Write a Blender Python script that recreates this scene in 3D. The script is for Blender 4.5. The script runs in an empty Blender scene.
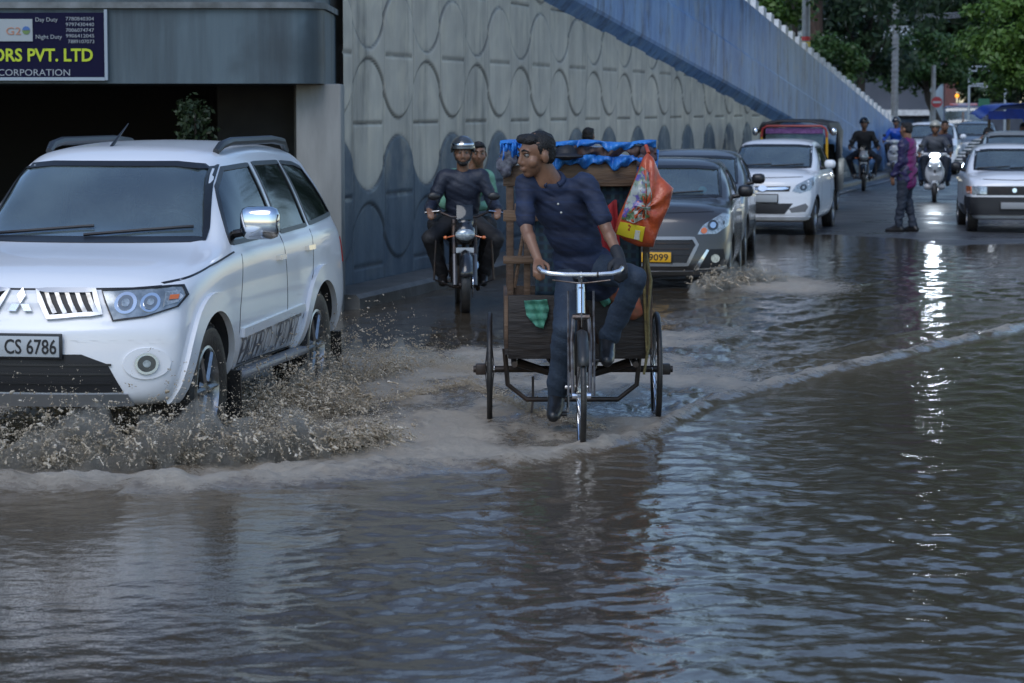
import bpy, bmesh, math, random
import numpy as np
from mathutils import Vector, Matrix, Euler
from mathutils.bvhtree import BVHTree
R = math.radians
PI = math.pi
random.seed(7)
rng = np.random.default_rng(11)
scene = bpy.context.scene
col = scene.collection

# ------------------------------------------------------------------ camera
F = 2600.0; CAMH = 1.95; TH = math.atan(233.5 / F)
cam_d = bpy.data.cameras.new('camera'); cam = bpy.data.objects.new('camera', cam_d); col.objects.link(cam)
cam.location = (0, 0, CAMH); cam.rotation_euler = (R(90) - TH, 0, 0)
cam_d.sensor_width = 36.0; cam_d.lens = F / 1024 * 36.0
cam_d.clip_start = 0.1; cam_d.clip_end = 2000
cam_d.dof.use_dof = True; cam_d.dof.focus_distance = 16.0; cam_d.dof.aperture_fstop = 5.6
scene.camera = cam

def P(px, py, d):
    u = (px - 512) / F; v = (341.5 - py) / F
    t = d / (math.cos(TH) + v * math.sin(TH))
    return Vector((u * t, d, CAMH + t * (-math.sin(TH) + v * math.cos(TH))))

def dof_y(py, z=0.0):
    v = (341.5 - py) / F
    rz = -math.sin(TH) + v * math.cos(TH); ry = math.cos(TH) + v * math.sin(TH)
    return (z - CAMH) / rz * ry

# ------------------------------------------------------------------ materials
MATS = {}
def nt(name):
    m = bpy.data.materials.new(name); m.use_nodes = True
    n = m.node_tree.nodes; n.clear()
    out = n.new('ShaderNodeOutputMaterial')
    return m, n, m.node_tree.links, out

def mat(name, c, rough=0.5, metal=0.0, c2=None, scale=6.0, detail=4.0, bump=0.0, bscale=None, coat=0.0,
        spec=0.5, rough2=None, stretch=None, emit=None, estr=0.0, c3=None, scale3=1.0, coat_rough=0.05, sheen=0.0, thr=(0.35, 0.65)):
    if name in MATS: return MATS[name]
    m, n, l, out = nt(name)
    b = n.new('ShaderNodeBsdfPrincipled'); l.new(b.outputs[0], out.inputs[0])
    b.inputs['Base Color'].default_value = (*c, 1); b.inputs['Roughness'].default_value = rough
    b.inputs['Metallic'].default_value = metal
    b.inputs['Specular IOR Level'].default_value = spec
    if coat:
        b.inputs['Coat Weight'].default_value = coat; b.inputs['Coat Roughness'].default_value = coat_rough
    if sheen: b.inputs['Sheen Weight'].default_value = sheen
    if emit:
        b.inputs['Emission Color'].default_value = (*emit, 1); b.inputs['Emission Strength'].default_value = estr
    tc = n.new('ShaderNodeTexCoord'); mp = n.new('ShaderNodeMapping'); l.new(tc.outputs['Object'], mp.inputs[0])
    if stretch: mp.inputs['Scale'].default_value = stretch
    src = None
    if c2 is not None or rough2 is not None:
        t = n.new('ShaderNodeTexNoise'); t.inputs['Scale'].default_value = scale; t.inputs['Detail'].default_value = detail
        t.inputs['Roughness'].default_value = 0.6
        l.new(mp.outputs[0], t.inputs['Vector'])
        mr = n.new('ShaderNodeMapRange'); mr.inputs[1].default_value = thr[0]; mr.inputs[2].default_value = thr[1]
        l.new(t.outputs['Fac'], mr.inputs[0])
        if c2 is not None:
            mx = n.new('ShaderNodeMix'); mx.data_type = 'RGBA'
            mx.inputs[6].default_value = (*c, 1); mx.inputs[7].default_value = (*c2, 1)
            l.new(mr.outputs[0], mx.inputs[0]); src = mx.outputs[2]
            if c3 is not None:
                t3 = n.new('ShaderNodeTexNoise'); t3.inputs['Scale'].default_value = scale3; t3.inputs['Detail'].default_value = 5
                l.new(tc.outputs['Object'], t3.inputs['Vector'])
                mr3 = n.new('ShaderNodeMapRange'); mr3.inputs[1].default_value = 0.5; mr3.inputs[2].default_value = 0.68
                l.new(t3.outputs['Fac'], mr3.inputs[0])
                mx3 = n.new('ShaderNodeMix'); mx3.data_type = 'RGBA'; mx3.inputs[7].default_value = (*c3, 1)
                l.new(mr3.outputs[0], mx3.inputs[0]); l.new(src, mx3.inputs[6]); src = mx3.outputs[2]
            l.new(src, b.inputs['Base Color'])
        if rough2 is not None:
            mf = n.new('ShaderNodeMapRange'); mf.inputs[3].default_value = rough; mf.inputs[4].default_value = rough2
            l.new(mr.outputs[0], mf.inputs[0]); l.new(mf.outputs[0], b.inputs['Roughness'])
    if bump:
        t2 = n.new('ShaderNodeTexNoise'); t2.inputs['Scale'].default_value = bscale or scale * 3; t2.inputs['Detail'].default_value = 4
        l.new(mp.outputs[0], t2.inputs['Vector'])
        bp = n.new('ShaderNodeBump'); bp.inputs['Strength'].default_value = bump; bp.inputs['Distance'].default_value = 0.02
        l.new(t2.outputs['Fac'], bp.inputs['Height']); l.new(bp.outputs[0], b.inputs['Normal'])
    MATS[name] = m
    return m

def paint(name, c, dirt_shade=(0.12, 0.09, 0.06), zd=0.45, metal=0.0):
    """car paint with clear coat, road grime thrown up over the lower body, fine rain drops"""
    if name in MATS: return MATS[name]
    m, n, l, out = nt(name)
    b = n.new('ShaderNodeBsdfPrincipled'); l.new(b.outputs[0], out.inputs[0])
    b.inputs['Roughness'].default_value = 0.35; b.inputs['Metallic'].default_value = metal
    b.inputs['Coat Weight'].default_value = 0.8; b.inputs['Coat Roughness'].default_value = 0.07
    tc = n.new('ShaderNodeTexCoord'); sp = n.new('ShaderNodeSeparateXYZ'); l.new(tc.outputs['Object'], sp.inputs[0])
    t = n.new('ShaderNodeTexNoise'); t.inputs['Scale'].default_value = 5; t.inputs['Detail'].default_value = 6
    l.new(tc.outputs['Object'], t.inputs['Vector'])
    a = n.new('ShaderNodeMath'); a.operation = 'MULTIPLY_ADD'; a.inputs[1].default_value = 0.5; l.new(t.outputs['Fac'], a.inputs[0]); l.new(sp.outputs['Z'], a.inputs[2])
    mr = n.new('ShaderNodeMapRange'); mr.inputs[1].default_value = zd + 0.1; mr.inputs[2].default_value = zd + 0.5
    mr.inputs[3].default_value = 0.55; mr.inputs[4].default_value = 0.0
    l.new(a.outputs[0], mr.inputs[0])
    mx = n.new('ShaderNodeMix'); mx.data_type = 'RGBA'; mx.inputs[6].default_value = (*c, 1); mx.inputs[7].default_value = (*dirt_shade, 1)
    l.new(mr.outputs[0], mx.inputs[0]); l.new(mx.outputs[2], b.inputs['Base Color'])
    v = n.new('ShaderNodeTexVoronoi'); v.inputs['Scale'].default_value = 70; l.new(tc.outputs['Object'], v.inputs['Vector'])
    m2 = n.new('ShaderNodeMapRange'); m2.inputs[1].default_value = 0.0; m2.inputs[2].default_value = 0.35; m2.inputs[3].default_value = 1; m2.inputs[4].default_value = 0
    l.new(v.outputs['Distance'], m2.inputs[0])
    bp = n.new('ShaderNodeBump'); bp.inputs['Strength'].default_value = 0.12; bp.inputs['Distance'].default_value = 0.002
    l.new(m2.outputs[0], bp.inputs['Height']); l.new(bp.outputs[0], b.inputs['Coat Normal'])
    MATS[name] = m
    return m

def glassm(name, tint, refl=1.0, sky_sheen=0.25):
    if name in MATS: return MATS[name]
    m, n, l, out = nt(name)
    tr = n.new('ShaderNodeBsdfTransparent'); tr.inputs[0].default_value = (*tint, 1)
    gl = n.new('ShaderNodeBsdfGlossy'); gl.inputs['Roughness'].default_value = 0.06; gl.inputs[0].default_value = (0.9, 0.95, 1, 1)
    df = n.new('ShaderNodeBsdfDiffuse'); df.inputs[0].default_value = (0.27, 0.36, 0.38, 1)  # pale teal film, paints a sky reflection into the pane colour
    fr = n.new('ShaderNodeFresnel'); fr.inputs[0].default_value = 1.5
    mx = n.new('ShaderNodeMixShader')
    ma = n.new('ShaderNodeMath'); ma.operation = 'MULTIPLY'; ma.inputs[1].default_value = refl; ma.use_clamp = True
    l.new(fr.outputs[0], ma.inputs[0]); l.new(ma.outputs[0], mx.inputs[0]); l.new(tr.outputs[0], mx.inputs[1]); l.new(gl.outputs[0], mx.inputs[2])
    t = n.new('ShaderNodeTexNoise'); t.inputs['Scale'].default_value = 1.7; t.inputs['Detail'].default_value = 3
    tc = n.new('ShaderNodeTexCoord'); l.new(tc.outputs['Object'], t.inputs['Vector'])
    mr = n.new('ShaderNodeMapRange'); mr.inputs[1].default_value = 0.35; mr.inputs[2].default_value = 0.8; mr.inputs[3].default_value = sky_sheen * .4; mr.inputs[4].default_value = sky_sheen
    l.new(t.outputs['Fac'], mr.inputs[0])
    m2 = n.new('ShaderNodeMixShader'); l.new(mr.outputs[0], m2.inputs[0]); l.new(mx.outputs[0], m2.inputs[1]); l.new(df.outputs[0], m2.inputs[2])
    l.new(m2.outputs[0], out.inputs[0])
    MATS[name] = m
    return m

M_rubber = mat('rubber', (0.012, 0.012, 0.013), 0.45, c2=(0.03, 0.027, 0.024), scale=9, bump=0.2, bscale=60)
M_blackp = mat('black_plastic', (0.015, 0.015, 0.017), 0.35)
M_chrome = mat('chrome', (0.75, 0.77, 0.8), 0.12, 1.0)
M_alloy = mat('alloy', (0.42, 0.44, 0.47), 0.3, 0.9, c2=(0.25, 0.24, 0.22), scale=14)
M_darkmet = mat('dark_metal', (0.03, 0.03, 0.035), 0.4, 0.7, c2=(0.06, 0.04, 0.03), scale=10)
M_interior = mat('car_interior', (0.03, 0.03, 0.035), 0.8, c2=(0.05, 0.05, 0.05), scale=8)
M_seat = mat('seat_fabric', (0.05, 0.05, 0.055), 0.85, c2=(0.1, 0.1, 0.1), scale=20)
M_skin = mat('skin_brown', (0.24, 0.125, 0.075), 0.42, c2=(0.18, 0.09, 0.055), scale=9)
M_hair = mat('black_hair', (0.007, 0.006, 0.006), 0.6, bump=0.6, bscale=90)
M_lamp = mat('lamp_glass', (0.5, 0.55, 0.58), 0.08, 0.35, c2=(0.22, 0.26, 0.28), scale=30, coat=1)
M_lampdark = mat('lamp_dark', (0.05, 0.055, 0.06), 0.08, 0.3, coat=1)
M_orange = mat('orange_lens', (0.7, 0.16, 0.03), 0.15, coat=1)
M_red = mat('red_lens', (0.4, 0.02, 0.02), 0.2, coat=1)
G_wind = glassm('windscreen_glass', (0.5, 0.62, 0.62), 3.4, 0.36)
G_side = glassm('side_glass', (0.07, 0.08, 0.09), 1.0, 0.02)
M_plate = mat('plate_white', (0.42, 0.45, 0.47), 0.4)
M_plateY = mat('plate_yellow', (0.8, 0.42, 0.02), 0.4)
M_ink = mat('ink_black', (0.01, 0.01, 0.012), 0.5)

# ------------------------------------------------------------------ object helpers
def tag(o, label=None, cat=None, group=None, kind=None):
    if label: o['label'] = label
    if cat: o['category'] = cat
    if group: o['group'] = group
    if kind: o['kind'] = kind
    return o

def empty(name, loc=(0, 0, 0), rz=0.0, label=None, cat=None, group=None):
    o = bpy.data.objects.new(name, None); col.objects.link(o)
    o.location = loc; o.rotation_euler = (0, 0, rz); o.empty_display_size = 0.2
    return tag(o, label, cat, group)

def link_mesh(name, me, mats=None, parent=None):
    o = bpy.data.objects.new(name, me); col.objects.link(o)
    if parent is not None: o.parent = parent
    if mats:
        for m in (mats if isinstance(mats, (list, tuple)) else [mats]): me.materials.append(m)
    return o

def copy_tree(o, parent=None):
    c = o.copy(); col.objects.link(c)
    if parent is not None: c.parent = parent
    for ch in [x for x in scene.objects if x.parent == o]:
        copy_tree(ch, c)
    return c

def sharp(me, ang=35):
    me.polygons.foreach_set('use_smooth', [True] * len(me.polygons))
    try: me.set_sharp_from_angle(angle=R(ang))
    except Exception: pass

class MB:
    """collects shapes, then links them as ONE mesh object"""
    def __init__(s): s.v = []; s.f = []; s.m = []; s.mi = 0
    def add(s, vs, fs):
        o = len(s.v); s.v.extend([tuple(v) for v in vs]); s.f.extend([tuple(i + o for i in f) for f in fs]); s.m.extend([s.mi] * len(fs)); return s
    def box(s, c, d, rot=None, bev=0.0):
        x, y, z = d[0] / 2, d[1] / 2, d[2] / 2
        M = Matrix.Translation(Vector(c)) @ ((rot.to_matrix() if isinstance(rot, Euler) else rot).to_4x4() if rot is not None else Matrix())
        if bev <= 0:
            vs = [M @ Vector((a * x, b * y, e * z)) for a in (-1, 1) for b in (-1, 1) for e in (-1, 1)]
            s.add(vs, [(0, 1, 3, 2), (4, 6, 7, 5), (0, 4, 5, 1), (2, 3, 7, 6), (0, 2, 6, 4), (1, 5, 7, 3)])
        else:
            bm = bmesh.new(); bmesh.ops.create_cube(bm, size=1)
            for v in bm.verts: v.co = Vector((v.co.x * 2 * x, v.co.y * 2 * y, v.co.z * 2 * z))
            bmesh.ops.bevel(bm, geom=bm.edges[:], offset=min(bev, min(x, y, z) * .9), segments=2, profile=0.5, affect='EDGES')
            s.bm(bm, M)
        return s
    def bm(s, bm, M=Matrix()):
        bm.verts.index_update()
        s.add([M @ v.co for v in bm.verts], [tuple(v.index for v in f.verts) for f in bm.faces]); bm.free(); return s
    def tube(s, pts, r, seg=8, cap=True, flat=1.0):
        pts = [Vector(p) for p in pts]; n = len(pts)
        rs = r if isinstance(r, (list, tuple)) else [r] * n
        vs = []; fs = []; prev = None
        for i, p in enumerate(pts):
            t = (pts[min(i + 1, n - 1)] - pts[max(i - 1, 0)])
            t = t.normalized() if t.length > 1e-9 else Vector((0, 0, 1))
            if prev is None:
                a = Vector((0, 0, 1)) if abs(t.z) < 0.9 else Vector((1, 0, 0))
                u = t.cross(a).normalized()
            else:
                u = prev - t * prev.dot(t); u = u.normalized() if u.length > 1e-6 else t.orthogonal().normalized()
            prev = u; w = t.cross(u)
            for k in range(seg):
                a = 2 * PI * k / seg
                vs.append(p + (u * math.cos(a) + w * math.sin(a) * flat) * rs[i])
        for i in range(n - 1):
            for k in range(seg):
                k2 = (k + 1) % seg
                fs.append((i * seg + k, i * seg + k2, (i + 1) * seg + k2, (i + 1) * seg + k))
        if cap:
            fs.append(tuple(range(seg - 1, -1, -1))); fs.append(tuple((n - 1) * seg + k for k in range(seg)))
        return s.add(vs, fs)
    def ell(s, c, r, rot=None, su=16, sv=10):
        M = (rot.to_matrix() if isinstance(rot, Euler) else rot) if rot is not None else Matrix.Identity(3)
        c = Vector(c); r = r if isinstance(r, (list, tuple, Vector)) else (r, r, r)
        vs = [c + M @ Vector((0, 0, r[2]))]
        for j in range(1, sv):
            ph = PI * j / sv
            for i in range(su):
                a = 2 * PI * i / su
                vs.append(c + M @ Vector((r[0] * math.sin(ph) * math.cos(a), r[1] * math.sin(ph) * math.sin(a), r[2] * math.cos(ph))))
        vs.append(c + M @ Vector((0, 0, -r[2]))); fs = []
        for i in range(su):
            fs.append((0, 1 + i, 1 + (i + 1) % su))
            for j in range(sv - 2):
                a = 1 + j * su + i; b = 1 + j * su + (i + 1) % su
                fs.append((a, a + su, b + su, b))
            fs.append((1 + (sv - 2) * su + (i + 1) % su, 1 + (sv - 2) * su + i, len(vs) - 1))
        return s.add(vs, fs)
    def lathe(s, prof, c=(0, 0, 0), axis='X', seg=32, closed=False):
        """prof: (r, h) list, revolved about axis through c"""
        n = len(prof); vs = []; fs = []; c = Vector(c)
        for k in range(seg):
            a = 2 * PI * k / seg
            for r_, h in prof:
                q = {'X': (h, r_ * math.cos(a), r_ * math.sin(a)), 'Y': (r_ * math.cos(a), h, r_ * math.sin(a)), 'Z': (r_ * math.cos(a), r_ * math.sin(a), h)}[axis]
                vs.append(c + Vector(q))
        m = n if closed else n - 1
        for k in range(seg):
            k2 = (k + 1) % seg
            for j in range(m):
                j2 = (j + 1) % n
                fs.append((k * n + j, k * n + j2, k2 * n + j2, k2 * n + j))
        return s.add(vs, fs)
    def prism(s, poly, lo, hi, axis='X'):
        """2D polygon extruded along axis between lo and hi (poly in the other two axes, in order)"""
        n = len(poly); vs = []
        for h in (lo, hi):
            for a, b in poly:
                vs.append({'X': (h, a, b), 'Y': (a, h, b), 'Z': (a, b, h)}[axis])
        fs = [tuple(range(n)), tuple(range(2 * n - 1, n - 1, -1))] + [(i, i + n, (i + 1) % n + n, (i + 1) % n) for i in range(n)]
        return s.add(vs, fs)
    def build(s, name, mats, parent=None, smooth=35, loc=None):
        me = bpy.data.meshes.new(name); me.from_pydata(s.v, [], s.f)
        if any(s.m): me.polygons.foreach_set('material_index', s.m)
        bm = bmesh.new(); bm.from_mesh(me); bmesh.ops.recalc_face_normals(bm, faces=bm.faces[:]); bm.to_mesh(me); bm.free()
        me.update()
        if smooth: sharp(me, smooth)
        o = link_mesh(name, me, mats, parent)
        if loc is not None: o.location = loc
        return o

def grid_mesh(name, X, Y, Z, mats, parent=None, smooth=True):
    """numpy 2D arrays -> quad sheet"""
    h, w = X.shape
    me = bpy.data.meshes.new(name)
    co = np.stack([X, Y, Z], -1).reshape(-1, 3).astype(np.float32)
    idx = np.arange(h * w).reshape(h, w)
    q = np.stack([idx[:-1, :-1], idx[:-1, 1:], idx[1:, 1:], idx[1:, :-1]], -1).reshape(-1, 4)
    me.vertices.add(len(co)); me.vertices.foreach_set('co', co.ravel())
    me.loops.add(q.size); me.loops.foreach_set('vertex_index', q.ravel().astype(np.int32))
    me.polygons.add(len(q)); me.polygons.foreach_set('loop_start', np.arange(0, q.size, 4, dtype=np.int32))
    me.update(calc_edges=True)
    if smooth: me.polygons.foreach_set('use_smooth', np.ones(len(q), dtype=bool))
    return link_mesh(name, me, mats, parent)

def faces_mesh(name, co, q, mats, parent=None, smooth=False):
    k = q.shape[1]
    me = bpy.data.meshes.new(name)
    me.vertices.add(len(co)); me.vertices.foreach_set('co', co.astype(np.float32).ravel())
    me.loops.add(q.size); me.loops.foreach_set('vertex_index', q.ravel().astype(np.int32))
    me.polygons.add(len(q)); me.polygons.foreach_set('loop_start', np.arange(0, q.size, k, dtype=np.int32))
    me.update(calc_edges=True)
    if smooth: me.polygons.foreach_set('use_smooth', np.ones(len(q), dtype=bool))
    return link_mesh(name, me, mats, parent)

def eval_mesh(o):
    dg = bpy.context.evaluated_depsgraph_get(); dg.update()
    return bpy.data.meshes.new_from_object(o.evaluated_get(dg), depsgraph=dg)

def finish(o):
    """apply the modifiers of o in place"""
    me = eval_mesh(o); old = o.data; o.modifiers.clear(); o.data = me
    bpy.data.meshes.remove(old); return o

def text_mesh(txt, size, extrude=0.002, font_scale_x=1.0, bold=0.0, align='LEFT'):
    cu = bpy.data.curves.new('txt', 'FONT'); cu.body = txt; cu.size = size; cu.extrude = extrude; cu.offset = bold
    cu.align_x = align; cu.resolution_u = 3
    o = bpy.data.objects.new('txt', cu); col.objects.link(o)
    me = eval_mesh(o); bpy.data.objects.remove(o); bpy.data.curves.remove(cu)
    for v in me.vertices: v.co.x *= font_scale_x
    return me

def text_obj(name, txt, size, m, parent, loc, rot=(R(90), 0, 0), **k):
    me = text_mesh(txt, size, **k); me.name = name
    me.transform(Matrix.Translation(Vector(loc)) @ Euler(rot).to_matrix().to_4x4())
    me.materials.clear()
    return link_mesh(name, me, m, parent)

# ------------------------------------------------------------------ numpy noise
def vnoise(x, y, seed=0):
    xi = np.floor(x).astype(np.int64); yi = np.floor(y).astype(np.int64); xf = x - xi; yf = y - yi
    def h(a, b):
        n = (a * 374761393 + b * 668265263 + seed * 1442695041) & 0xffffffff
        n = ((n ^ (n >> 13)) * 1274126177) & 0xffffffff
        return ((n ^ (n >> 16)) & 0xffff) / 65535.0
    u = xf * xf * xf * (xf * (xf * 6 - 15) + 10); v = yf * yf * yf * (yf * (yf * 6 - 15) + 10)
    return (h(xi, yi) * (1 - u) + h(xi + 1, yi) * u) * (1 - v) + (h(xi, yi + 1) * (1 - u) + h(xi + 1, yi + 1) * u) * v
def fbm(x, y, oct=4, seed=0):
    s = 0; a = 1; t = 0
    for o in range(oct):
        s = s + a * (vnoise(x, y, seed + o) - .5); t += a; a *= .5; x = x * 2.03 + 1.7; y = y * 2.03 + 9.2
    return s / t * 2
def sstep(a, b, x):
    t = np.clip((x - a) / (b - a), 0, 1); return t * t * (3 - 2 * t)
# ------------------------------------------------------------------ world and sun (overcast monsoon daylight)
world = bpy.data.worlds.new('World'); scene.world = world; world.use_nodes = True
wn = world.node_tree.nodes; wl = world.node_tree.links; wn.clear()
wo = wn.new('ShaderNodeOutputWorld'); bg = wn.new('ShaderNodeBackground'); sky = wn.new('ShaderNodeTexSky')
sky.sky_type = 'NISHITA'; sky.sun_disc = False; sky.sun_elevation = R(48); sky.sun_rotation = R(200)
sky.air_density = 1.3; sky.dust_density = 0.6; sky.ozone_density = 3.6; sky.altitude = 200
bg.inputs[1].default_value = 0.12
tint = wn.new('ShaderNodeMix'); tint.data_type = 'RGBA'; tint.blend_type = 'MULTIPLY'; tint.inputs[0].default_value = 1.0; tint.inputs[7].default_value = (1.0, 1.0, 1.03, 1)
wl.new(sky.outputs[0], tint.inputs[6]); wl.new(tint.outputs[2], bg.inputs[0]); wl.new(bg.outputs[0], wo.inputs[0])
sl = bpy.data.lights.new('sun', 'SUN'); sl.energy = 0.9; sl.angle = R(40); sl.color = (1.0, 0.98, 0.96)
so = bpy.data.objects.new('sun', sl); col.objects.link(so)
az = R(200); el = R(48)
sd = Vector((math.sin(az) * math.cos(el), math.cos(az) * math.cos(el), math.sin(el)))
so.rotation_euler = sd.to_track_quat('Z', 'Y').to_euler()
scene.view_settings.view_transform = 'Standard'; scene.view_settings.look = 'None'
scene.view_settings.exposure = 0.5; scene.view_settings.gamma = 1.0
scene.render.engine = 'CYCLES'
scene.cycles.use_denoising = True; scene.cycles.max_bounces = 6; scene.cycles.transparent_max_bounces = 12
scene.cycles.caustics_reflective = False; scene.cycles.caustics_refractive = False

WSL = 0.2517
def wallx(d): return WSL * d - 8.38
WANG = -math.atan(WSL); WC = math.cos(WANG)

# ------------------------------------------------------------------ road under the water, rising to the dry part
def road_z(d): return -0.07 + 0.07 * sstep(29, 38.8, d) + 0.03 * sstep(38.5, 46, d)
ys = np.concatenate([np.linspace(-60, 8, 12), np.linspace(9, 60, 260), np.geomspace(61, 900, 50)])
xs = np.concatenate([np.linspace(-500, -14, 14), np.linspace(-13, 24, 150), np.linspace(25, 500, 14)])
X, Y = np.meshgrid(xs, ys)
Z = road_z(Y) + 0.014 * fbm(X * .45, Y * .28, 4, 3) * sstep(20, 36, Y) * (1 - sstep(60, 80, Y)) - 0.012 * sstep(0, 1, Y / 10) * 0
m, n, l, out = nt('wet_asphalt')
b = n.new('ShaderNodeBsdfPrincipled'); l.new(b.outputs[0], out.inputs[0])
tc = n.new('ShaderNodeTexCoord')
def NZ(sc, det, vec, rough=.6):
    t = n.new('ShaderNodeTexNoise'); t.inputs['Scale'].default_value = sc; t.inputs['Detail'].default_value = det
    t.inputs['Roughness'].default_value = rough; l.new(vec, t.inputs['Vector']); return t.outputs['Fac']
def MR(src, a, b_, c=0.0, d=1.0):
    t = n.new('ShaderNodeMapRange'); l.new(src, t.inputs[0])
    for i, v in enumerate((a, b_, c, d)): t.inputs[i + 1].default_value = v
    return t.outputs[0]
def MIX(fac, c1, c2):
    t = n.new('ShaderNodeMix'); t.data_type = 'RGBA'
    l.new(fac, t.inputs[0])
    for i, c in ((6, c1), (7, c2)):
        if isinstance(c, tuple): t.inputs[i].default_value = (*c, 1)
        else: l.new(c, t.inputs[i])
    return t.outputs[2]
cA = MIX(MR(NZ(0.5, 5, tc.outputs['Object']), .35, .65), (0.042, 0.046, 0.055), (0.07, 0.075, 0.085))
cA = MIX(MR(NZ(60, 3, tc.outputs['Object']), .4, .7), cA, (0.085, 0.085, 0.085))
l.new(cA, b.inputs['Base Color'])
l.new(MR(NZ(0.7, 4, tc.outputs['Object']), .38, .6, .22, .5), b.inputs['Roughness'])
bp = n.new('ShaderNodeBump'); bp.inputs['Strength'].default_value = .35; bp.inputs['Distance'].default_value = .008
l.new(NZ(35, 3, tc.outputs['Object']), bp.inputs['Height']); l.new(bp.outputs[0], b.inputs['Normal'])
g = grid_mesh('road', X, Y, Z, m); tag(g, kind='structure')

# ------------------------------------------------------------------ flood water: real waves
def px_cols():
    a = np.arange(-140, 1170, 2.2); L = np.arange(-900, -140, 14); Rr = np.arange(1170, 2100, 14)
    return np.concatenate([L, a, Rr])
rows_py = np.concatenate([np.geomspace(2600, 760, 40), np.arange(755, 300, -1.35), np.arange(300, 212, -0.7)])
dy = np.array([dof_y(p) for p in rows_py])
U = (px_cols() - 512) / F
X = U[None, :] * dy[:, None]; Y = np.repeat(dy[:, None], X.shape[1], 1)
def waves(X, Y):
    Z = np.zeros_like(X); r2 = np.random.default_rng(5)
    wx = X + 0.22 * fbm(X * .8, Y * .8, 2, 8); wy = Y + 0.22 * fbm(X * .8, Y * .8, 2, 9)
    for k in range(34):
        lam = 0.15 * (0.62 / 0.15) ** r2.random(); th = r2.normal(PI / 2 + 0.35, 1.0); kk = 2 * PI / lam
        Z += lam * 0.0021 * np.sin(kk * (wx * math.cos(th) + wy * math.sin(th)) + r2.random() * 6.28)
    for k in range(26):
        lam = 0.07 * (0.26 / 0.07) ** r2.random(); th = r2.normal(PI / 2 + 0.2, 0.8); kk = 2 * PI / lam
        Z += lam * 0.0030 * np.sin(kk * (wx * math.cos(th) + wy * math.sin(th)) + r2.random() * 6.28)
    mod = 0.55 + 0.75 * (vnoise(X * .55 + 3, Y * .35, 4))
    return Z * mod * (1 - .66 * (1 - sstep(-1.15, -.75, X)) * (1 - sstep(12.6, 13.4, Y)))
# the bow wave thrown by the white car, curving round the tricycle to the right
front_px = [(-300, 500), (0, 492), (150, 490), (300, 484), (420, 474), (520, 468), (600, 452), (660, 432), (720, 404), (800, 382), (870, 366), (940, 348), (1024, 330), (1150, 312), (1400, 290)]
FX = []; FY = []
for a, b_ in front_px:
    q = dof_y(b_); FX.append((a - 512) / F * q); FY.append(q)
FX = np.array(FX); FY = np.array(FY)
def front_y(x): return np.interp(x, FX, FY)
fy = front_y(X); dfr = Y - fy - 0.12 * fbm(X * 1.3, Y * .4, 3, 21)    # metres behind the wave front
amp = np.interp(X, [-4, 0.3, 0.9, 2.2, 4.5, 7], [1.0, .9, .75, .85, .9, .7])
crest = np.exp(-((dfr - 0.18) / 0.20) ** 2) * amp * 0.055
turb_zone = sstep(-0.1, 0.25, dfr) * (1 - sstep(4.5, 9.5, dfr)) * np.interp(X, [-5, 0.6, 1.6, 3], [1, 1, .5, .12])
turb_zone = turb_zone * (Y < 26)
wz = waves(X, Y)
wz *= 1 - .35 * sstep(18, 30, Y)
wz += crest * (1 + .6 * fbm(X * 5, Y * 5, 3, 31))
wz += turb_zone * (0.030 * fbm(X * 3.2, Y * 3.2, 4, 41) + .016 * fbm(X * 11, Y * 7, 3, 43))
chop = sstep(0, .4, dfr) * (1 - sstep(7, 13, dfr)) * np.interp(X, [-5, 1.5, 4, 6], [1, 1, .5, .2])
wz += chop * (0.012 * fbm(X * 8, Y * 5, 3, 91) + 0.012 * np.abs(fbm(X * 3, Y * 4, 3, 95)))
d_dz = np.hypot(X - 3.0, (Y - 28.6) * .45)      # churn beside the dark sedan
dzt = np.exp(-(d_dz / 0.75) ** 2)
wz += dzt * 0.05 * fbm(X * 4, Y * 3, 4, 51)
# thin ridge lines (side wakes) in the right part
for off, a_, s_ in ((1.4, .012, .12), (4.0, .012, .15), (7.0, .010, .2)):
    wz += a_ * np.exp(-((dfr - off - .3 * fbm(X * .6, Y * .2, 2, 60)) / s_) ** 2) * (X > 0.8)
edge = 1 - sstep(33, 38, Y)
wz = wz * (0.25 + 0.75 * edge)
water_h = wz
foam = np.clip(turb_zone * (0.30 + .8 * np.clip(fbm(X * 2.6, Y * 1.3, 5, 71) + .30, 0, 1)), 0, 1)
foam = np.maximum(foam, np.exp(-((dfr - np.interp(X, [0, 1.2], [.30, .2])) / np.interp(X, [0, 1.2], [.42, .22])) ** 2) * np.interp(X, [-5, .5, 1.0, 2.0, 6], [1.0, .95, .75, .8, .8]) * (.55 + .45 * fbm(X * 3, Y * 2, 3, 77)))
foam = np.clip(np.maximum(foam, dzt * .8), 0, 1)
muddy = np.clip(np.exp(-np.clip(np.abs(dfr - .5), 0, 9) / 1.6), 0, 1)
m, n, l, out = nt('flood_water')
b = n.new('ShaderNodeBsdfPrincipled'); l.new(b.outputs[0], out.inputs[0]); b.inputs['IOR'].default_value = 1.33
tc = n.new('ShaderNodeTexCoord')
at = n.new('ShaderNodeAttribute'); at.attribute_name = 'foam'
at2 = n.new('ShaderNodeAttribute'); at2.attribute_name = 'mud'
cB = MIX(at2.outputs['Fac'], (0.066, 0.050, 0.033), (0.15, 0.115, 0.078))
nf = NZ(16, 8, tc.outputs['Object'], .75)
ad = n.new('ShaderNodeMath'); ad.operation = 'ADD'; l.new(nf, ad.inputs[0]); l.new(at.outputs['Fac'], ad.inputs[1])
ff = MR(ad.outputs[0], 0.72, 1.15, 0, .9)
cB = MIX(ff, cB, (0.46, 0.40, 0.32))
l.new(cB, b.inputs['Base Color'])
l.new(MR(ff, 0, .7, .045, .55), b.inputs['Roughness'])
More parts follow.
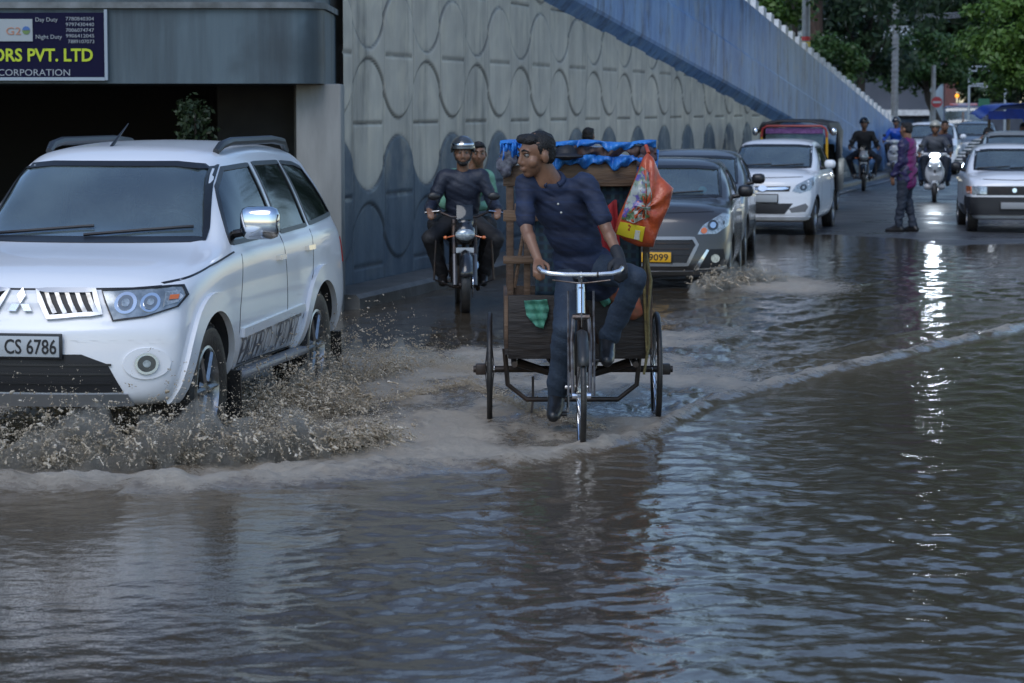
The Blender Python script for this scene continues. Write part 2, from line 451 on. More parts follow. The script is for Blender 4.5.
bp = n.new('ShaderNodeBump'); bp.inputs['Strength'].default_value = .6; bp.inputs['Distance'].default_value = .006
l.new(NZ(11, 4, tc.outputs['Object']), bp.inputs['Height'])
bp2 = n.new('ShaderNodeBump'); bp2.inputs['Distance'].default_value = .03
l.new(ff, bp2.inputs['Strength']); l.new(nf, bp2.inputs['Height']); l.new(bp.outputs[0], bp2.inputs['Normal'])
l.new(bp2.outputs[0], b.inputs['Normal'])
water = grid_mesh('flood_water', X, Y, wz, m); tag(water, kind='structure')
for nm, arr in (('foam', foam), ('mud', muddy)):
    at_ = water.data.attributes.new(nm, 'FLOAT', 'POINT'); at_.data.foreach_set('value', arr.astype(np.float32).ravel())

# ------------------------------------------------------------------ splashes: droplets, strings and sheets of muddy water
ICO = None
def ico():
    bm = bmesh.new(); bmesh.ops.create_icosphere(bm, subdivisions=1, radius=1)
    v = np.array([x.co[:] for x in bm.verts]); f = np.array([[w.index for w in x.verts] for x in bm.faces]); bm.free(); return v, f
IV, IF_ = ico()
def droplets(name, P_, r_, D_, S_, m, label, cat):
    """P_ centres, r_ radii, D_ direction, S_ stretch along direction"""
    N = len(P_)
    jit = rng.normal(1, .22, (N, len(IV), 1))
    v = IV[None] * jit
    D = D_ / (np.linalg.norm(D_, axis=1, keepdims=True) + 1e-9)
    par = (v * D[:, None, :]).sum(-1, keepdims=True) * D[:, None, :]
    v = v + par * (S_[:, None, None] - 1)
    co = (P_[:, None, :] + v * r_[:, None, None]).reshape(-1, 3)
    q = (IF_[None] + (np.arange(N) * len(IV))[:, None, None]).reshape(-1, 3)
    o = faces_mesh(name, co, q, m, smooth=True)
    return tag(o, label, cat, kind='stuff')
def jets(lines, n_jets, per, vlo, vhi, rlo, rhi, out_dir, spread, step=0.006):
    """ballistic strings of drops starting on the polylines in lines [(x,y,zscale)]"""
    Ps = []; Rs = []; Ds = []; Ss = []
    L = np.array(lines)
    for _ in range(n_jets):
        t = rng.random() * (len(L) - 1); i = int(t); u = t - i
        base = L[i] * (1 - u) + L[i + 1] * u
        hs = base[2]; v = rng.uniform(vlo, vhi) * hs * (0.45 + .55 * (0.5 + .5 * math.sin(t * 9.1) * math.cos(t * 4.3)) + .2 * rng.random())
        dirx = out_dir[0] + rng.normal(0, spread); diry = out_dir[1] + rng.normal(0, spread); vz = v
        tt0 = rng.random() * 2 * v / 9.8 * .85; k = rng.integers(3, per)
        lat = rng.normal(0, .02, 2)
        for j in range(k):
            tt = tt0 + j * step + rng.normal(0, step * .3)
            z = vz * tt - 4.9 * tt * tt
            if z < -.02: continue
            Ps.append((base[0] + dirx * tt + lat[0] + rng.normal(0, .006), base[1] + diry * tt + lat[1] + rng.normal(0, .008), z + .01))
            r = (rlo + (rhi - rlo) * rng.random() ** 2.2) * (1 - .3 * j / k); Rs.append(r)
            Ds.append((dirx, diry, vz - 9.8 * tt)); Ss.append(1 + .6 * rng.random())
    return [np.array(a) for a in (Ps, Rs, Ds, Ss)]
def cat4(*a): return [np.concatenate([x[i] for x in a]) for i in range(4)]
M_mud = mat('muddy_spray', (0.46, 0.385, 0.28), 0.3, c2=(0.27, 0.215, 0.15), scale=5, c3=(0.56, 0.50, 0.41), scale3=9, thr=(.3, .7))
def W(px, py, z=0.0):
    q = dof_y(py, z); return ((px - 512) / F * q, q)
def base_line(pts): return [(*W(a, b_), c) for a, b_, c in pts]
A = jets(base_line([(-160, 470, 1), (0, 468, 1.0), (90, 466, 1.05), (180, 462, 1.0), (260, 458, .95), (330, 452, .8), (385, 440, .6)]), 4200, 8, 1.3, 3.1, .0018, .0055, (.25, -.35), .5)
B = jets(base_line([(-120, 440, 1), (40, 436, .95), (200, 425, 1.0), (300, 418, 1), (360, 410, .7)]), 1500, 8, 1.4, 3.1, .0018, .0055, (.2, -.3), .55)
B2 = jets(base_line([(225, 432, 1), (300, 405, 1.15), (345, 385, 1.2), (400, 372, .7)]), 1800, 8, 1.4, 3.1, .0018, .006, (.5, -.1), .7)
LA = [(-160, 470, 1), (0, 468, 1.0), (90, 466, 1.05), (180, 462, 1.0), (260, 458, .95), (330, 452, .8), (385, 440, .6)]
As = jets(base_line(LA), 3600, 15, .5, 2.6, .0035, .0115, (.25, -.35), .5, .0034)
Bs = jets(base_line([(-120, 440, 1), (40, 436, .95), (200, 425, 1.0), (300, 418, 1), (360, 410, .7)]), 2300, 15, .7, 2.8, .0035, .011, (.2, -.3), .55, .0034)
B2s = jets(base_line([(225, 432, 1), (300, 405, 1.15), (345, 385, 1.2), (400, 372, .7)]), 900, 14, .8, 2.8, .003, .009, (.5, -.1), .6, .0034)
Cc = jets(base_line([(300, 425, 1), (400, 400, .9), (470, 385, .8), (520, 410, .7), (600, 430, .5)]), 2500, 6, .5, 1.6, .0015, .005, (.1, -.1), .6)
Mist = []
for bl_, n_m, hz_ in ((LA, 30000, .24), ([(-120, 440, 1), (40, 436, .95), (200, 425, 1.0), (300, 418, 1), (360, 410, .7)], 20000, .25), ([(225, 432, 1), (300, 405, 1.15), (345, 385, 1.2), (420, 365, .7), (480, 372, .4)], 22000, .22)):
    L_b = np.array(base_line(bl_)); tt_ = rng.random(n_m) * (len(L_b) - 1.001); ii_ = tt_.astype(int); uu_ = (tt_ - ii_)[:, None]
    bb_ = L_b[ii_] * (1 - uu_) + L_b[ii_ + 1] * uu_
    hh_ = rng.exponential(hz_ * .42, n_m) * bb_[:, 2] * (.7 + .5 * np.sin(tt_ * 5.3) * np.cos(tt_ * 3.1))
    Pm = np.stack([bb_[:, 0] + rng.normal(0, .10, n_m), bb_[:, 1] + rng.normal(-.05, .14, n_m), np.clip(hh_, 0, .62)], 1)
    Mist.append([Pm, rng.uniform(.0009, .0026, n_m), rng.normal(0, 1, (n_m, 3)), np.ones(n_m)])
def splash(parts_fine, parts_sheet, vox, label):
    P_, r_, D_, S_ = parts_sheet; N = len(P_)
    D = D_ / (np.linalg.norm(D_, axis=1, keepdims=True) + 1e-9)
    v = np.repeat(IV[None], N, 0); par = (v * D[:, None, :]).sum(-1, keepdims=True) * D[:, None, :]; v = v + par * (S_[:, None, None] - 1)
    co = (P_[:, None, :] + v * r_[:, None, None]).reshape(-1, 3); q = (IF_[None] + (np.arange(N) * len(IV))[:, None, None]).reshape(-1, 3)
    o = faces_mesh('sheets', co, q, M_mud, smooth=True)
    rm = o.modifiers.new('r', 'REMESH'); rm.mode = 'VOXEL'; rm.voxel_size = vox; rm.use_smooth_shade = True
    sm_ = o.modifiers.new('s', 'SMOOTH'); sm_.factor = .5; sm_.iterations = 2
    finish(o)
    if not o.data.materials: o.data.materials.append(M_mud)
    print('SPLASH', N, len(o.data.polygons))
    d_ = droplets('splash', *parts_fine, M_mud, label, 'water splash')
    # join both into the one mass of spray
    bm = bmesh.new(); bm.from_mesh(d_.data); bm.from_mesh(o.data); bm.to_mesh(d_.data); bm.free()
    bpy.data.objects.remove(o); d_.data.polygons.foreach_set('use_smooth', [True] * len(d_.data.polygons))
def mist_body(name, line, hgt, wid, dens, label):
    L_b = np.array(base_line(line)); vs = []; fs = []; nn = 40; kk = 12; rg_ = np.random.default_rng(3)
    for i in range(nn + 1):
        t_ = i / nn * (len(L_b) - 1.001); j = int(t_); u_ = t_ - j; c_ = L_b[j] * (1 - u_) + L_b[j + 1] * u_
        e_ = math.sin(PI * min(max(i / nn, .02), .98)) ** .3; h_ = hgt * c_[2] * e_ * (.75 + .35 * math.sin(i * 1.1) * math.cos(i * .43))
        for k in range(kk):
            a = PI * k / (kk - 1); vs.append((c_[0] + .04 * math.sin(k + i), c_[1] - wid * math.cos(a) * e_, -.03 + h_ * math.sin(a)))
    fs = [(i * kk + k, i * kk + (k + 1) % kk, (i + 1) * kk + (k + 1) % kk, (i + 1) * kk + k) for i in range(nn) for k in range(kk)] + [tuple(range(kk)), tuple(nn * kk + k for k in range(kk - 1, -1, -1))]
    m_, n_, l_, out_ = nt(name + '_volume'); pv = n_.new('ShaderNodeVolumePrincipled'); l_.new(pv.outputs[0], out_.inputs['Volume'])
    pv.inputs['Color'].default_value = (.96, .88, .75, 1); pv.inputs['Anisotropy'].default_value = .2
    tc_ = n_.new('ShaderNodeTexCoord'); t_n = n_.new('ShaderNodeTexNoise'); t_n.inputs['Scale'].default_value = 6; t_n.inputs['Detail'].default_value = 4; l_.new(tc_.outputs['Object'], t_n.inputs['Vector'])
    mr_ = n_.new('ShaderNodeMapRange'); mr_.inputs[1].default_value = .42; mr_.inputs[2].default_value = .68; mr_.inputs[4].default_value = dens; l_.new(t_n.outputs['Fac'], mr_.inputs[0])
    sp_n = n_.new('ShaderNodeSeparateXYZ'); l_.new(tc_.outputs['Object'], sp_n.inputs[0]); mz = n_.new('ShaderNodeMapRange'); mz.inputs[1].default_value = 0; mz.inputs[2].default_value = hgt; mz.inputs[3].default_value = 1; mz.inputs[4].default_value = .08; l_.new(sp_n.outputs['Z'], mz.inputs[0])
    mu = n_.new('ShaderNodeMath'); mu.operation = 'MULTIPLY'; l_.new(mr_.outputs[0], mu.inputs[0]); l_.new(mz.outputs[0], mu.inputs[1]); l_.new(mu.outputs[0], pv.inputs['Density'])
    o_ = MB().add(vs, fs).build(name, m_, None, 0); tag(o_, label, 'mist', kind='stuff'); return o_
mist_body('spray_mist', LA, .40, .30, 26, 'pale muddy mist hanging in the spray before the white SUV')
mist_body('spray_mist', [(200, 430, 1), (300, 405, 1.1), (345, 385, 1.1), (400, 368, .9), (470, 362, .5)], .34, .30, 12, 'thin pale mist trailing beside the rear wheel of the white SUV')
splash(cat4(A, B, B2, Cc, *Mist), cat4(As, Bs, B2s), .0050, 'brown muddy spray thrown up in front of the white SUV')
LD = base_line([(700, 292, 1), (730, 286, 1.0), (755, 282, .7), (775, 279, .3)])
A = jets(LD, 1500, 8, .8, 2.4, .002, .007, (.3, -.1), .5)
mist_body('spray_mist', [(690, 294, 1), (735, 285, 1.0), (770, 281, .7), (800, 277, .3)], .34, .45, 14, 'pale brown mist in the small splash beside the dark grey sedan')
splash(A, jets(LD, 420, 14, 0.6, 2.3, .006, .016, (.3, -.1), .45, .005), .010, 'small brown splash beside the front wheel of the dark grey sedan')

# ------------------------------------------------------------------ retaining wall with its raised wave relief
y_end = (79 - 26.5) / WC
dcol = []; y = 0.0
while y < y_end:
    dcol.append(y); y += 0.020 * (1 + y / 14.0)
yy = np.array(dcol)
zz = np.concatenate([np.arange(0.05, 2.2, .022), np.arange(2.2, 4.8, .024)])
PER = 2.207; Y0 = 1.99
def zbot(dd): return 0.70 + .0836 * (68.9 - dd)
def ztop(dd): return 1.43 + .0926 * (78.8 - dd)
Yg, Zg = np.meshgrid(yy, zz)
cph = np.cos(2 * PI * (Yg - Y0) / PER); sh = np.sign(cph) * np.abs(cph) ** .62
rows = [(.64, -.31), (1.375, .285), (2.155, -.31), (2.89, .31), (3.65, -.31), (4.4, .31)]
w_ = [z0 + a_ * sh for z0, a_ in rows]
def band(lo, hi):
    e = .012
    return sstep(-e, e, Zg - lo) * (1 - sstep(-e, e, Zg - hi))
rel = np.maximum.reduce([band(w_[0], w_[1]), band(w_[2], w_[3]), band(w_[4], w_[5])])
Xr = -0.016 + 0.016 * rel
dirt_shade = np.zeros_like(Yg)
slope_ = np.abs(np.gradient(sh, axis=1) / np.gradient(Yg, axis=1)) * .31
for wv in w_:   # groove on every wave line, its recess shade painted in as dark colour
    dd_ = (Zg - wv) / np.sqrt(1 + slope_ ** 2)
    Xr -= 0.012 * np.exp(-(dd_ / .013) ** 2); dirt_shade = np.maximum(dirt_shade, np.exp(-(dd_ / .016) ** 2))
col_i = np.floor((Yg - Y0) / (PER / 2) + .5); fr_ = ((Yg - Y0) / (PER / 2) + .5) - col_i
near = np.minimum(fr_, 1 - fr_) * (PER / 2)
Xr -= 0.016 * np.exp(-(near / .012) ** 2); dirt_shade = np.maximum(dirt_shade, .45 * np.exp(-(near / .012) ** 2))
even = (np.mod(col_i, 2) == 0)
zj = np.where(even, 1.03, 0.30)
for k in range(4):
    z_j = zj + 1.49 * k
    Xr -= 0.02 * np.exp(-((Zg - z_j) / .013) ** 2) * (near > .05); dirt_shade = np.maximum(dirt_shade, np.exp(-((Zg - z_j) / .015) ** 2) * (near > .05))
wtop = zbot(26.5 + Yg * WC) + .12
Zg2 = np.minimum(Zg, wtop)
m, n, l, out = nt('relief_concrete')
b = n.new('ShaderNodeBsdfPrincipled'); l.new(b.outputs[0], out.inputs[0])
tc = n.new('ShaderNodeTexCoord'); sp = n.new('ShaderNodeSeparateXYZ'); l.new(tc.outputs['Object'], sp.inputs[0])
mp = n.new('ShaderNodeMapping'); mp.inputs['Scale'].default_value = (1, 1.6, .22); l.new(tc.outputs['Object'], mp.inputs[0])
c1 = MIX(MR(NZ(1.4, 7, mp.outputs[0], .65), .35, .68), (0.60, 0.545, 0.45), (0.43, 0.39, 0.325))
c1 = MIX(MR(NZ(1.3, 7, mp.outputs[0], .7), .54, .72, 0, .7), c1, (0.13, 0.13, 0.12))
at = n.new('ShaderNodeAttribute'); at.attribute_name = 'slate'
c1 = MIX(at.outputs['Fac'], c1, MIX(MR(NZ(2, 5, mp.outputs[0]), .35, .65), (0.12, 0.15, 0.175), (0.075, 0.10, 0.125)))
atd = n.new('ShaderNodeAttribute'); atd.attribute_name = 'dirt_shade'; c1 = MIX(atd.outputs['Fac'], c1, (0.035, 0.035, 0.035))
l.new(c1, b.inputs['Base Color']); l.new(MR(NZ(2.5, 3, tc.outputs['Object']), .4, .6, .42, .75), b.inputs['Roughness'])
bp = n.new('ShaderNodeBump'); bp.inputs['Strength'].default_value = .3; bp.inputs['Distance'].default_value = .006
l.new(NZ(40, 4, tc.outputs['Object']), bp.inputs['Height']); l.new(bp.outputs[0], b.inputs['Normal'])
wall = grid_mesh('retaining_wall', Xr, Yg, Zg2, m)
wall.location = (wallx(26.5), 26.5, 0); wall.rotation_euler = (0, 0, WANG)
at_ = wall.data.attributes.new('slate', 'FLOAT', 'POINT'); at_.data.foreach_set('value', (1 - sstep(-.01, .01, Zg - w_[1])).astype(np.float32).ravel())
at_ = wall.data.attributes.new('dirt_shade', 'FLOAT', 'POINT'); at_.data.foreach_set('value', (dirt_shade * .85).astype(np.float32).ravel())
tag(wall, 'long grey concrete retaining wall with raised wave relief and slate painted foot', 'wall')
b_ = MB()
for a0, a1 in zip(np.linspace(0, y_end, 14)[:-1], np.linspace(0, y_end, 14)[1:]):
    zt_ = min(zbot(26.5 + a1 * WC) + .05, 9)
    b_.box((-.33, (a0 + a1) / 2, zt_ / 2 - .1), (.4, a1 - a0, zt_ + .2))
b_.build('wall_core', mat('concrete_dark', (.14, .14, .13), .8, c2=(.08, .08, .075), scale=3), wall)

# parapet, blue paint streaked by rain
m, n, l, out = nt('blue_painted_concrete')
b = n.new('ShaderNodeBsdfPrincipled'); l.new(b.outputs[0], out.inputs[0])
tc = n.new('ShaderNodeTexCoord')
mp = n.new('ShaderNodeMapping'); mp.inputs['Scale'].default_value = (1, .8, .26); l.new(tc.outputs['Object'], mp.inputs[0])
c1 = MIX(MR(NZ(2.3, 7, mp.outputs[0], .7), .38, .62), (0.08, 0.20, 0.45), (0.20, 0.36, 0.60))
c1 = MIX(MR(NZ(3.2, 7, mp.outputs[0], .75), .51, .64, 0, .9), c1, (0.03, 0.07, 0.15))
c1 = MIX(MR(NZ(1.3, 8, tc.outputs['Object'], .75), .52, .66, 0, .75), c1, (0.24, 0.31, 0.40))
l.new(c1, b.inputs['Base Color']); b.inputs['Roughness'].default_value = .45
bp = n.new('ShaderNodeBump'); bp.inputs['Strength'].default_value = .4; bp.inputs['Distance'].default_value = .01
l.new(NZ(9, 5, tc.outputs['Object']), bp.inputs['Height']); l.new(bp.outputs[0], b.inputs['Normal'])
M_blue = m
st = np.linspace(-3.5, (80 - 26.5) / WC, 90)
vs = []; fs = []
for a in st:
    d_ = 26.5 + a * WC; zb_ = max(zbot(d_), .05); zt_ = max(ztop(d_), zb_ + .3)
    zm = zb_ + (zt_ - zb_) * .42
    vs += [(-.02, a, zb_ - .16), (.13, a, zb_), (.15, a, zb_ + .05), (.155, a, zm), (.13, a, zm + .04), (.12, a, zt_), (-.18, a, zt_), (-.18, a, zb_ - .1)]
for i in range(len(st) - 1):
    for k in range(8):
        k2 = (k + 1) % 8
        fs.append((i * 8 + k, i * 8 + k2, (i + 1) * 8 + k2, (i + 1) * 8 + k))
fs.append(tuple(range(8))); fs.append(tuple((len(st) - 1) * 8 + k for k in range(7, -1, -1)))
pb = MB(); pb.add(vs, fs)
par = pb.build('parapet', M_blue, None, smooth=20)
par.location = wall.location; par.rotation_euler = wall.rotation_euler
tag(par, 'streaked blue painted parapet of the flyover ramp sloping down above the relief wall', 'parapet')
cb = MB(); a = -3.0; k = 0
while a < (80 - 26.5) / WC:
    d_ = 26.5 + a * WC; z_ = ztop(d_)
    cb.mi = k % 2; hh = .22 if k % 2 == 0 else .03
    cb.box((-.03, a, z_ + hh / 2 - .01), (.26, .40 if k % 2 == 0 else .62, hh), Euler((-math.atan(.0926 * WC), 0, 0)))
    a += .53; k += 1
cb.build('coping', [mat('white_paint', (.75, .77, .78), .5, c2=(.5, .51, .52), scale=5), mat('black_paint', (.02, .02, .022), .5, c2=(.05, .05, .05), scale=6)], par, smooth=0)
# the ramp deck behind the parapet
db = MB(); vs = []
for a in (-3.5, 54):
    d_ = 26.5 + a * WC; z_ = max(ztop(d_) - 1.0, 0.02)
    vs += [(-.19, a, z_), (-9, a, z_), (-9, a, z_ - .3), (-.19, a, z_ - .3)]
db.add(vs, [(0, 1, 5, 4), (3, 7, 6, 2), (0, 4, 7, 3), (1, 2, 6, 5), (0, 3, 2, 1), (4, 5, 6, 7)])
dk = db.build('ramp_road', mat('concrete_dark', (.14, .14, .13), .8)); dk.location = wall.location; dk.rotation_euler = wall.rotation_euler
tag(dk, kind='structure')
# far side parapet of the ramp
fb = MB(); vs = []
for a in (-3.5, 53):
    d_ = 26.5 + a * WC; z_ = ztop(d_)
    vs += [(-9.0, a, z_ - .05), (-9.25, a, z_ - .05), (-9.25, a, 0), (-9.0, a, 0)]
fb.add(vs, [(0, 1, 5, 4), (3, 7, 6, 2), (0, 4, 7, 3), (1, 2, 6, 5), (0, 3, 2, 1), (4, 5, 6, 7)])
o = fb.build('parapet', M_blue); o.location = wall.location; o.rotation_euler = wall.rotation_euler
tag(o, 'far side parapet wall of the flyover ramp', 'parapet')
# pavement strip with its kerb along the foot of the wall
kb = MB()
vs = []; N_ = 40
prof = [(.005, .14), (.50, .14), (.54, .10), (.55, -.2), (.005, -.2)]
for i in range(N_ + 1):
    a = -1.2 + (y_end - 2 + 1.2) * i / N_
    for p_ in prof: vs.append((p_[0], a, p_[1]))
kb.add(vs, [(i * 5 + k, i * 5 + (k + 1) % 5, (i + 1) * 5 + (k + 1) % 5, (i + 1) * 5 + k) for i in range(N_) for k in range(5)] + [(0, 1, 2, 3, 4), tuple(N_ * 5 + k for k in (4, 3, 2, 1, 0))])
o = kb.build('pavement', mat('kerb_concrete', (.11, .11, .105), .5, c2=(.06, .06, .058), scale=4, bump=.3), smooth=20)
o.location = wall.location; o.rotation_euler = wall.rotation_euler; tag(o, kind='structure')
# worn white edge line on the wet road near the wall
vs = []; fs = []
L_ = np.linspace(40.5, 76, 60)
for i, d_ in enumerate(L_):
    for e in (0.95, 1.05): vs.append((wallx(d_) + e * 1.03, d_, float(road_z(d_)) + .020))
o = MB().add(vs, [(2 * i, 2 * i + 1, 2 * i + 3, 2 * i + 2) for i in range(59)]).build('road_line', mat('worn_line', (.4, .41, .42), .5, c2=(.12, .12, .125), scale=3, thr=(.45, .6)), smooth=0)
tag(o, kind='structure')

# ------------------------------------------------------------------ left: overhead concrete walkway, column, underpass
M_fasc = mat('fascia_concrete', (.04, .06, .075), .5, c2=(.085, .125, .15), scale=1.3, stretch=(1.5, 1, .12), bump=.25, bscale=12, detail=5, thr=(.40, .56), c3=(.028, .042, .052), scale3=.9)
slab = empty('overhead_walkway', (-3.5, 24.6, 2.18), 0, 'blue grey concrete walkway slab with stained fascia above the underpass mouth', 'walkway')
def rounded(x0, x1, r, yb, y0=0.0, n_=8):
    pts = [(x0, yb), (x0, y0), (x1 - r, y0)]
    for i in range(1, n_ + 1):
        a = -PI / 2 + (PI / 2) * i / n_
        pts.append((x1 - r + r * math.cos(a), y0 + r + r * math.sin(a)))
    pts.append((x1, yb)); return pts
s_ = MB(); s_.prism(rounded(-6, 1.71, .30, 2.0), 0, .70, 'Z'); s_.build('fascia', M_fasc, slab)
s_ = MB(); s_.prism(rounded(-6, 1.74, .32, 2.0, -.05), .703, .76, 'Z'); s_.build('moulding', mat('ledge_concrete', (.2, .22, .23), .6, c2=(.09, .1, .1), scale=4), slab)
s_ = MB(); s_.prism(rounded(-6, 1.66, .30, 2.0, .06), .763, 1.9, 'Z'); s_.build('upper_parapet', M_fasc, slab)
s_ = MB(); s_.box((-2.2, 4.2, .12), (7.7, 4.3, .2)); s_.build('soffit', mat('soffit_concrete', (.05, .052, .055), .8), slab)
for (x_, w0, h0) in ((.62, .06, .66), (1.42, .1, .6), (1.62, .05, .5), (-.9, .03, .3)):
    pass
colm = MB().box((-1.85, 24.95 + .25, 1.05), (.435, .5, 2.26), bev=.02).build('concrete_column', mat('column_concrete', (.27, .27, .255), .6, c2=(.19, .19, .18), scale=2.5, stretch=(2, 2, .4), bump=.15))
tag(colm, 'plain pale concrete column holding up the corner of the walkway slab', 'column')
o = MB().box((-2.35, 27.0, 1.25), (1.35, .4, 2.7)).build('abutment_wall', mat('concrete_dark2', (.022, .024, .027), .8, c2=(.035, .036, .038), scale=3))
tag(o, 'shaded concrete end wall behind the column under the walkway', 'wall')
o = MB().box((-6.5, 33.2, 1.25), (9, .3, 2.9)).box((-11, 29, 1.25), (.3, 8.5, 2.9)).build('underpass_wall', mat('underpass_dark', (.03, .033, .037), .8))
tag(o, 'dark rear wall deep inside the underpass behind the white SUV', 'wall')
o = MB().box((-6.4, 27.6, 4.75), (9.2, 2.0, 3.1)).build('flyover_girder', M_fasc)
tag(o, 'blue grey flyover girder above the walkway', 'girder')
# signboard
sb = empty('signboard', (-4.9, 24.58, 2.23), 0, 'dark navy shop signboard with yellow and white lettering on the walkway fascia', 'sign')
bx0, bx1 = -1.2, 1.08
M_navy = mat('sign_navy', (.006, .006, .03), .7, spec=.15)
MB().box(((bx0 + bx1) / 2, -.02, .31), (bx1 - bx0, .03, .60)).build('sign_board', M_navy, sb, smooth=0)
M_frame = mat('sign_frame', (.30, .36, .42), .45)
f_ = MB(); f_.box((bx1 + .012, -.03, .31), (.028, .05, .66)); f_.box(((bx0 + bx1) / 2, -.03, -.008), (bx1 - bx0, .05, .03)); f_.build('sign_frame', M_frame, sb, smooth=0)
M_yel = mat('sign_yellow', (.45, .55, .02), .5); M_wht = mat('sign_white', (.30, .33, .36), .5)
sx = lambda px: (px - 512) / F * 24.55 + 4.9
sz = lambda py: CAMH - (py - 108) / F * 24.55 - 2.23
def stext(txt, x0, x1, ybase, size, m, bold=0.0):
    me = text_mesh(txt, size, .002, bold=bold); xs_ = [v.co.x for v in me.vertices]; w0 = max(xs_) - min(xs_); x_min = min(xs_)
    sc = (sx(x1) - sx(x0)) / w0
    me.transform(Matrix.Translation((sx(x0), -.04, sz(ybase))) @ Euler((R(90), 0, 0)).to_matrix().to_4x4() @ Matrix.Diagonal((sc, 1, 1, 1)) @ Matrix.Translation((-x_min, 0, 0)))
    me.materials.clear(); return link_mesh('lettering', me, m, sb)
stext('ORS PVT. LTD', -5, 95.5, 61.5, .165, M_yel, .004)
stext('CORPORATION', 1, 72.5, 76, .088, M_wht)
stext('Day Duty', 39, 61, 22.5, .055, M_wht)
stext('Night Duty', 39, 65, 39.5, .055, M_wht)
for i, t_ in enumerate(['7780840304', '9797430440', '7006074747', '9906412045', '7889107073']):
    stext(t_, 69 + (i == 4) * 2, 97, 21.5 + i * 5.6, .048, M_wht)
MB().box(((sx(3) + sx(36)) / 2, -.042, (sz(20) + sz(42)) / 2), (sx(36) - sx(3), .012, sz(20) - sz(42))).build('emblem_panel', mat('emblem_white', (.32, .36, .38), .5), sb, smooth=0)
stt = stext('G2', 10, 24.5, 35.5, .10, mat('emblem_salmon', (.42, .2, .13), .5)); stt.location.y = -.012
gl = MB(); gx, gz = (sx(29.8), sz(31)); gl.prism([(gx + .036 * math.cos(a), gz + .036 * math.sin(a)) for a in np.linspace(0, PI, 14)], -.054, -.049, 'Y'); gl.build('emblem_dome', mat('emblem_blue', (.05, .13, .35), .5), sb)
gl = MB(); gl.prism([(gx + .036 * math.cos(a), gz - .004 + .036 * math.sin(a)) for a in np.linspace(PI, 2 * PI, 14)], -.054, -.049, 'Y'); gl.build('emblem_bowl', mat('emblem_green', (.12, .2, .06), .5), sb)

# ------------------------------------------------------------------ vegetation
def leafmat(name, c1, c2, sc=.8):
    if name in MATS: return MATS[name]
    m, n_, l_, out = nt(name)
    b = n_.new('ShaderNodeBsdfPrincipled'); b.inputs['Roughness'].default_value = .5
    tr = n_.new('ShaderNodeBsdfTranslucent'); mx = n_.new('ShaderNodeMixShader'); mx.inputs[0].default_value = .25
    t = n_.new('ShaderNodeTexNoise'); t.inputs['Scale'].default_value = sc; t.inputs['Detail'].default_value = 6; t.inputs['Roughness'].default_value = .75
    tc = n_.new('ShaderNodeTexCoord'); l_.new(tc.outputs['Object'], t.inputs['Vector'])
    mr = n_.new('ShaderNodeMapRange'); mr.inputs[1].default_value = .35; mr.inputs[2].default_value = .65; l_.new(t.outputs['Fac'], mr.inputs[0])
    c = n_.new('ShaderNodeMix'); c.data_type = 'RGBA'; c.inputs[6].default_value = (*c1, 1); c.inputs[7].default_value = (*c2, 1); l_.new(mr.outputs[0], c.inputs[0])
    l_.new(c.outputs[2], b.inputs['Base Color']); l_.new(c.outputs[2], tr.inputs[0])
    l_.new(b.outputs[0], mx.inputs[1]); l_.new(tr.outputs[0], mx.inputs[2]); l_.new(mx.outputs[0], out.inputs[0])
    MATS[name] = m; return m
L_dark = leafmat('leaf_dark', (.018, .042, .020), (.045, .085, .03))
L_mid = leafmat('leaf_mid', (.03, .075, .022), (.075, .15, .035))
L_bright = leafmat('leaf_bright', (.035, .09, .016), (.11, .20, .03))
M_bark = mat('bark', (.06, .045, .035), .8, c2=(.03, .024, .02), scale=6, stretch=(3, 3, .6), bump=.6)
M_barkred = mat('bark_red', (.12, .07, .05), .8, c2=(.06, .04, .03), scale=6, stretch=(3, 3, .6), bump=.6)
def leaf_cloud(centers, rads, per, size, rg):
    n_ = len(centers); C_ = np.repeat(centers, per, 0); Rr = np.repeat(rads, per, 0)
    d = rg.normal(size=(n_ * per, 3)); d /= np.linalg.norm(d, axis=1, keepdims=True)
    rr = rg.random((n_ * per, 1)) ** .45
    p = C_ + d * rr * Rr
    nrm = d + rg.normal(0, .6, d.shape) + np.array([0, 0, .5]); nrm /= np.linalg.norm(nrm, axis=1, keepdims=True)
    a = np.cross(nrm, rg.normal(size=nrm.shape)); a /= np.linalg.norm(a, axis=1, keepdims=True); b = np.cross(nrm, a)
    s = size * (0.6 + .8 * rg.random((len(p), 1)))
    co = np.stack([p - a * s, p - b * s * .5, p + a * s - nrm * s * .2, p + b * s * .5], 1).reshape(-1, 3)
    q = np.arange(len(co)).reshape(-1, 4)
    return co, q
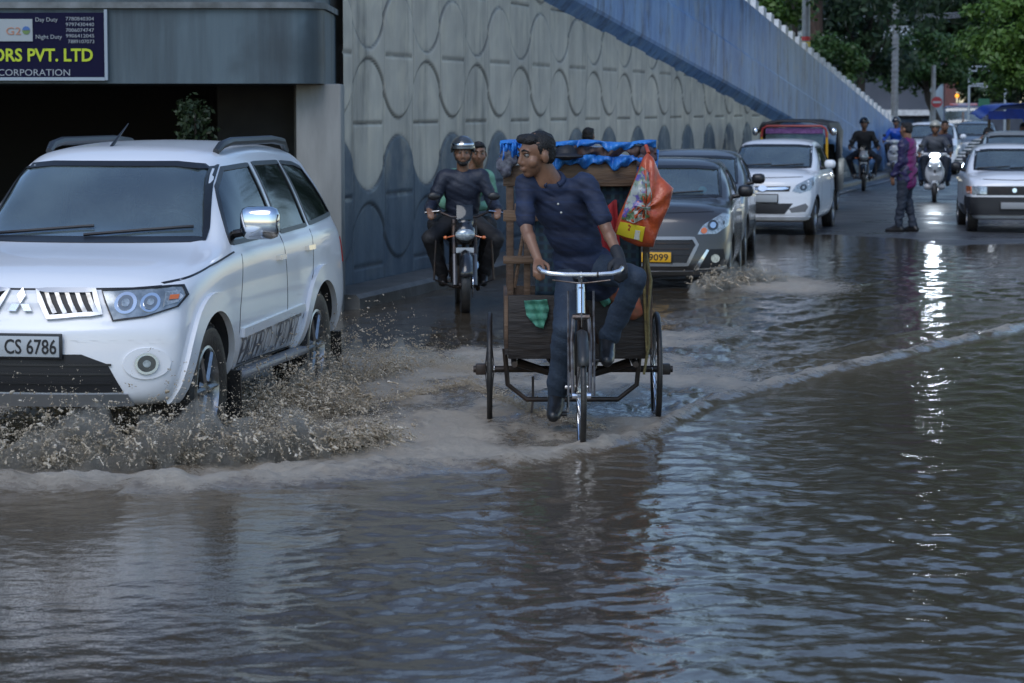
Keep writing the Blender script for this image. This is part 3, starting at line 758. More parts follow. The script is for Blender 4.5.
def tree(base, crown_c, crown_r, m, label, n_cl=60, per=170, leaf=.09, trunk_r=.18, bark=M_bark, seed=1, cat='tree', name='tree', group=None, low=-.75, clr=.30, no_trunk=False):
    rg = np.random.default_rng(seed)
    t = empty(name, base, 0, label, cat, group)
    cc = np.array(crown_c) - np.array(base); cr = np.array(crown_r)
    d = rg.normal(size=(n_cl, 3)); d /= np.linalg.norm(d, axis=1, keepdims=True)
    d[:, 2] = np.maximum(d[:, 2], low)
    rr = .35 + .65 * rg.random((n_cl, 1)) ** .6
    cen = cc + d * rr * cr
    rad = (clr * cr.mean()) * (.6 + .7 * rg.random((n_cl, 1))) * np.array([1.15, 1.15, .8])
    co, q = leaf_cloud(cen, rad, per, leaf, rg)
    faces_mesh('crown', co, q, m, t)
    tb = MB(); top = Vector(cc) - Vector((0, 0, cr[2] * .35))
    k = [Vector((0, 0, -.1)), top * .35 + Vector((.12, 0, 0)), top * .7 + Vector((-.1, 0, 0)), top]
    k[1].z = top.z * .35; tb.tube(k, [trunk_r * 1.3, trunk_r, trunk_r * .85, trunk_r * .65], 10)
    for i in rg.choice(n_cl, min(14, n_cl), replace=False):
        e = Vector(cen[i]); s0 = k[2].lerp(k[3], rg.random()); mid = s0.lerp(e, .5) + Vector(rg.normal(0, .15 * cr.mean() * .4, 3))
        tb.tube([s0, mid, e], [trunk_r * .4, trunk_r * .22, trunk_r * .07], 6)
    tb.build('trunk', bark, t)
    return t
def XD(px, d): return (px - 512) / F * d
# big tree at right whose dark boughs hang into the top of the picture
tree((15.0, 60, 0), (XD(940, 58), 58, 8.8), (4.9, 4.2, 5.6), L_dark, 'large dark leaved tree with boughs hanging over the road at the top', 230, 190, .10, .32, seed=3)
tree((XD(1090, 50), 50, 0), (XD(1020, 50), 50, 3.3), (1.2, 1.3, 1.15), L_bright, 'bright green leafy tree at the right above the blue tarpaulin', 80, 210, .055, .10, seed=4)
tree((XD(946, 92), 92, 0), (XD(922, 92), 92, 3.6), (1.75, 1.6, 1.15), L_mid, 'mid green small tree whose crown hangs before the grey building', 60, 130, .09, .14, seed=5)
tree((XD(846, 86), 86, 0), (XD(868, 86), 86, 5.4), (1.75, 1.9, 3.0), L_dark, 'dark tall tree beside the ringed pole', 70, 160, .10, .2, seed=6)
tree((XD(752, 74), 74, 1.0), (XD(762, 74), 74, 4.6), (1.25, 1.3, 1.5), L_bright, 'bright green tree just behind the top of the blue parapet', 50, 150, .08, .15, seed=8)
tree((XD(822, 80), 80, 0.2), (XD(828, 80), 80, 3.35), (1.3, 1.2, .9), L_mid, 'low green tree between the reddish trunk and the ringed pole', 45, 130, .08, .12, seed=9)
# tall trunks behind the ramp
for px, lab, bk, r_, s0 in ((790, 'dark straight trunked tree behind the ramp lamp post', M_bark, .24, 21), (813, 'reddish leaning trunked tree behind the ramp', M_barkred, .30, 22)):
    x_ = XD(px, 84)
    tree((x_ - .4, 84, 0), (x_ + .3, 84, 9.2), (3.2, 3.0, 3.6), L_dark, lab, 80, 130, .12, r_, bark=bk, seed=s0)
g_ = 'dense trees standing far behind the building'
for i, (px, d, cz, rx, rz) in enumerate([(700, 140, 7.5, 6, 5.5), (790, 135, 7.0, 5.5, 5.5), (858, 150, 9.5, 5.5, 4.2), (945, 150, 9.3, 6, 4.4), (1010, 138, 7.0, 5, 5.5), (1090, 140, 7, 6, 6), (1180, 120, 6, 6, 6)]):
    tree((XD(px, d), d, 0), (XD(px, d), d, cz), (rx, 4, rz), L_dark, 'dense dark green tree far behind the grey building', 90, 170, .24, .35, seed=30 + i, group=g_, low=-1)
# climbing shrub hanging under the walkway
t = empty('shrub', (-2.95, 24.25, -.07), 0, 'narrow dark green shrub reaching up under the walkway slab behind the white SUV', 'shrub')
rg = np.random.default_rng(9)
cen = np.stack([rg.normal(0, .07, 60), rg.normal(0, .07, 60), np.linspace(.9, 2.05, 60)], 1)
co, q = leaf_cloud(cen, np.full((60, 1), .12), 36, .028, rg); faces_mesh('foliage', co, q, leafmat('leaf_shrub', (.014, .028, .012), (.03, .055, .016), 3), t)
MB().tube([(0, 0, 0), (.03, 0, .9), (0, 0, 2.0)], [.03, .022, .01]).build('stem', M_bark, t)

# ------------------------------------------------------------------ background buildings and street furniture
bl = empty('building', (XD(900, 130), 130, 0), 0, 'grey windowless warehouse with a white sheet roof beyond the road', 'building')
x0 = XD(835, 130) - bl.location.x; x1 = XD(944, 130) - bl.location.x
MB().box(((x0 - 7 + x1) / 2, 3, 2.25), (x1 - x0 + 7, 6, 4.5)).build('wall', mat('grey_render', (.075, .085, .11), .6, c2=(.055, .065, .085), scale=.6), bl)
rf = MB(); rf.box(((x0 - 7 + x1) / 2, 3, 4.56), (x1 - x0 + 7.6, 6.6, .1)); rf.prism([(-.6, 4.62), (3.2, 6.1), (6.8, 4.62)], x0 - 7.2, x1 - 1.2, 'X'); rf.build('roof', mat('white_sheet', (.55, .6, .62), .4, c2=(.4, .45, .48), scale=1), bl, smooth=0)
MB().box(((x0 + x1) / 2 - 2, -.35, 1.72), (x1 - x0 + 6, .7, .28)).build('ledge', mat('white_paint', (.62, .64, .65), .5), bl)
for i in range(5):
    xx = x0 + 1.2 + i * 1.15
    MB().box((xx, -.04, .85), (.75, .08, 1.1), bev=.03).build('shutter', mat('shutter_blue', (.06, .10, .17), .5, c2=(.1, .14, .2), scale=3), bl)
pr = MB().box((XD(948, 118), 118, 2.0), (.5, .5, 4.6)).build('brick_pier', None)
m, n, l, out = nt('red_brick'); b = n.new('ShaderNodeBsdfPrincipled'); l.new(b.outputs[0], out.inputs[0]); tb = n.new('ShaderNodeTexBrick'); tc = n.new('ShaderNodeTexCoord')
tb.inputs['Color1'].default_value = (.16, .035, .03, 1); tb.inputs['Color2'].default_value = (.11, .03, .028, 1); tb.inputs['Mortar'].default_value = (.15, .12, .11, 1); tb.inputs['Scale'].default_value = 4
mp = n.new('ShaderNodeMapping'); mp.inputs['Rotation'].default_value = (R(90), 0, 0); l.new(tc.outputs['Object'], mp.inputs[0]); l.new(mp.outputs[0], tb.inputs['Vector']); l.new(tb.outputs[0], b.inputs['Base Color'])
pr.data.materials.append(m); tag(pr, 'red brick gate pier right of the grey warehouse', 'pier')
o = MB().box((XD(934.5, 112), 112, 1.9), (.55, .25, 3.8), bev=.03).build('metal_cabinet', mat('galvanised', (.22, .27, .32), .4, .5)); tag(o, 'tall pale blue metal panel beside the red brick pier', 'panel')
o = MB().box((26, 124, 1.1), (12, .3, 2.2)).build('boundary_wall', mat('bluewall', (.07, .09, .13), .6, c2=(.04, .05, .075), scale=1)); tag(o, 'dark blue boundary wall behind the parked van', 'wall')

def pole(px, d, h, r, base, label, bands=None, arm=True, m=None, zbase=0.0):
    t = empty('street_lamp', (XD(px, d), d, zbase), 0, label, 'street lamp')
    MB().tube([(0, 0, -.1), (0, 0, h * .5), (0, 0, h)], [r * 1.15, r, r * .75], 14).build('pole', m or mat('galv_pole', (.26, .28, .31), .4, .4, c2=(.18, .19, .2), scale=4), t)
    if bands:
        for z, hh, c in bands:
            MB().lathe([(r * 1.25, z), (r * 1.25, z + hh)], axis='Z', seg=14).build('band', mat('band_%02d' % int(c[0] * 99 + c[1] * 9), c, .5), t)
    if arm:
        MB().tube([(0, 0, h - .05), (.5, 0, h + .5), (1.6, 0, h + .75)], [r * .6, r * .5, r * .4], 8).build('arm', M_darkmet, t)
        MB().ell((1.95, 0, h + .75), (.38, .14, .08)).build('lamp_head', M_darkmet, t)
    return t
pole(804, 64, 9, .09, 0, 'pale lamp post with red and yellow bands standing on the ramp', [(1.44, .10, (.5, .04, .04)), (1.29, .12, (.75, .55, .05))], zbase=2.15)
pole(893, 82, 7.2, .10, 0, 'ringed grey lamp post at the foot of the ramp', [(1.35, .15, (.5, .04, .04)), (1.18, .16, (.7, .45, .08))] + [(1.9 + i * .17, .05, (.2, .21, .23)) for i in range(22)], zbase=0)
pole(931.5, 86, 3.35, .09, 0, 'short pale post carrying the round red no entry sign', arm=False)
o = empty('road_sign', (XD(935, 85.6), 85.6, 2.14), 0, 'round red no entry sign with a white bar', 'sign')
MB().lathe([(.0, -.02), (.18, -.02), (.18, .02), (0, .02)], axis='Y', seg=28).build('disc', mat('sign_red', (.28, .02, .03), .4), o)
MB().box((0, -.03, 0), (.27, .01, .065)).build('bar', M_wht, o)
# gantry frame and small green board
gt = empty('billboard_frame', (XD(985, 100), 100, 0), 0, 'bare pale steel billboard frame between the brick pier and the bright tree', 'frame')
xa = XD(967, 100) - gt.location.x; xb = XD(1003, 100) - gt.location.x; zt_ = CAMH + (108 - 67) / 26; q_ = MB()
for x_ in (xa, xb): q_.tube([(x_, 0, 0), (x_, 0, zt_)], .045, 6)
for z_ in (zt_, zt_ - .17, zt_ - .66, zt_ - .74): q_.tube([(xa, 0, z_), (xb, 0, z_)], .03, 6)
for x_ in np.linspace(xa, xb, 6)[1:-1]: q_.tube([(x_, 0, zt_), (x_, 0, zt_ - .17)], .02, 5)
q_.build('steel_frame', mat('pale_steel', (.35, .4, .45), .4, .3), gt)
o = MB().box((XD(982, 98), 98, 2.15), (.42, .04, .30)).build('green_board', mat('signgreen', (.02, .12, .07), .5)); tag(o, 'small green board below the billboard frame', 'sign')
o = MB().box((XD(982, 98.2), 98.2, 2.75), (.28, .04, .09)).build('white_board', M_wht); tag(o, 'small white board above the green board', 'sign')
al = empty('signal_lamp', (XD(955, 108), 108, 0), 0, 'glowing amber signal lamp on a thin dark post by the brick pier', 'signal')
MB().tube([(0.08, .1, 0), (.08, .1, 3.2)], .035, 6).build('post', M_darkmet, al)
MB().ell((0, -.02, 2.45), (.085, .05, .085)).build('amber_lens', mat('amber_lit', (.9, .35, .02), .4, emit=(1, .35, .03), estr=1.1), al)
MB().box((0, 0.02, 3.1), (.06, .05, .36)).build('yellow_marker', mat('markery', (.6, .45, .05), .5), al)
# overhead wires across the trees
wr_ = MB()
for k in range(4):
    z_ = CAMH + (108 - 15 - k * 1.6) / 2600 * 100 + .0
    pts = [(XD(600, 100) + i * 1.1, 100 + i * .3, z_ + .012 * (i - 9) ** 2) for i in range(19)]
    wr_.tube(pts, .014, 4)
o = wr_.build('overhead_wires', mat('wire', (.25, .27, .3), .5)); tag(o, 'pale overhead wires strung across the dark trees behind the ramp', 'wires')
# stall with blue tarpaulin at the right
st_ = empty('market_stall', (XD(1016, 52), 52, 0.03), 0, 'roadside stall under a bright blue tarpaulin', 'stall')
q_ = MB(); vs = []; fs = []; nx, ny = 14, 8
for j in range(ny + 1):
    for i in range(nx + 1):
        x_ = -.75 + 3.4 * i / nx; y_ = -.9 + 2.2 * j / ny
        z_ = 1.97 - .13 * max(0, (-.42 - x_) / .3) ** 1.3 - .02 * abs(math.sin(x_ * 4)) - .05 * math.cos(y_ * 3)
        if i == 0: z_ -= .06
        vs.append((x_, y_, z_))
for j in range(ny):
    for i in range(nx):
        a = j * (nx + 1) + i; fs.append((a, a + 1, a + nx + 2, a + nx + 1))
M_tarp = mat('tarp_blue', (.01, .06, .42), .4, c2=(.01, .035, .25), scale=3, bump=.5, bscale=8)
q_.add(vs, fs); tp = q_.build('tarpaulin', M_tarp, st_); sm = tp.modifiers.new('s', 'SOLIDIFY'); sm.thickness = .012
q_ = MB()
for i in range(10): q_.box((-.75 + 3.4 * (i + .5) / 10, -.92, 1.78 + .03 * math.sin(i * 2.1)), (.35, .015, .16 + .04 * math.sin(i)), Euler((.1, .06 * math.sin(i * 3), 0)))
q_.build('valance', M_tarp, st_)
for x_, y_ in ((-.35, -.85), (2.5, -.85), (-.35, 1.2), (2.5, 1.2)): MB().tube([(x_, y_, 0), (x_, y_, 1.85)], .035, 8).build('leg', mat('bamboo', (.22, .18, .12), .6), st_)
MB().box((1.1, .2, .75), (2.4, 1.2, .1)).box((1.1, .2, .4), (2.3, 1.1, .65)).build('counter', mat('crate_wood', (.16, .11, .07), .7, c2=(.09, .06, .04), scale=5), st_)
# ------------------------------------------------------------------ vehicles (local: front at y=0, forward -Y, own left side +X)
def pchip(xk, yk, x):
    xk = np.array(xk, float); yk = np.array(yk, float); h = np.diff(xk); dl = np.diff(yk) / h
    m = np.zeros(len(xk)); m[0] = dl[0]; m[-1] = dl[-1]
    for i in range(1, len(xk) - 1):
        if dl[i - 1] * dl[i] > 0:
            w1 = 2 * h[i] + h[i - 1]; w2 = h[i] + 2 * h[i - 1]; m[i] = (w1 + w2) / (w1 / dl[i - 1] + w2 / dl[i])
    x = np.clip(x, xk[0], xk[-1]); i = np.clip(np.searchsorted(xk, x) - 1, 0, len(h) - 1); t = (x - xk[i]) / h[i]
    return yk[i] * (2 * t**3 - 3 * t**2 + 1) + m[i] * h[i] * (t**3 - 2 * t**2 + t) + yk[i + 1] * (-2 * t**3 + 3 * t**2) + m[i + 1] * h[i] * (t**3 - t**2)
def ev(k, y): return pchip([a for a, _ in k], [b for _, b in k], y)
def chaikin(p, n=2):
    for _ in range(n):
        q = [p[0]]
        for a, b in zip(p[:-1], p[1:]): q += [a * .75 + b * .25, a * .25 + b * .75]
        q.append(p[-1]); p = q
    return p
def body_shell(S):
    L = S['L']
    ys = np.unique(np.concatenate([[0, .015, .04, .08, .13], np.linspace(.18, L - .18, 72), [L - .13, L - .08, L - .04, L - .015, L]]))
    ins = lambda e: {0: .05}.get(round(e, 3), 0) if e <= 0.001 else (.024 if e < .02 else (.008 if e < .05 else (.002 if e < .09 else 0)))
    rings = []
    for y in ys:
        zt, wt, zs, ws, zb = (float(ev(S[k], y)) for k in ('zt', 'wt', 'zs', 'ws', 'zb'))
        zt = max(zt, zs + .03); wt = min(wt, ws - .02); dz = zt - zs
        crown = S.get('crown', .02)
        pts = [(0, zb), (ws * .55, zb), (ws - .12, zb), (ws - .045, zb + .07), (ws - .005, zb + .22), (ws, (zb + zs) / 2 + .05), (ws - .008, zs - .14),
               (ws - .022, zs - .03), (ws - .05, zs + min(.02, dz * .3)), (wt + (ws - wt) * .42, zs + dz * .5), (wt + .01, zt - min(.10, dz * .35)), (wt - .045, zt - min(.02, dz * .1)), (wt - .16, zt + crown * .35), (wt * .45, zt + crown * .85), (0, zt + crown)]
        c = chaikin([np.array(p_) for p_ in pts], 2)
        e = min(y, L - y); k = ins(e)
        zc = (zb + zs) / 2
        c = [np.array([q[0] * (1 - k / ws), q[1] + (k if q[1] < zc - .1 else (-k if q[1] > zc + .1 else 0))]) for q in c]
        ring = [(q[0], y, q[1]) for q in c] + [(-q[0], y, q[1]) for q in c[-2:0:-1]]
        rings.append(ring)
    n = len(rings[0]); V = [p for r in rings for p in r]; Fc = []
    for i in range(len(rings) - 1):
        for k in range(n):
            k2 = (k + 1) % n; Fc.append((i * n + k, (i + 1) * n + k, (i + 1) * n + k2, i * n + k2))
    for end, base in ((0, 0), (1, (len(rings) - 1) * n)):
        r = np.array(rings[-1 if end else 0]); c = r.mean(0); c[0] = 0; prev = list(range(base, base + n))
        for s_ in (.93, .85, .75, .63, .5, .36, .2):
            o = len(V); V += [tuple(c + (p - c) * s_) for p in r]; cur = list(range(o, o + n))
            for k in range(n):
                k2 = (k + 1) % n; f = (prev[k], prev[k2], cur[k2], cur[k]); Fc.append(f if not end else f[::-1])
            prev = cur
        o = len(V); V.append(tuple(c))
        for k in range(n): Fc.append((prev[k], prev[(k + 1) % n], o) if not end else (prev[(k + 1) % n], prev[k], o))
    W = S['W'] / 2; out = []
    sw = S.get('sweep', .25); rs = S.get('rsweep', .12); np_ = S['nose']; rp = S.get('tail', [(0, .1), (2, .1)])
    for x, y, z in V:
        a = max(0, 1 - y / 1.15) ** 2; b = max(0, 1 - (L - y) / .9) ** 2
        q = min(abs(x) / W, 1.0)
        y2 = y + a * (float(ev(np_, z)) + sw * q ** 2.6) - b * (float(ev(rp, z)) + rs * q ** 2.6)
        out.append((x, y2, z))
    return out, Fc
def patch(bvh, poly, axis, off, m, name, parent, thick=.012, res=.06, side=1, smooth=40, build=True, flat=None):
    """a panel with its own thickness laid on the body. axis 'x': poly is (y,z), side=+-1; axis 'y': poly is (x,z), side=-1 front, +1 rear"""
    bm = bmesh.new()
    vs = [bm.verts.new((a, b, 0)) for a, b in poly]; bm.faces.new(vs)
    A = np.array(poly); lo = A.min(0); hi = A.max(0)
    for ax in (0, 1):
        for t in np.arange(lo[ax] + res, hi[ax] - res * .3, res):
            co = [0, 0, 0]; co[ax] = t; no = [0, 0, 0]; no[ax] = 1
            bmesh.ops.bisect_plane(bm, geom=bm.verts[:] + bm.edges[:] + bm.faces[:], plane_co=co, plane_no=no)
    inner = {}
    for v in bm.verts:
        a, b = v.co.x, v.co.y
        if axis == 'x': o = Vector((side * 3, a, b)); d = Vector((-side, 0, 0))
        else: o = Vector((a, 12 if side > 0 else -3, b)); d = Vector((0, -side, 0))
        loc, nor, i, dist = bvh.ray_cast(o, d)
        if loc is None:
            p0 = Vector((side * .85, a, b)) if axis == 'x' else Vector((a, (10 if side > 0 else 0.1), b))
            loc, nor, i, dist = bvh.find_nearest(p0)
        if nor.dot(d) > 0: nor = -nor
        if flat is not None: nor = -d
        v.co = loc + nor * off; inner[v] = loc + nor * (off - thick)
    be = [e for e in bm.edges if len(e.link_faces) == 1]; mp = {}
    for e in be:
        for v in e.verts:
            if v not in mp: mp[v] = bm.verts.new(inner[v])
    for e in be:
        a, b = e.verts; bm.faces.new((a, b, mp[b], mp[a]))
    bmesh.ops.recalc_face_normals(bm, faces=bm.faces[:])
    bm.normal_update(); f0 = max(bm.faces, key=lambda f: f.calc_area() if all(v not in mp.values() for v in f.verts) else 0)
    if f0.normal.dot(nor) < 0: bmesh.ops.reverse_faces(bm, faces=bm.faces[:])
    me = bpy.data.meshes.new(name); bm.to_mesh(me); bm.free(); sharp(me, smooth)
    return link_mesh(name, me, m, parent)
def ribbon(bvh, pts, w, axis, off, side=1, closed=False, thick=.006):
    """thin strip following a polyline on the body; returns MB piece"""
    P2 = [Vector(p) for p in pts]
    if closed: P2.append(P2[0])
    fine = []
    for a, b in zip(P2[:-1], P2[1:]):
        n = max(1, int((b - a).length / .05))
        fine += [a.lerp(b, k / n) for k in range(n)]
    fine.append(P2[-1])
    def proj(q):
        a, b = q
        if axis == 'x': o = Vector((side * 3, a, b)); d = Vector((-side, 0, 0))
        else: o = Vector((a, 12 if side > 0 else -3, b)); d = Vector((0, -side, 0))
        loc, nor, i, dist = bvh.ray_cast(o, d)
        if loc is None: loc, nor, i, dist = bvh.find_nearest(Vector((side * .85, a, b)) if axis == 'x' else Vector((a, 10 if side > 0 else .1, b)))
        if nor.dot(d) > 0: nor = -nor
        return loc, nor
    vs = []; n = len(fine)
    for i, q in enumerate(fine):
        t = fine[min(i + 1, n - 1)] - fine[max(i - 1, 0)]
        if closed and i in (0, n - 1): t = fine[1] - fine[-2]
        t.normalize(); pr = Vector((-t.y, t.x)) * (w / 2)
        (l1, n1), (l2, n2) = proj(q + pr), proj(q - pr)
        vs += [l1 + n1 * (off - thick), l1 + n1 * off, l2 + n2 * off, l2 + n2 * (off - thick)]
    fs = []
    for i in range(n - 1):
        for k in range(3): fs.append((i * 4 + k, i * 4 + k + 1, (i + 1) * 4 + k + 1, (i + 1) * 4 + k))
    return vs, fs
def wheel(parent, c, Rr, w, side, rim='spoke', nsp=6, rim_m=None, fullcap=False, steer=0.0):
    """tyre (mesh) with the rim as its sub-part; axis along X, outer face towards side"""
    rr = Rr * .64
    prof = [(rr, -w * .40), (Rr * .80, -w * .5), (Rr * .93, -w * .5), (Rr * .985, -w * .40), (Rr, -w * .25), (Rr, w * .25), (Rr * .985, w * .40), (Rr * .93, w * .5), (Rr * .80, w * .5), (rr, w * .40)]
    M = MB().lathe(prof, axis='X', seg=40, closed=True)
    for k in range(36):
        a = 2 * PI * k / 36
        for sx_ in (-.3, 0, .3):
            M.box((sx_ * w, math.cos(a + sx_) * (Rr + .001), math.sin(a + sx_) * (Rr + .001)), (w * .22, .012, Rr * .12), Euler((a + sx_, 0, 0)))
    t = M.build('tyre' if False else 'wheel', M_rubber, parent, 30); t.location = c; t.rotation_euler = (0, 0, steer)
    r = MB(); s = side
    r.lathe([(rr * 1.03, s * w * .42), (rr * .97, s * w * .44), (rr * .92, s * w * .30), (rr * .9, -s * w * .3)], axis='X', seg=32)
    r.lathe([(.0, s * w * .37), (Rr * .13, s * w * .36), (Rr * .17, s * w * .28)], axis='X', seg=20)
    for k in range(nsp):
        a = 2 * PI * k / nsp
        c0 = Vector((s * w * .30, math.cos(a) * Rr * .12, math.sin(a) * Rr * .12)); c1 = Vector((s * w * .33, math.cos(a) * rr * .95, math.sin(a) * rr * .95))
        r.tube([c0, c1], [Rr * .085, Rr * .07], 6, flat=.6)
    if fullcap: r.lathe([(0, s * w * .34), (rr * .7, s * w * .36), (rr * .93, s * w * .31)], axis='X', seg=28)
    r.build('rim', rim_m or M_alloy, t, 30)
    bk = MB().lathe([(.0, s * w * .05), (rr * .9, s * w * .05)], axis='X', seg=24).build('brake_disc', M_darkmet, t)
    return t
def inset_prism(S):
    """hollow of the cabin, a solid used to cut the body"""
    b = bmesh.new(); rows = []
    for (y, z, w) in S['cabin']:
        rows.append([b.verts.new((-w, y, z)), b.verts.new((w, y, z))])
    n = len(rows)
    for i in range(n): b.faces.new((rows[i][0], rows[i][1], rows[(i + 1) % n][1], rows[(i + 1) % n][0]))
    b.faces.new([r[0] for r in rows][::-1]); b.faces.new([r[1] for r in rows])
    bmesh.ops.recalc_face_normals(b, faces=b.faces[:]); return b
def cutter(bm_or_mb, m):
    M = bm_or_mb if isinstance(bm_or_mb, MB) else MB().bm(bm_or_mb)
    o = M.build('cut', [M_blackp, m], smooth=0); b = bmesh.new(); b.from_mesh(o.data)
    bmesh.ops.triangulate(b, faces=b.faces[:])
    for f in b.faces: f.material_index = 1
    b.to_mesh(o.data); b.free(); return o
def make_car(S, name, loc_, rz, label, cat='car', group=None):
    root = empty(name, (0, 0, 0), 0, label, cat, group)
    V, Fc = body_shell(S); me = bpy.data.meshes.new('body'); me.from_pydata(V, [], Fc)
    bm = bmesh.new(); bm.from_mesh(me); bmesh.ops.remove_doubles(bm, verts=bm.verts[:], dist=1e-4); bmesh.ops.recalc_face_normals(bm, faces=bm.faces[:]); bvh = BVHTree.FromBMesh(bm); bm.to_mesh(me); bm.free()
    me.materials.append(S['paint']); me.materials.append(M_interior)
    body = link_mesh('body', me, None, root)
    W = S['W'] / 2; L = S['L']; cuts = []
    cuts.append(cutter(inset_prism(S), M_interior))
    wp = MB(); ym = S['ymid']
    wp.prism(S['windscreen'], S['cowl'] - .3, ym, 'Y')
    if S.get('rearwin'): wp.prism(S['rearwin'], ym + .4, L + .3, 'Y')
    cuts.append(cutter(wp, M_interior))
    sp_ = MB()
    for poly in S['sidewins']:
        sp_.prism(poly, W * .45, W + .3, 'X'); sp_.prism(poly, -W - .3, -W * .45, 'X')
    cuts.append(cutter(sp_, M_interior))
    ar = MB(); Rr = S['R']; ra = S.get('arch', Rr + .06)
    for ya in S['axles']:
        for s in (-1, 1):
            pl = [(ya + ra * math.cos(a), S['zc'] + ra * math.sin(a)) for a in np.linspace(-.6, PI + .6, 30)]
            pl = [(ya + ra * math.cos(-.6), -.3)] + pl + [(ya - ra * math.cos(-.6), -.3)]
            lo, hi = (W - .30, W + .2) if s > 0 else (-W - .2, -W + .30)
            ar.prism(pl, lo, hi, 'X')
    cuts.append(cutter(ar, M_interior))
    for c in cuts:
        md = body.modifiers.new('b', 'BOOLEAN'); md.object = c; md.operation = 'DIFFERENCE'; md.solver = 'EXACT'
    if globals().get("DBG"):
        for k in range(len(cuts)):
            for j, md in enumerate(body.modifiers): md.show_viewport = md.show_render = j <= k
            mm = eval_mesh(body); bb = bmesh.new(); bb.from_mesh(mm); print("stage", k, bb.calc_volume(signed=True), len(bb.faces), sum(1 for e in bb.edges if not e.is_manifold))
    finish(body); sharp(body.data, 38)
    for c in cuts: bpy.data.objects.remove(c)
    # glass
    patch(bvh, S['windscreen'], 'y', -.004, G_wind, 'windscreen', root, thick=.006, side=-1)
    if S.get('rearwin'): patch(bvh, S['rearwin'], 'y', -.004, G_side, 'rear_window', root, thick=.006, side=1)
    for poly in S['sidewins']:
        for s in (-1, 1): patch(bvh, poly, 'x', -.004, S.get('sideglass', G_side), 'side_window', root, thick=.006, side=s)
    MB().add(*ribbon(bvh, S['windscreen'], .03, 'y', .004, -1, True)).build('window_seal', M_blackp, root, 0)
    for poly in S['sidewins']:
        for s in (-1, 1): MB().add(*ribbon(bvh, poly, .028, 'x', .004, s, True)).build('window_seal', M_blackp, root, 0)
    for ln in S.get('seams_x', []):
        for s in (-1, 1): MB().add(*ribbon(bvh, ln, .009, 'x', .0015, s)).build('panel_gap', M_ink, root, 0)
    for ln in S.get('seams_y', []): MB().add(*ribbon(bvh, ln, .010, 'y', .0015, -1)).build('panel_gap', M_ink, root, 0)
    zc = S['zc']
    for ya in S['axles']:
        for s in (-1, 1):
            wheel(root, (s * (W - S.get('tw', .2) / 2 - .03), ya, zc), Rr, S.get('tw', .2), s, nsp=S.get('nsp', 6), rim_m=S.get('rim_m'), fullcap=S.get('cap', False))
    # mirrors
    mx, my, mz = S['mirror']
    for s in (-1, 1):
        mb = MB().box((s * (mx + .11), my, mz + .02), (S.get('mw', .13) * 1.75, .12, S.get('mh', .135)), bev=.05); o = mb.build('mirror', S.get('mirror_m', S['paint']), root, 60)
        MB().tube([(s * (mx - .06), my + .02, mz - .05), (s * (mx + .05), my, mz - .03)], .025, 8).build('mirror_arm', M_blackp, o)
        MB().ell((s * (mx + .11), my + .05, mz + .02), (.085, .02, .05)).build('mirror_glass', M_chrome, o)
    # door handles
    for (y_, z_) in S.get('handles', []):
        for s in (-1, 1):
            o = patch(bvh, [(y_ - .085, z_ - .014), (y_ + .085, z_ - .014), (y_ + .085, z_ + .016), (y_ - .085, z_ + .016)], 'x', .03, S.get('handle_m', M_chrome), 'door_handle', root, thick=.03, side=s)
    # wipers
    wi = MB()
    for x0, x1 in S.get('wipers', []):
        q = []
        for t in np.linspace(0, 1, 8):
            x_ = x0 + (x1 - x0) * t; z_ = S['wipz'] + t * S.get('wipr', .06)
            loc, nor, i, d = bvh.ray_cast(Vector((x_, -3, z_)), Vector((0, 1, 0)))
            if loc is not None: q.append(loc + nor * .018 * (1 if nor.y < 0 else -1))
        if len(q) > 2: wi.tube(q, .010, 5)
    if wi.v: wi.build('wiper', M_blackp, root)
    # cabin fittings
    for x_ in (-.36, .36):
        st = MB(); yy_, zz_ = S['seat']
        st.box((x_, yy_, zz_), (.46, .5, .16), bev=.05); st.box((x_, yy_ + .3, zz_ + .32), (.44, .14, .56), Euler((-.2, 0, 0)), bev=.05); st.box((x_, yy_ + .38, zz_ + .68), (.24, .09, .16), bev=.04)
        st.build('seat', M_seat, root, 50)
    MB().box((0, S['seat'][0] + 1.05, S['seat'][1] + .2), (1.1, .16, .6), bev=.05).build('rear_seat', M_seat, root, 50)
    sw_ = MB(); cx, cy, cz = .36, S['seat'][0] - .42, S['seat'][1] + .36
    sw_.tube([(cx - 0 + .18 * math.cos(a), cy - .08 * math.sin(a), cz + .16 * math.sin(a)) for a in np.linspace(0, 2 * PI, 22)], .014, 6, cap=False)
    sw_.box((cx, cy, cz), (.3, .03, .04)); sw_.build('steering_wheel', M_blackp, root)
    db_ = MB().box((0, S['seat'][0] - .68, S['seat'][1] + .26), (1.2, .3, .12), bev=.04); db_.build('dashboard', M_interior, root, 50)
    MB().box((0.02, S['seat'][0] - .45, S.get('rvm', S['seat'][1] + .8)), (.22, .03, .06), bev=.01).build('rear_view_mirror', M_blackp, root)
    root.location = loc_; root.rotation_euler = (0, 0, rz)
    return root, bvh
def disc(bvh, x, z, r, off, m, name, parent, side=-1, n=24, thick=.02, ex=1.0, flat=None):
    return patch(bvh, [(x + r * ex * math.cos(a), z + r * math.sin(a)) for a in np.linspace(0, 2 * PI, n, endpoint=False)], 'y', off, m, name, parent, thick=thick, res=.08, side=side, flat=flat)
def mirrorp(p): return [(-a, b) for a, b in p][::-1]
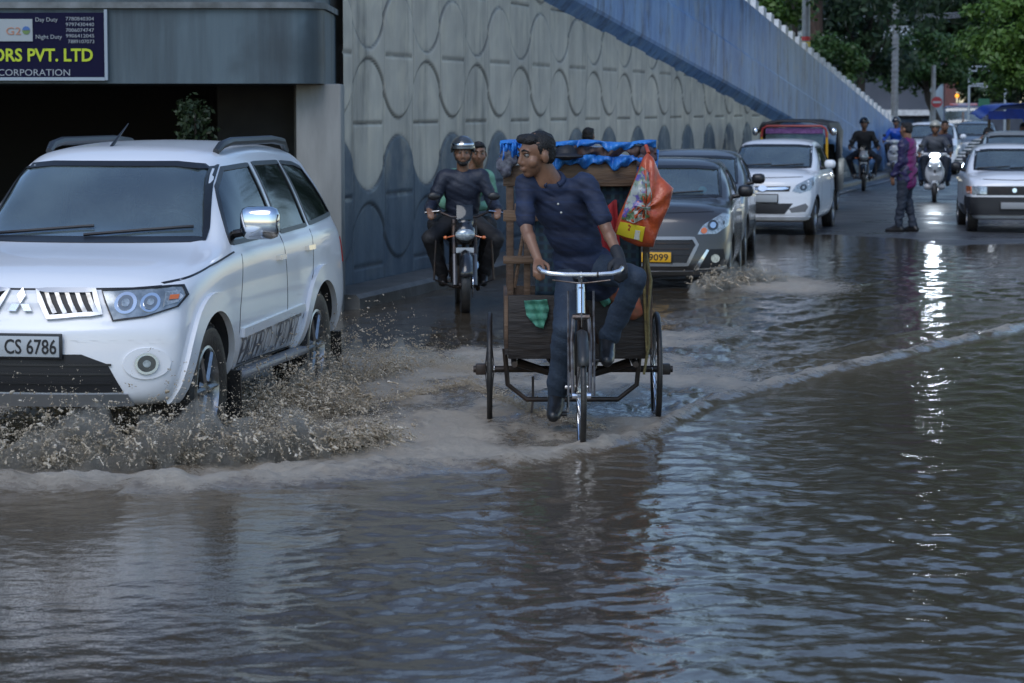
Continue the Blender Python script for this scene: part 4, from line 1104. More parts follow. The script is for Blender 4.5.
def plate(bvh, x, z, w, h, m, txt, parent, size, dy=0.0,  textm=M_ink, dx=0.0, name='number_plate', tw=None, right=None):
    loc, nor, i, d = bvh.ray_cast(Vector((x, -3, z)), Vector((0, 1, 0)))
    y = loc.y - .028 - dy
    MB().box((x, y + .012, z), (w + .03, .018, h + .03), bev=.006).build('plate_frame', M_blackp, parent)
    o = MB().box((x, y, z), (w, .012, h), bev=.002).build(name, m, parent)
    if txt:
        me = text_mesh(txt, size, .0015, bold=.0012); xs_ = [v.co.x for v in me.vertices]; mx_ = max(xs_); mn = min(xs_)
        sc = (tw or (mx_ - mn)) / (mx_ - mn); rt = right if right is not None else x + (mx_ - mn) * sc / 2
        zs_ = [v.co.y for v in me.vertices]; zc_ = (max(zs_) + min(zs_)) / 2
        me.transform(Matrix.Translation((rt, y - .008, z)) @ Euler((R(90), 0, 0)).to_matrix().to_4x4() @ Matrix.Diagonal((sc, 1, 1, 1)) @ Matrix.Translation((-mx_, -zc_, 0)))
        me.materials.clear(); link_mesh('plate_lettering', me, textm, o)
    return o
def arch_flare(bvh, ya, zc, r0, r1, off, m, parent, side):
    a_ = np.linspace(-.15, PI + .15, 26)
    poly = [(ya + r1 * math.cos(a), zc + r1 * math.sin(a)) for a in a_] + [(ya + r0 * math.cos(a), zc + r0 * math.sin(a)) for a in a_[::-1]]
    return patch(bvh, poly, 'x', off, m, 'wheel_arch', parent, thick=off + .01, side=side, res=.09)

# ---- the white SUV
WHITE = paint('white_pearl', (.80, .81, .83), zd=.25)
S = dict(L=4.70, W=1.815, R=.385, arch=.46, zc=.385, tw=.25, axles=(.84, 3.64), paint=WHITE, sweep=.26, rsweep=.15, crown=.035,
  zt=[(0, .96), (.12, 1.045), (.5, 1.12), (1.15, 1.20), (1.35, 1.26), (1.6, 1.50), (1.86, 1.675), (2.15, 1.745), (3.0, 1.775), (4.0, 1.74), (4.4, 1.68), (4.55, 1.50), (4.7, 1.22)],
  wt=[(0, .74), (.5, .76), (1.2, .74), (1.6, .66), (2.0, .625), (3.0, .635), (4.2, .61), (4.5, .64), (4.7, .70)],
  zs=[(0, .93), (.4, 1.03), (1.2, 1.12), (2.0, 1.155), (3.0, 1.17), (4.2, 1.20), (4.7, 1.12)],
  ws=[(0, .86), (.3, .89), (.9, .905), (1.6, .895), (3.0, .895), (3.7, .905), (4.4, .89), (4.7, .85)],
  zb=[(0, .36), (.4, .34), (.9, .38), (2.3, .40), (3.8, .40), (4.7, .42)],
  nose=[(.3, .10), (.42, .02), (.55, 0), (.78, .01), (.86, .06), (1.0, .10), (1.1, .12), (1.8, .12)], tail=[(.3, .05), (.6, 0), (1.1, .1), (1.8, .25)],
  cowl=1.2, ymid=2.4, windscreen=[(-.70, 1.235), (.70, 1.235), (.60, 1.655), (.4, 1.675), (-.4, 1.675), (-.60, 1.655)],
  rearwin=[(-.6, 1.22), (.6, 1.22), (.54, 1.58), (-.54, 1.58)],
  sidewins=[[(1.52, 1.20), (2.62, 1.215), (2.62, 1.655), (2.05, 1.64), (1.80, 1.53)], [(2.72, 1.215), (3.42, 1.23), (3.42, 1.655), (2.72, 1.66)], [(3.50, 1.235), (4.28, 1.275), (4.12, 1.60), (3.9, 1.635), (3.50, 1.652)]],
  cabin=[(1.55, .6, .74), (1.40, 1.15, .76), (2.0, 1.63, .54), (2.3, 1.69, .555), (4.0, 1.69, .53), (4.4, 1.2, .74), (4.4, .6, .74)],
  seams_x=[[(1.42, .46), (1.46, .8), (1.62, 1.13)], [(2.67, .42), (2.67, 1.2)], [(3.12, .62), (3.38, .9), (3.46, 1.2)], [(1.42, .46), (3.0, .44)], [(.35, 1.035), (.9, 1.10), (1.5, 1.15)]],
  seams_y=[[(-.74, 1.02), (-.6, 1.012), (0, 1.008), (.6, 1.012), (.74, 1.02)]],
  mirror=(.86, 1.66, 1.30), mw=.14, mh=.20, mirror_m=M_chrome, handles=[(2.50, 1.06), (3.30, 1.08)], wipers=[(-.62, .02), (.0, .62)], wipz=1.245, wipr=.05, seat=(2.35, .86), rvm=1.56)
q = dof_y(443)  # for reference only
SA = -R(8.8)
suv, bv = make_car(S, 'white_suv', (-2.755, 14.42, -.07), SA, 'white SUV ploughing through the flood water with chrome mirrors', 'car')
for s in (-1, 1):
    for ya in S['axles']: arch_flare(bv, ya, .385, .455, .565, .028, WHITE, suv, s)
    f = (lambda p: p) if s > 0 else mirrorp
    # headlamp with two round reflectors and amber corner
    hp = [(.44, 1.000), (.83, 1.015), (.855, .965), (.83, .905), (.68, .855), (.52, .835)]
    hl = patch(bv, f(hp), 'y', .006, mat('lamp_silver', (.42, .46, .48), .2, .5, c2=(.2, .23, .25), scale=12, coat=1), 'headlight', suv, side=-1, res=.05)
    rr_ = MB(); rr_.add(*ribbon(bv, f(hp), .008, 'y', .012, -1, True)); rr_.build('lamp_rim', M_blackp, hl, 0)
    for cx, r_ in ((.575, .058), (.70, .050)):
        disc(bv, s * cx, .93, r_, .014, M_chrome, 'reflector', hl); disc(bv, s * cx, .93, r_ * .68, .02, mat('lamp_mid', (.2, .22, .24), .1, .4, coat=1), 'bulb_lens', hl); disc(bv, s * cx, .93, r_ * .35, .024, M_lamp, 'bulb', hl)
    patch(bv, f([(.765, .985), (.825, .99), (.83, .93), (.77, .91)]), 'y', .013, M_lamp, 'corner_lens', hl, side=-1)
    patch(bv, f([(.79, .965), (.825, .968), (.825, .945), (.79, .943)]), 'y', .017, M_orange, 'indicator', hl, side=-1)
    # grille half: slanted chrome bars in a chrome surround
    gp_ = [(.085, .995), (.40, .995), (.45, .875), (.165, .85)]
    gr = patch(bv, f(gp_), 'y', .006, M_ink, 'grille', suv, side=-1)
    g2 = MB(); g2.add(*ribbon(bv, f(gp_), .026, 'y', .022, -1, True, thick=.02)); g2.build('grille_frame', mat('satin_chrome', (.42, .44, .47), .28, .75), gr, 30)
    for k in range(5):
        a0 = .128 + k * .057
        patch(bv, f([(a0, .982), (a0 + .024, .982), (a0 + .084, .878), (a0 + .060, .872)]), 'y', .020, M_alloy, 'grille_bar', gr, side=-1, thick=.02)
    # fog lamp in its moulded pocket
    disc(bv, s * .70, .60, .088, .010, WHITE, 'fog_bezel', suv, ex=1.35, thick=.02)
    fg = disc(bv, s * .70, .60, .060, .022, M_chrome, 'fog_light', suv); disc(bv, s * .70, .60, .046, .026, M_lampdark, 'fog_lens', fg); disc(bv, s * .70, .60, .02, .03, M_lamp, 'bulb', fg)
    # mud flap, door moulding
    patch(bv, [(1.50, .63), (3.12, .67), (3.10, .72), (1.50, .685)], 'x', .02, WHITE, 'door_moulding', suv, side=s, thick=.025)
    MB().box((s * .80, 1.34, .30), (.26, .03, .3), Euler((.12, 0, 0))).build('mud_flap', M_rubber, suv)
    MB().box((s * .80, 4.12, .30), (.26, .03, .3), Euler((.12, 0, 0))).build('mud_flap', M_rubber, suv)
    MB().box((s * .86, 2.35, .40), (.10, 1.7, .05), bev=.02).build('side_step', mat('grey_step', (.25, .25, .26), .4), suv)
    rl = MB(); pts = [(s * .55, 2.2, 1.745), (s * .56, 2.30, 1.785), (s * .565, 2.5, 1.805), (s * .56, 3.6, 1.805), (s * .55, 3.95, 1.785), (s * .54, 4.1, 1.72)]
    rl.tube(pts, [.022, .028, .028, .028, .028, .022], 8); rl.build('roof_rail', mat('rail_grey', (.05, .055, .06), .35, .5), suv)
    patch(bv, [(4.40, 1.1), (4.56, 1.1), (4.56, .92), (4.44, .92)], 'x', .01, M_red, 'tail_light', suv, side=s)
ip = [(-.58, .44), (.58, .44), (.50, .60), (.36, .655), (-.36, .655), (-.50, .60)]
ai = patch(bv, ip, 'y', .004, M_ink, 'air_intake', suv, side=-1)
for z_ in (.49, .54, .59): patch(bv, [(-.52, z_), (.52, z_), (.52, z_ + .012), (-.52, z_ + .012)], 'y', .012, M_blackp, 'intake_slat', ai, side=-1)
patch(bv, [(-.62, .375), (.62, .375), (.60, .435), (-.60, .435)], 'y', .022, mat('silver_skid', (.45, .47, .5), .3, .6), 'skid_plate', suv, side=-1, thick=.03)
plate(bv, 0, .70, .50, .115, M_plate, 'CS 6786', suv, .115, tw=.30, right=.236)
# three lozenge emblem
for k in range(3):
    a = PI / 2 + k * 2 * PI / 3; u = Vector((math.cos(a), math.sin(a))); w_2 = Vector((-u.y, u.x)); c0 = Vector((0, .925))
    po = [c0 + u * .004, c0 + u * .042 + w_2 * .024, c0 + u * .080, c0 + u * .042 - w_2 * .024]
    patch(bv, [tuple(p_) for p_ in po], 'y', .026, M_chrome, 'emblem', suv, side=-1, thick=.02)
# lettering on the doors, laid on the body
me = text_mesh('PAJERO SPORT', .16, 0, bold=-.0006); xs_ = [v.co.x for v in me.vertices]; sc = 1.50 / (max(xs_) - min(xs_)); x_m = min(xs_)
for v in me.vertices:
    y_ = 1.52 + (v.co.x - x_m) * sc; z_ = .45 + v.co.y * 1.65 + (y_ - 1.5) * .022
    loc, nor, i, d = bv.ray_cast(Vector((3, y_, z_)), Vector((-1, 0, 0)))
    v.co = loc + Vector((.012, 0, 0)) if loc is not None else Vector((.9, y_, z_))
me.materials.clear(); link_mesh('door_lettering', me, mat('grey_letter', (.14, .14, .15), .4), suv)
MB().tube([(-.12, 2.12, 1.745), (-.12, 2.16, 1.78), (-.10, 2.45, 1.92)], [.016, .012, .003], 8).build('antenna', M_blackp, suv)
MB().box((.06, 2.02, 1.585), (.09, .02, .03)).build('windscreen_sticker', mat('sticker_white', (.7, .75, .75), .5), suv)
MB().box((.52, 1.98, 1.625), (.12, .01, .025)).build('windscreen_sticker', mat('sticker_teal', (.05, .35, .4), .5), suv)

# ---- generic hatchback / sedan spec scaled from key sizes
def hatch(L, W, H, R_, wb, fo, hood, paint_, **k):
    b = k.get('belt', H * .615); hz = k.get('hoodz', H * .60); cw = hood; wt_ = k.get('wt', W / 2 - .21); w2 = W / 2
    tf = cw + k.get('rake', .68); rr_ = k.get('rear', L - .25)
    S = dict(L=L, W=W, R=R_, arch=R_ + .055, zc=R_, tw=.17, axles=(fo, fo + wb), paint=paint_, sweep=k.get('sweep', .26), rsweep=.12, crown=.03,
      zt=[(0, hz - .10), (.15, hz), (.5, hz + .05), (cw, b + .05), (cw + .15, b + .14), (tf - .12, H - .10), (tf + .15, H - .03), (tf + .8, H - .02), (rr_ - .35, H - .07), (rr_ - .05, H - .3), (rr_ + .1, b + .12), (L, b)],
      wt=[(0, w2 - .20), (cw, w2 - .17), (tf, wt_ + .03), (L * .6, wt_ + .02), (rr_, wt_), (L, wt_ + .08)],
      zs=[(0, hz - .14), (.4, hz - .03), (cw, b - .02), (L * .55, b + .01), (L, b)],
      ws=[(0, w2 - .06), (.4, w2 - .015), (.9, w2), (L * .7, w2), (L, w2 - .06)],
      zb=[(0, .22), (.5, .2), (L - .4, .22), (L, .28)],
      nose=k.get('nose', [(.2, .06), (.35, 0), (.55, .02), (hz - .1, .08), (hz, .14), (H, .14)]), tail=[(.2, .05), (.6, 0), (H, .15)],
      cowl=cw, ymid=tf + .5,
      windscreen=[(-(w2 - .17), b + .075), ((w2 - .17), b + .075), (wt_ - .01, H - .105), (wt_ * .6, H - .085), (-wt_ * .6, H - .085), (-wt_ + .01, H - .105)],
      rearwin=[(-wt_ + .05, b + .1), (wt_ - .05, b + .1), (wt_ - .1, H - .15), (-wt_ + .1, H - .15)],
      sidewins=k.get('sidewins') or [[(cw + .42, b + .04), (tf + .75, b + .05), (tf + .75, H - .12), (tf + .12, H - .125)], [(tf + .83, b + .05), (rr_ - .38, b + .09), (rr_ - .62, H - .14), (tf + .83, H - .12)]],
      cabin=[(cw + .5, .42, w2 - .15), (cw + .26, b + .01, w2 - .14), (tf + .16, H - .13, wt_ - .06), (tf + .5, H - .09, wt_ - .05), (rr_ - .5, H - .12, wt_ - .06), (rr_ - .1, b + .05, w2 - .16), (rr_ - .1, .42, w2 - .16)],
      seams_x=[[(cw + .2, .3), (cw + .22, .6), (cw + .36, b)], [(tf + .79, .3), (tf + .79, b)], [(rr_ - .62, .55), (rr_ - .42, .75), (rr_ - .36, b)]],
      seams_y=[[(-(w2 - .2), hz - .03), (0, hz - .045), (w2 - .2, hz - .03)]],
      mirror=(w2 - .02, cw + .5, b + .10), mw=.10, handles=[(tf + .6, b - .12), (rr_ - .5, b - .10)], wipers=[(-.5, 0), (.0, .5)], wipz=b + .085, wipr=.03, seat=(tf + .35, .55), rvm=H - .2)
    S.update(k.get('extra', {}))
    return S
g_c = 'cars driving towards the camera'
# Eon-like small white hatchback
WH2 = paint('white_solid', (.78, .80, .83), zd=.05)
S = hatch(3.5, 1.55, 1.45, .285, 2.38, .66, .93, WH2, hoodz=.93, belt=.955)
car, bv = make_car(S, 'white_hatchback', (XD(762, 39.7), 39.7, 0.0), -R(13.5), 'small white hatchback with swept back headlights and a dark lower grille', group=g_c)
for s in (-1, 1):
    f = (lambda p: p) if s > 0 else mirrorp
    hp = [(.44, .685), (.50, .78), (.72, .90), (.74, .80), (.70, .70), (.56, .655)]
    hl = patch(bv, f(hp), 'y', .006, M_lamp, 'headlight', car, side=-1, res=.05); disc(bv, s * .60, .74, .048, .012, M_lampdark, 'reflector', hl); disc(bv, s * .60, .74, .02, .016, M_lamp, 'bulb', hl)
    patch(bv, f([(.40, .42), (.64, .50), (.68, .45), (.64, .37), (.44, .36)]), 'y', .003, mat('grey_recess', (.16, .165, .17), .5), 'fog_recess', car, side=-1)
    for z_ in (0,):
        patch(bv, f([(.0, .735), (.34, .748), (.40, .725), (.30, .705), (.0, .70)]), 'y', .014, M_chrome, 'grille_bar', car, side=-1)
patch(bv, [(-.42, .76), (.42, .76), (.40, .68), (-.40, .68)], 'y', .004, M_ink, 'grille', car, side=-1)
patch(bv, [(-.46, .50), (.46, .50), (.34, .34), (-.34, .34)], 'y', .004, M_ink, 'lower_grille', car, side=-1)
disc(bv, 0, .725, .045, .022, M_chrome, 'emblem', car, ex=1.5)
plate(bv, 0, .575, .46, .11, M_plate, None, car, .1)
patch(bv, [(-.66, .25), (.66, .25), (.70, .30), (-.70, .30)], 'y', .012, WH2, 'bumper_lip', car, side=-1)
# dark grey sedan with silver sheen bumper, yellow plate
DK = paint('dark_grey', (.055, .052, .052), dirt_shade=(.06, .05, .04), zd=.1, metal=.35)
S = hatch(3.99, 1.735, 1.44, .30, 2.45, .80, 1.12, DK, hoodz=.93, belt=.965, rake=.62, sweep=.30)
S['mirror_m'] = M_blackp
car, bv = make_car(S, 'dark_grey_sedan', (XD(650, 28.0), 28.0, -.07), -R(7.5), 'dark grey sedan with a yellow number plate in the water behind the tricycle', group=g_c)
sedan = car
for s in (-1, 1):
    f = (lambda p: p) if s > 0 else mirrorp
    hp = [(.50, .66), (.56, .76), (.76, .88), (.83, .86), (.82, .75), (.70, .665)]
    hl = patch(bv, f(hp), 'y', .006, M_lamp, 'headlight', car, side=-1, res=.05); disc(bv, s * .66, .755, .055, .012, M_lampdark, 'reflector', hl); disc(bv, s * .66, .755, .03, .018, M_chrome, 'bulb', hl)
    disc(bv, s * .57, .70, .032, .014, M_orange, 'indicator', hl)
    patch(bv, f([(.50, .30), (.62, .50), (.78, .50), (.80, .32)]), 'y', .004, M_ink, 'fog_recess', car, side=-1)
    patch(bv, f([(.46, .285), (.60, .50), (.625, .49), (.52, .30), (.80, .315), (.80, .285)]), 'y', .014, M_chrome, 'fog_trim', car, side=-1)
    fg = disc(bv, s * .69, .40, .045, .012, M_lamp, 'fog_light', car)
gp_ = [(-.46, .62), (.46, .62), (.50, .55), (.40, .34), (-.40, .34), (-.50, .55)]
gr = patch(bv, gp_, 'y', .004, M_ink, 'grille', car, side=-1); g2 = MB(); g2.add(*ribbon(bv, gp_, .035, 'y', .016, -1, True, thick=.02)); g2.build('grille_frame', mat('silver_grey', (.3, .3, .31), .3, .6), gr, 30)
for z_ in (.44, .50, .56): patch(bv, [(-.42, z_), (.42, z_), (.42, z_ + .012), (-.42, z_ + .012)], 'y', .012, M_darkmet, 'grille_bar', gr, side=-1)
patch(bv, [(-.76, .23), (.76, .23), (.76, .27), (-.76, .27)], 'y', .012, mat('silver_grey', (.3, .3, .31), .3, .6), 'bumper_lip', car, side=-1)
plate(bv, .0, .42, .46, .105, M_plateY, '9099', car, .10, tw=.21, right=.20)
MB().box((.48, 1.72, 1.33), (.16, .01, .05)).build('windscreen_sticker', mat('sticker_teal', (.05, .35, .4), .5), car)
MB().ell((.48, 1.42, 1.10), (.05, .01, .04)).build('windscreen_sticker', mat('sticker_teal', (.05, .35, .4), .5), car)
# second dark car right behind it
S = hatch(3.9, 1.68, 1.44, .30, 2.42, .78, 1.05, paint('silver_taxi', (.17, .175, .18), dirt_shade=(.06, .05, .04), zd=.1, metal=.5), hoodz=.92, belt=.95)
S['mirror_m'] = M_blackp
car, bv = make_car(S, 'grey_car', (2.12, 33.0, -.05), -R(8), 'grey car with a silver roof tucked directly behind the dark grey sedan', group=g_c)
for s in (-1, 1):
    f = (lambda p: p) if s > 0 else mirrorp
    patch(bv, f([(.50, .66), (.56, .76), (.76, .86), (.80, .76), (.70, .665)]), 'y', .006, M_lamp, 'headlight', car, side=-1)
patch(bv, [(-.46, .55), (.46, .55), (.38, .34), (-.38, .34)], 'y', .004, M_ink, 'grille', car, side=-1)
# boxy old white hatchback at right
S = hatch(3.3, 1.44, 1.37, .265, 2.17, .62, .92, WH2, hoodz=.875, belt=.90, rake=.52, sweep=.10, nose=[(.2, .04), (.35, 0), (.6, .0), (.8, .02), (.9, .05), (1.5, .05)])
S['sidewins'] = [[(1.32, .94), (2.15, .94), (2.15, 1.25), (1.62, 1.24)], [(2.22, .94), (2.86, .95), (2.72, 1.24), (2.22, 1.25)]]; S['mirror_m'] = M_blackp; S['cap'] = True
car, bv = make_car(S, 'white_compact_car', (XD(1014, 40.4), 40.4, 0.0), -R(6.0), 'boxy old white compact car with black bumper at the right edge', group=g_c)
M_bump = mat('black_bumper', (.02, .021, .024), .5)
patch(bv, [(-.68, .60), (.68, .60), (.68, .74), (-.68, .74)], 'y', .003, M_ink, 'grille', car, side=-1)
for s in (-1, 1):
    f = (lambda p: p) if s > 0 else mirrorp
    patch(bv, f([(.42, .615), (.64, .615), (.64, .73), (.42, .73)]), 'y', .012, M_lamp, 'headlight', car, side=-1)
    patch(bv, f([(.65, .62), (.70, .62), (.70, .73), (.65, .73)]), 'y', .012, M_orange, 'indicator', car, side=-1)
    patch(bv, [(.08, .32), (.30, .32), (.30, .56), (.06, .56)], 'x', .02, M_bump, 'bumper_end', car, side=s)
    patch(bv, [(.98, .26), (1.8, .26), (1.8, .42), (.98, .42)], 'x', .012, M_bump, 'side_cladding', car, side=s)
for z_ in (.64, .67, .70): patch(bv, [(-.40, z_), (.40, z_), (.40, z_ + .010), (-.40, z_ + .010)], 'y', .010, M_darkmet, 'grille_bar', car, side=-1)
disc(bv, 0, .675, .035, .016, M_chrome, 'emblem', car)
patch(bv, [(-.70, .30), (.70, .30), (.70, .57), (-.70, .57)], 'y', .035, M_bump, 'bumper', car, side=-1, thick=.05)
plate(bv, .02, .44, .46, .10, mat('plate_dim', (.3, .31, .32), .5), None, car, .1, dy=.045)
# pale car behind it
S = hatch(3.6, 1.50, 1.50, .28, 2.3, .66, .95, paint('pale_silver', (.38, .40, .42), zd=.1, metal=.3), hoodz=.92, belt=.96)
S['mirror_m'] = M_blackp
car, bv = make_car(S, 'silver_hatchback', (XD(1022, 45.6), 45.6, .03), -R(7), 'pale silver hatchback hidden behind the boxy white compact car', group=g_c)
for s in (-1, 1):
    f = (lambda p: p) if s > 0 else mirrorp
    patch(bv, f([(.46, .66), (.50, .76), (.68, .84), (.70, .72), (.6, .66)]), 'y', .006, M_lamp, 'headlight', car, side=-1)
# white car behind the scooter
S = hatch(3.9, 1.68, 1.50, .30, 2.4, .75, 1.05, WH2, hoodz=.92, belt=.97)
car, bv = make_car(S, 'white_sedan', (XD(927, 75), 75, .03), -R(12), 'white car behind the scooter with the lit headlight', group=g_c)
for s in (-1, 1):
    f = (lambda p: p) if s > 0 else mirrorp
    patch(bv, f([(.50, .66), (.56, .76), (.76, .86), (.80, .76), (.70, .665)]), 'y', .006, M_lamp, 'headlight', car, side=-1)
patch(bv, [(-.46, .55), (.46, .55), (.38, .34), (-.38, .34)], 'y', .004, M_ink, 'grille', car, side=-1)
# small car with lit lamp
S = hatch(3.6, 1.55, 1.48, .28, 2.3, .66, .95, paint('blue_grey_car', (.16, .2, .25), zd=.1, metal=.3), hoodz=.92, belt=.96)
car, bv = make_car(S, 'blue_grey_car', (XD(972, 84), 84, .03), -R(12), 'blue grey car with its headlight on, queued behind the white car', group=g_c)
for s in (-1, 1):
    f = (lambda p: p) if s > 0 else mirrorp
    patch(bv, f([(.46, .66), (.50, .76), (.68, .84), (.70, .72), (.6, .66)]), 'y', .006, mat('lamp_lit', (1, 1, 1), .4, emit=(.85, .92, 1), estr=6), 'headlight', car, side=-1)
# dark blue van far behind
S = hatch(4.4, 1.75, 2.02, .36, 2.5, .8, .55, paint('police_blue', (.03, .055, .12), zd=.1), hoodz=1.0, belt=1.15, rake=.42, rear=4.3, wt=.76)
S['sidewins'] = [[(1.05, 1.2), (1.9, 1.2), (1.9, 1.85), (1.25, 1.85)], [(2.0, 1.2), (3.9, 1.2), (3.85, 1.85), (2.0, 1.85)]]
car, bv = make_car(S, 'blue_van', (XD(961, 104), 104, .03), -R(11), 'dark blue van with a roof light bar far down the road', 'van')
MB().box((0, 1.3, 2.06), (1.1, .25, .09), bev=.03).build('light_bar', mat('lightbar', (.5, .1, .08), .3, c2=(.35, .4, .5), scale=3), car)
MB().box((0, .74, 1.6), (.07, .03, .62), Euler((-.5, 0, 0))).build('windscreen_divider', M_darkmet, car)
for s in (-1, 1):
    f = (lambda p: p) if s > 0 else mirrorp
    patch(bv, f([(.52, .7), (.78, .7), (.78, .86), (.52, .86)]), 'y', .01, M_lamp, 'headlight', car, side=-1)

# ---- auto rickshaw
ar = empty('auto_rickshaw', (XD(791, 47.5), 47.5, .02), -R(13), 'black hooded auto rickshaw with a red edged windscreen, behind the small white hatchback', 'auto rickshaw')
M_hood = mat('black_canvas', (.018, .018, .02), .55, c2=(.035, .035, .04), scale=4, bump=.4, bscale=7)
q_ = MB()
prof = [(.68, .95), (.70, 1.50), (.62, 1.66), (.3, 1.72), (-.3, 1.72), (-.62, 1.66), (-.70, 1.50), (-.68, .95)]
vs = []; ysx = [.35, .5, 1.2, 2.0, 2.5, 2.62]; scl = [.97, 1.0, 1.02, 1.0, .97, .9]
for y_, s_ in zip(ysx, scl):
    for a, b_ in prof: vs.append((a * s_, y_, b_ * (1 if y_ > .4 else .985)))
n_ = len(prof); fs = [(i * n_ + k, i * n_ + k + 1, (i + 1) * n_ + k + 1, (i + 1) * n_ + k) for i in range(len(ysx) - 1) for k in (1, 2, 3, 4, 5)]
fs += [((i) * n_ + k, i * n_ + k + 1, (i + 1) * n_ + k + 1, (i + 1) * n_ + k) for i in (2, 3, 4) for k in (0, 6)]
q_.add(vs, fs); o = q_.build('canopy', M_hood, ar); md = o.modifiers.new('s', 'SOLIDIFY'); md.thickness = .03
MB().tube([(-.60, .33, 1.40), (-.58, .33, 1.55), (-.5, .33, 1.60), (.5, .33, 1.60), (.58, .33, 1.55), (.60, .33, 1.40)], .022, 8).build('windscreen_frame', mat('red_paint', (.30, .03, .03), .4), ar)
MB().box((0, .36, 1.515), (1.05, .02, .10)).build('sun_strip', mat('purple_strip', (.10, .025, .13), .5, c2=(.22, .10, .28), scale=22), ar)
MB().box((0, .40, 1.22), (1.06, .012, .5), Euler((-.1, 0, 0))).build('windscreen', G_wind, ar)
for s in (-1, 1):
    MB().tube([(s * .60, .38, .8), (s * .60, .34, 1.5)], .024, 8).build('pillar', mat('yellow_paint', (.65, .35, .02), .4), ar)
    MB().box((s * .66, 2.1, .68), (.06, 1.0, .62), bev=.02).build('side_panel', mat('auto_black', (.02, .02, .022), .4), ar)
    MB().ell((s * .72, .35, 1.50), (.06, .05, .075)).build('mirror', M_chrome, ar)
q_ = MB(); q_.prism([(-.62, .35), (.62, .35), (.60, .80), (.42, .97), (-.42, .97), (-.60, .80)], .18, .40, 'Y'); q_.box((0, 1.3, .36), (1.2, 2.3, .12), bev=.03)
q_.box((0, 2.45, .75), (1.25, .3, .7), bev=.06); q_.build('body', mat('auto_black', (.02, .02, .022), .4), ar)
MB().ell((0, .16, .72), (.11, .07, .11)).build('headlight', M_lamp, ar)
MB().box((0, 1.95, .70), (1.1, .5, .14), bev=.04).box((0, 2.22, 1.0), (1.1, .1, .5), bev=.04).build('seat', M_seat, ar)
q_ = wheel(ar, (0, .22, .22), .22, .1, 1); wheel(ar, (.58, 2.15, .22), .22, .11, 1); wheel(ar, (-.58, 2.15, .22), .22, .11, -1)
MB().tube([(0, .22, .45), (0, .3, .8)], .05, 8).build('fork', M_darkmet, ar)
# ------------------------------------------------------------------ people
def blob(items, voxel, name, mats, parent, smooth=2, sub=None, wrinkle=0.0, wsc=6.0, seed=0):
    M = MB()
    for it in items:
        if it[0] == 'c':
            _, a, b, r0, r1 = it; a = Vector(a); b = Vector(b)
            d = b - a
            if d.length < 1e-5: M.ell(a, r0); continue
            n = 7; M.tube([a + d * k / n for k in range(n + 1)], [r0 + (r1 - r0) * k / n for k in range(n + 1)], 16)
            M.ell(a, r0 * .995, su=16, sv=12); M.ell(b, r1 * .995, su=16, sv=12)
        elif it[0] == 'e':
            _, c, r, rot = it; M.ell(c, r, rot, su=24, sv=16)
        elif it[0] == 'm':
            M.add(it[1], it[2])
    me = bpy.data.meshes.new(name); me.from_pydata(M.v, [], M.f)
    bm = bmesh.new(); bm.from_mesh(me); bmesh.ops.recalc_face_normals(bm, faces=bm.faces[:]); bm.to_mesh(me); bm.free()
    o = link_mesh(name, me, mats, parent)
    r = o.modifiers.new('r', 'REMESH'); r.mode = 'VOXEL'; r.voxel_size = voxel; r.use_smooth_shade = True
    if smooth:
        s = o.modifiers.new('s', 'SMOOTH'); s.factor = .6; s.iterations = smooth
    finish(o)
    if wrinkle:
        me = o.data; n = len(me.vertices); co = np.zeros(n * 3, np.float32); no = np.zeros(n * 3, np.float32)
        me.vertices.foreach_get('co', co); me.vertices.foreach_get('normal', no); co = co.reshape(-1, 3); no = no.reshape(-1, 3)
        d = fbm(co[:, 0] * wsc + co[:, 2] * wsc * 1.6 + seed, co[:, 1] * wsc + co[:, 2] * wsc * .7, 3, seed)
        d2 = 1 - np.abs(fbm(co[:, 0] * wsc * .5 + co[:, 2] * wsc * 1.1 + 5, co[:, 1] * wsc * .6 - co[:, 2] * wsc * .5, 2, seed + 7)) * 2
        co += no * (d * .6 + d2 * .4)[:, None] * wrinkle
        me.vertices.foreach_set('co', co.ravel()); me.update()
    o.data.polygons.foreach_set('use_smooth', [True] * len(o.data.polygons))
    if not o.data.materials:
        for m_ in (mats if isinstance(mats, (list, tuple)) else [mats]): o.data.materials.append(m_)
    return o
def frame_from(face, up=(0, 0, 1)):
    f = Vector(face).normalized(); u = Vector(up); r = f.cross(u).normalized(); u = r.cross(f)
    # columns: x = right(ish), y = forward, z = up
    return Matrix((r, f, u)).transposed()
def head_items(c, Rm, s=1.0):
    c = Vector(c); P3 = lambda x, y, z: c + Rm @ (Vector((x, y, z)) * s)
    E = lambda p, r: ('e', P3(*p), (r[0] * s, r[1] * s, r[2] * s), Rm)
    return [E((0, -.012, .030), (.074, .092, .085)), E((0, .030, -.030), (.058, .062, .078)), E((0, .052, -.088), (.030, .030, .026)),
            E((.040, .050, -.025), (.030, .030, .032)), E((-.040, .050, -.025), (.030, .030, .032)), E((0, .078, .030), (.050, .016, .012)),
            ('c', P3(0, .086, .018), P3(0, .103, -.026), .009 * s, .0125 * s), E((0, .094, -.034), (.020, .013, .010)),
            E((0, .086, -.060), (.026, .014, .008)), E((0, .084, -.070), (.022, .013, .007)),
            E((.076, -.008, -.008), (.012, .020, .032)), E((-.076, -.008, -.008), (.012, .020, .032)),
            ('c', P3(0, -.03, -.06), P3(0, -.035, -.15), .055 * s, .056 * s)]
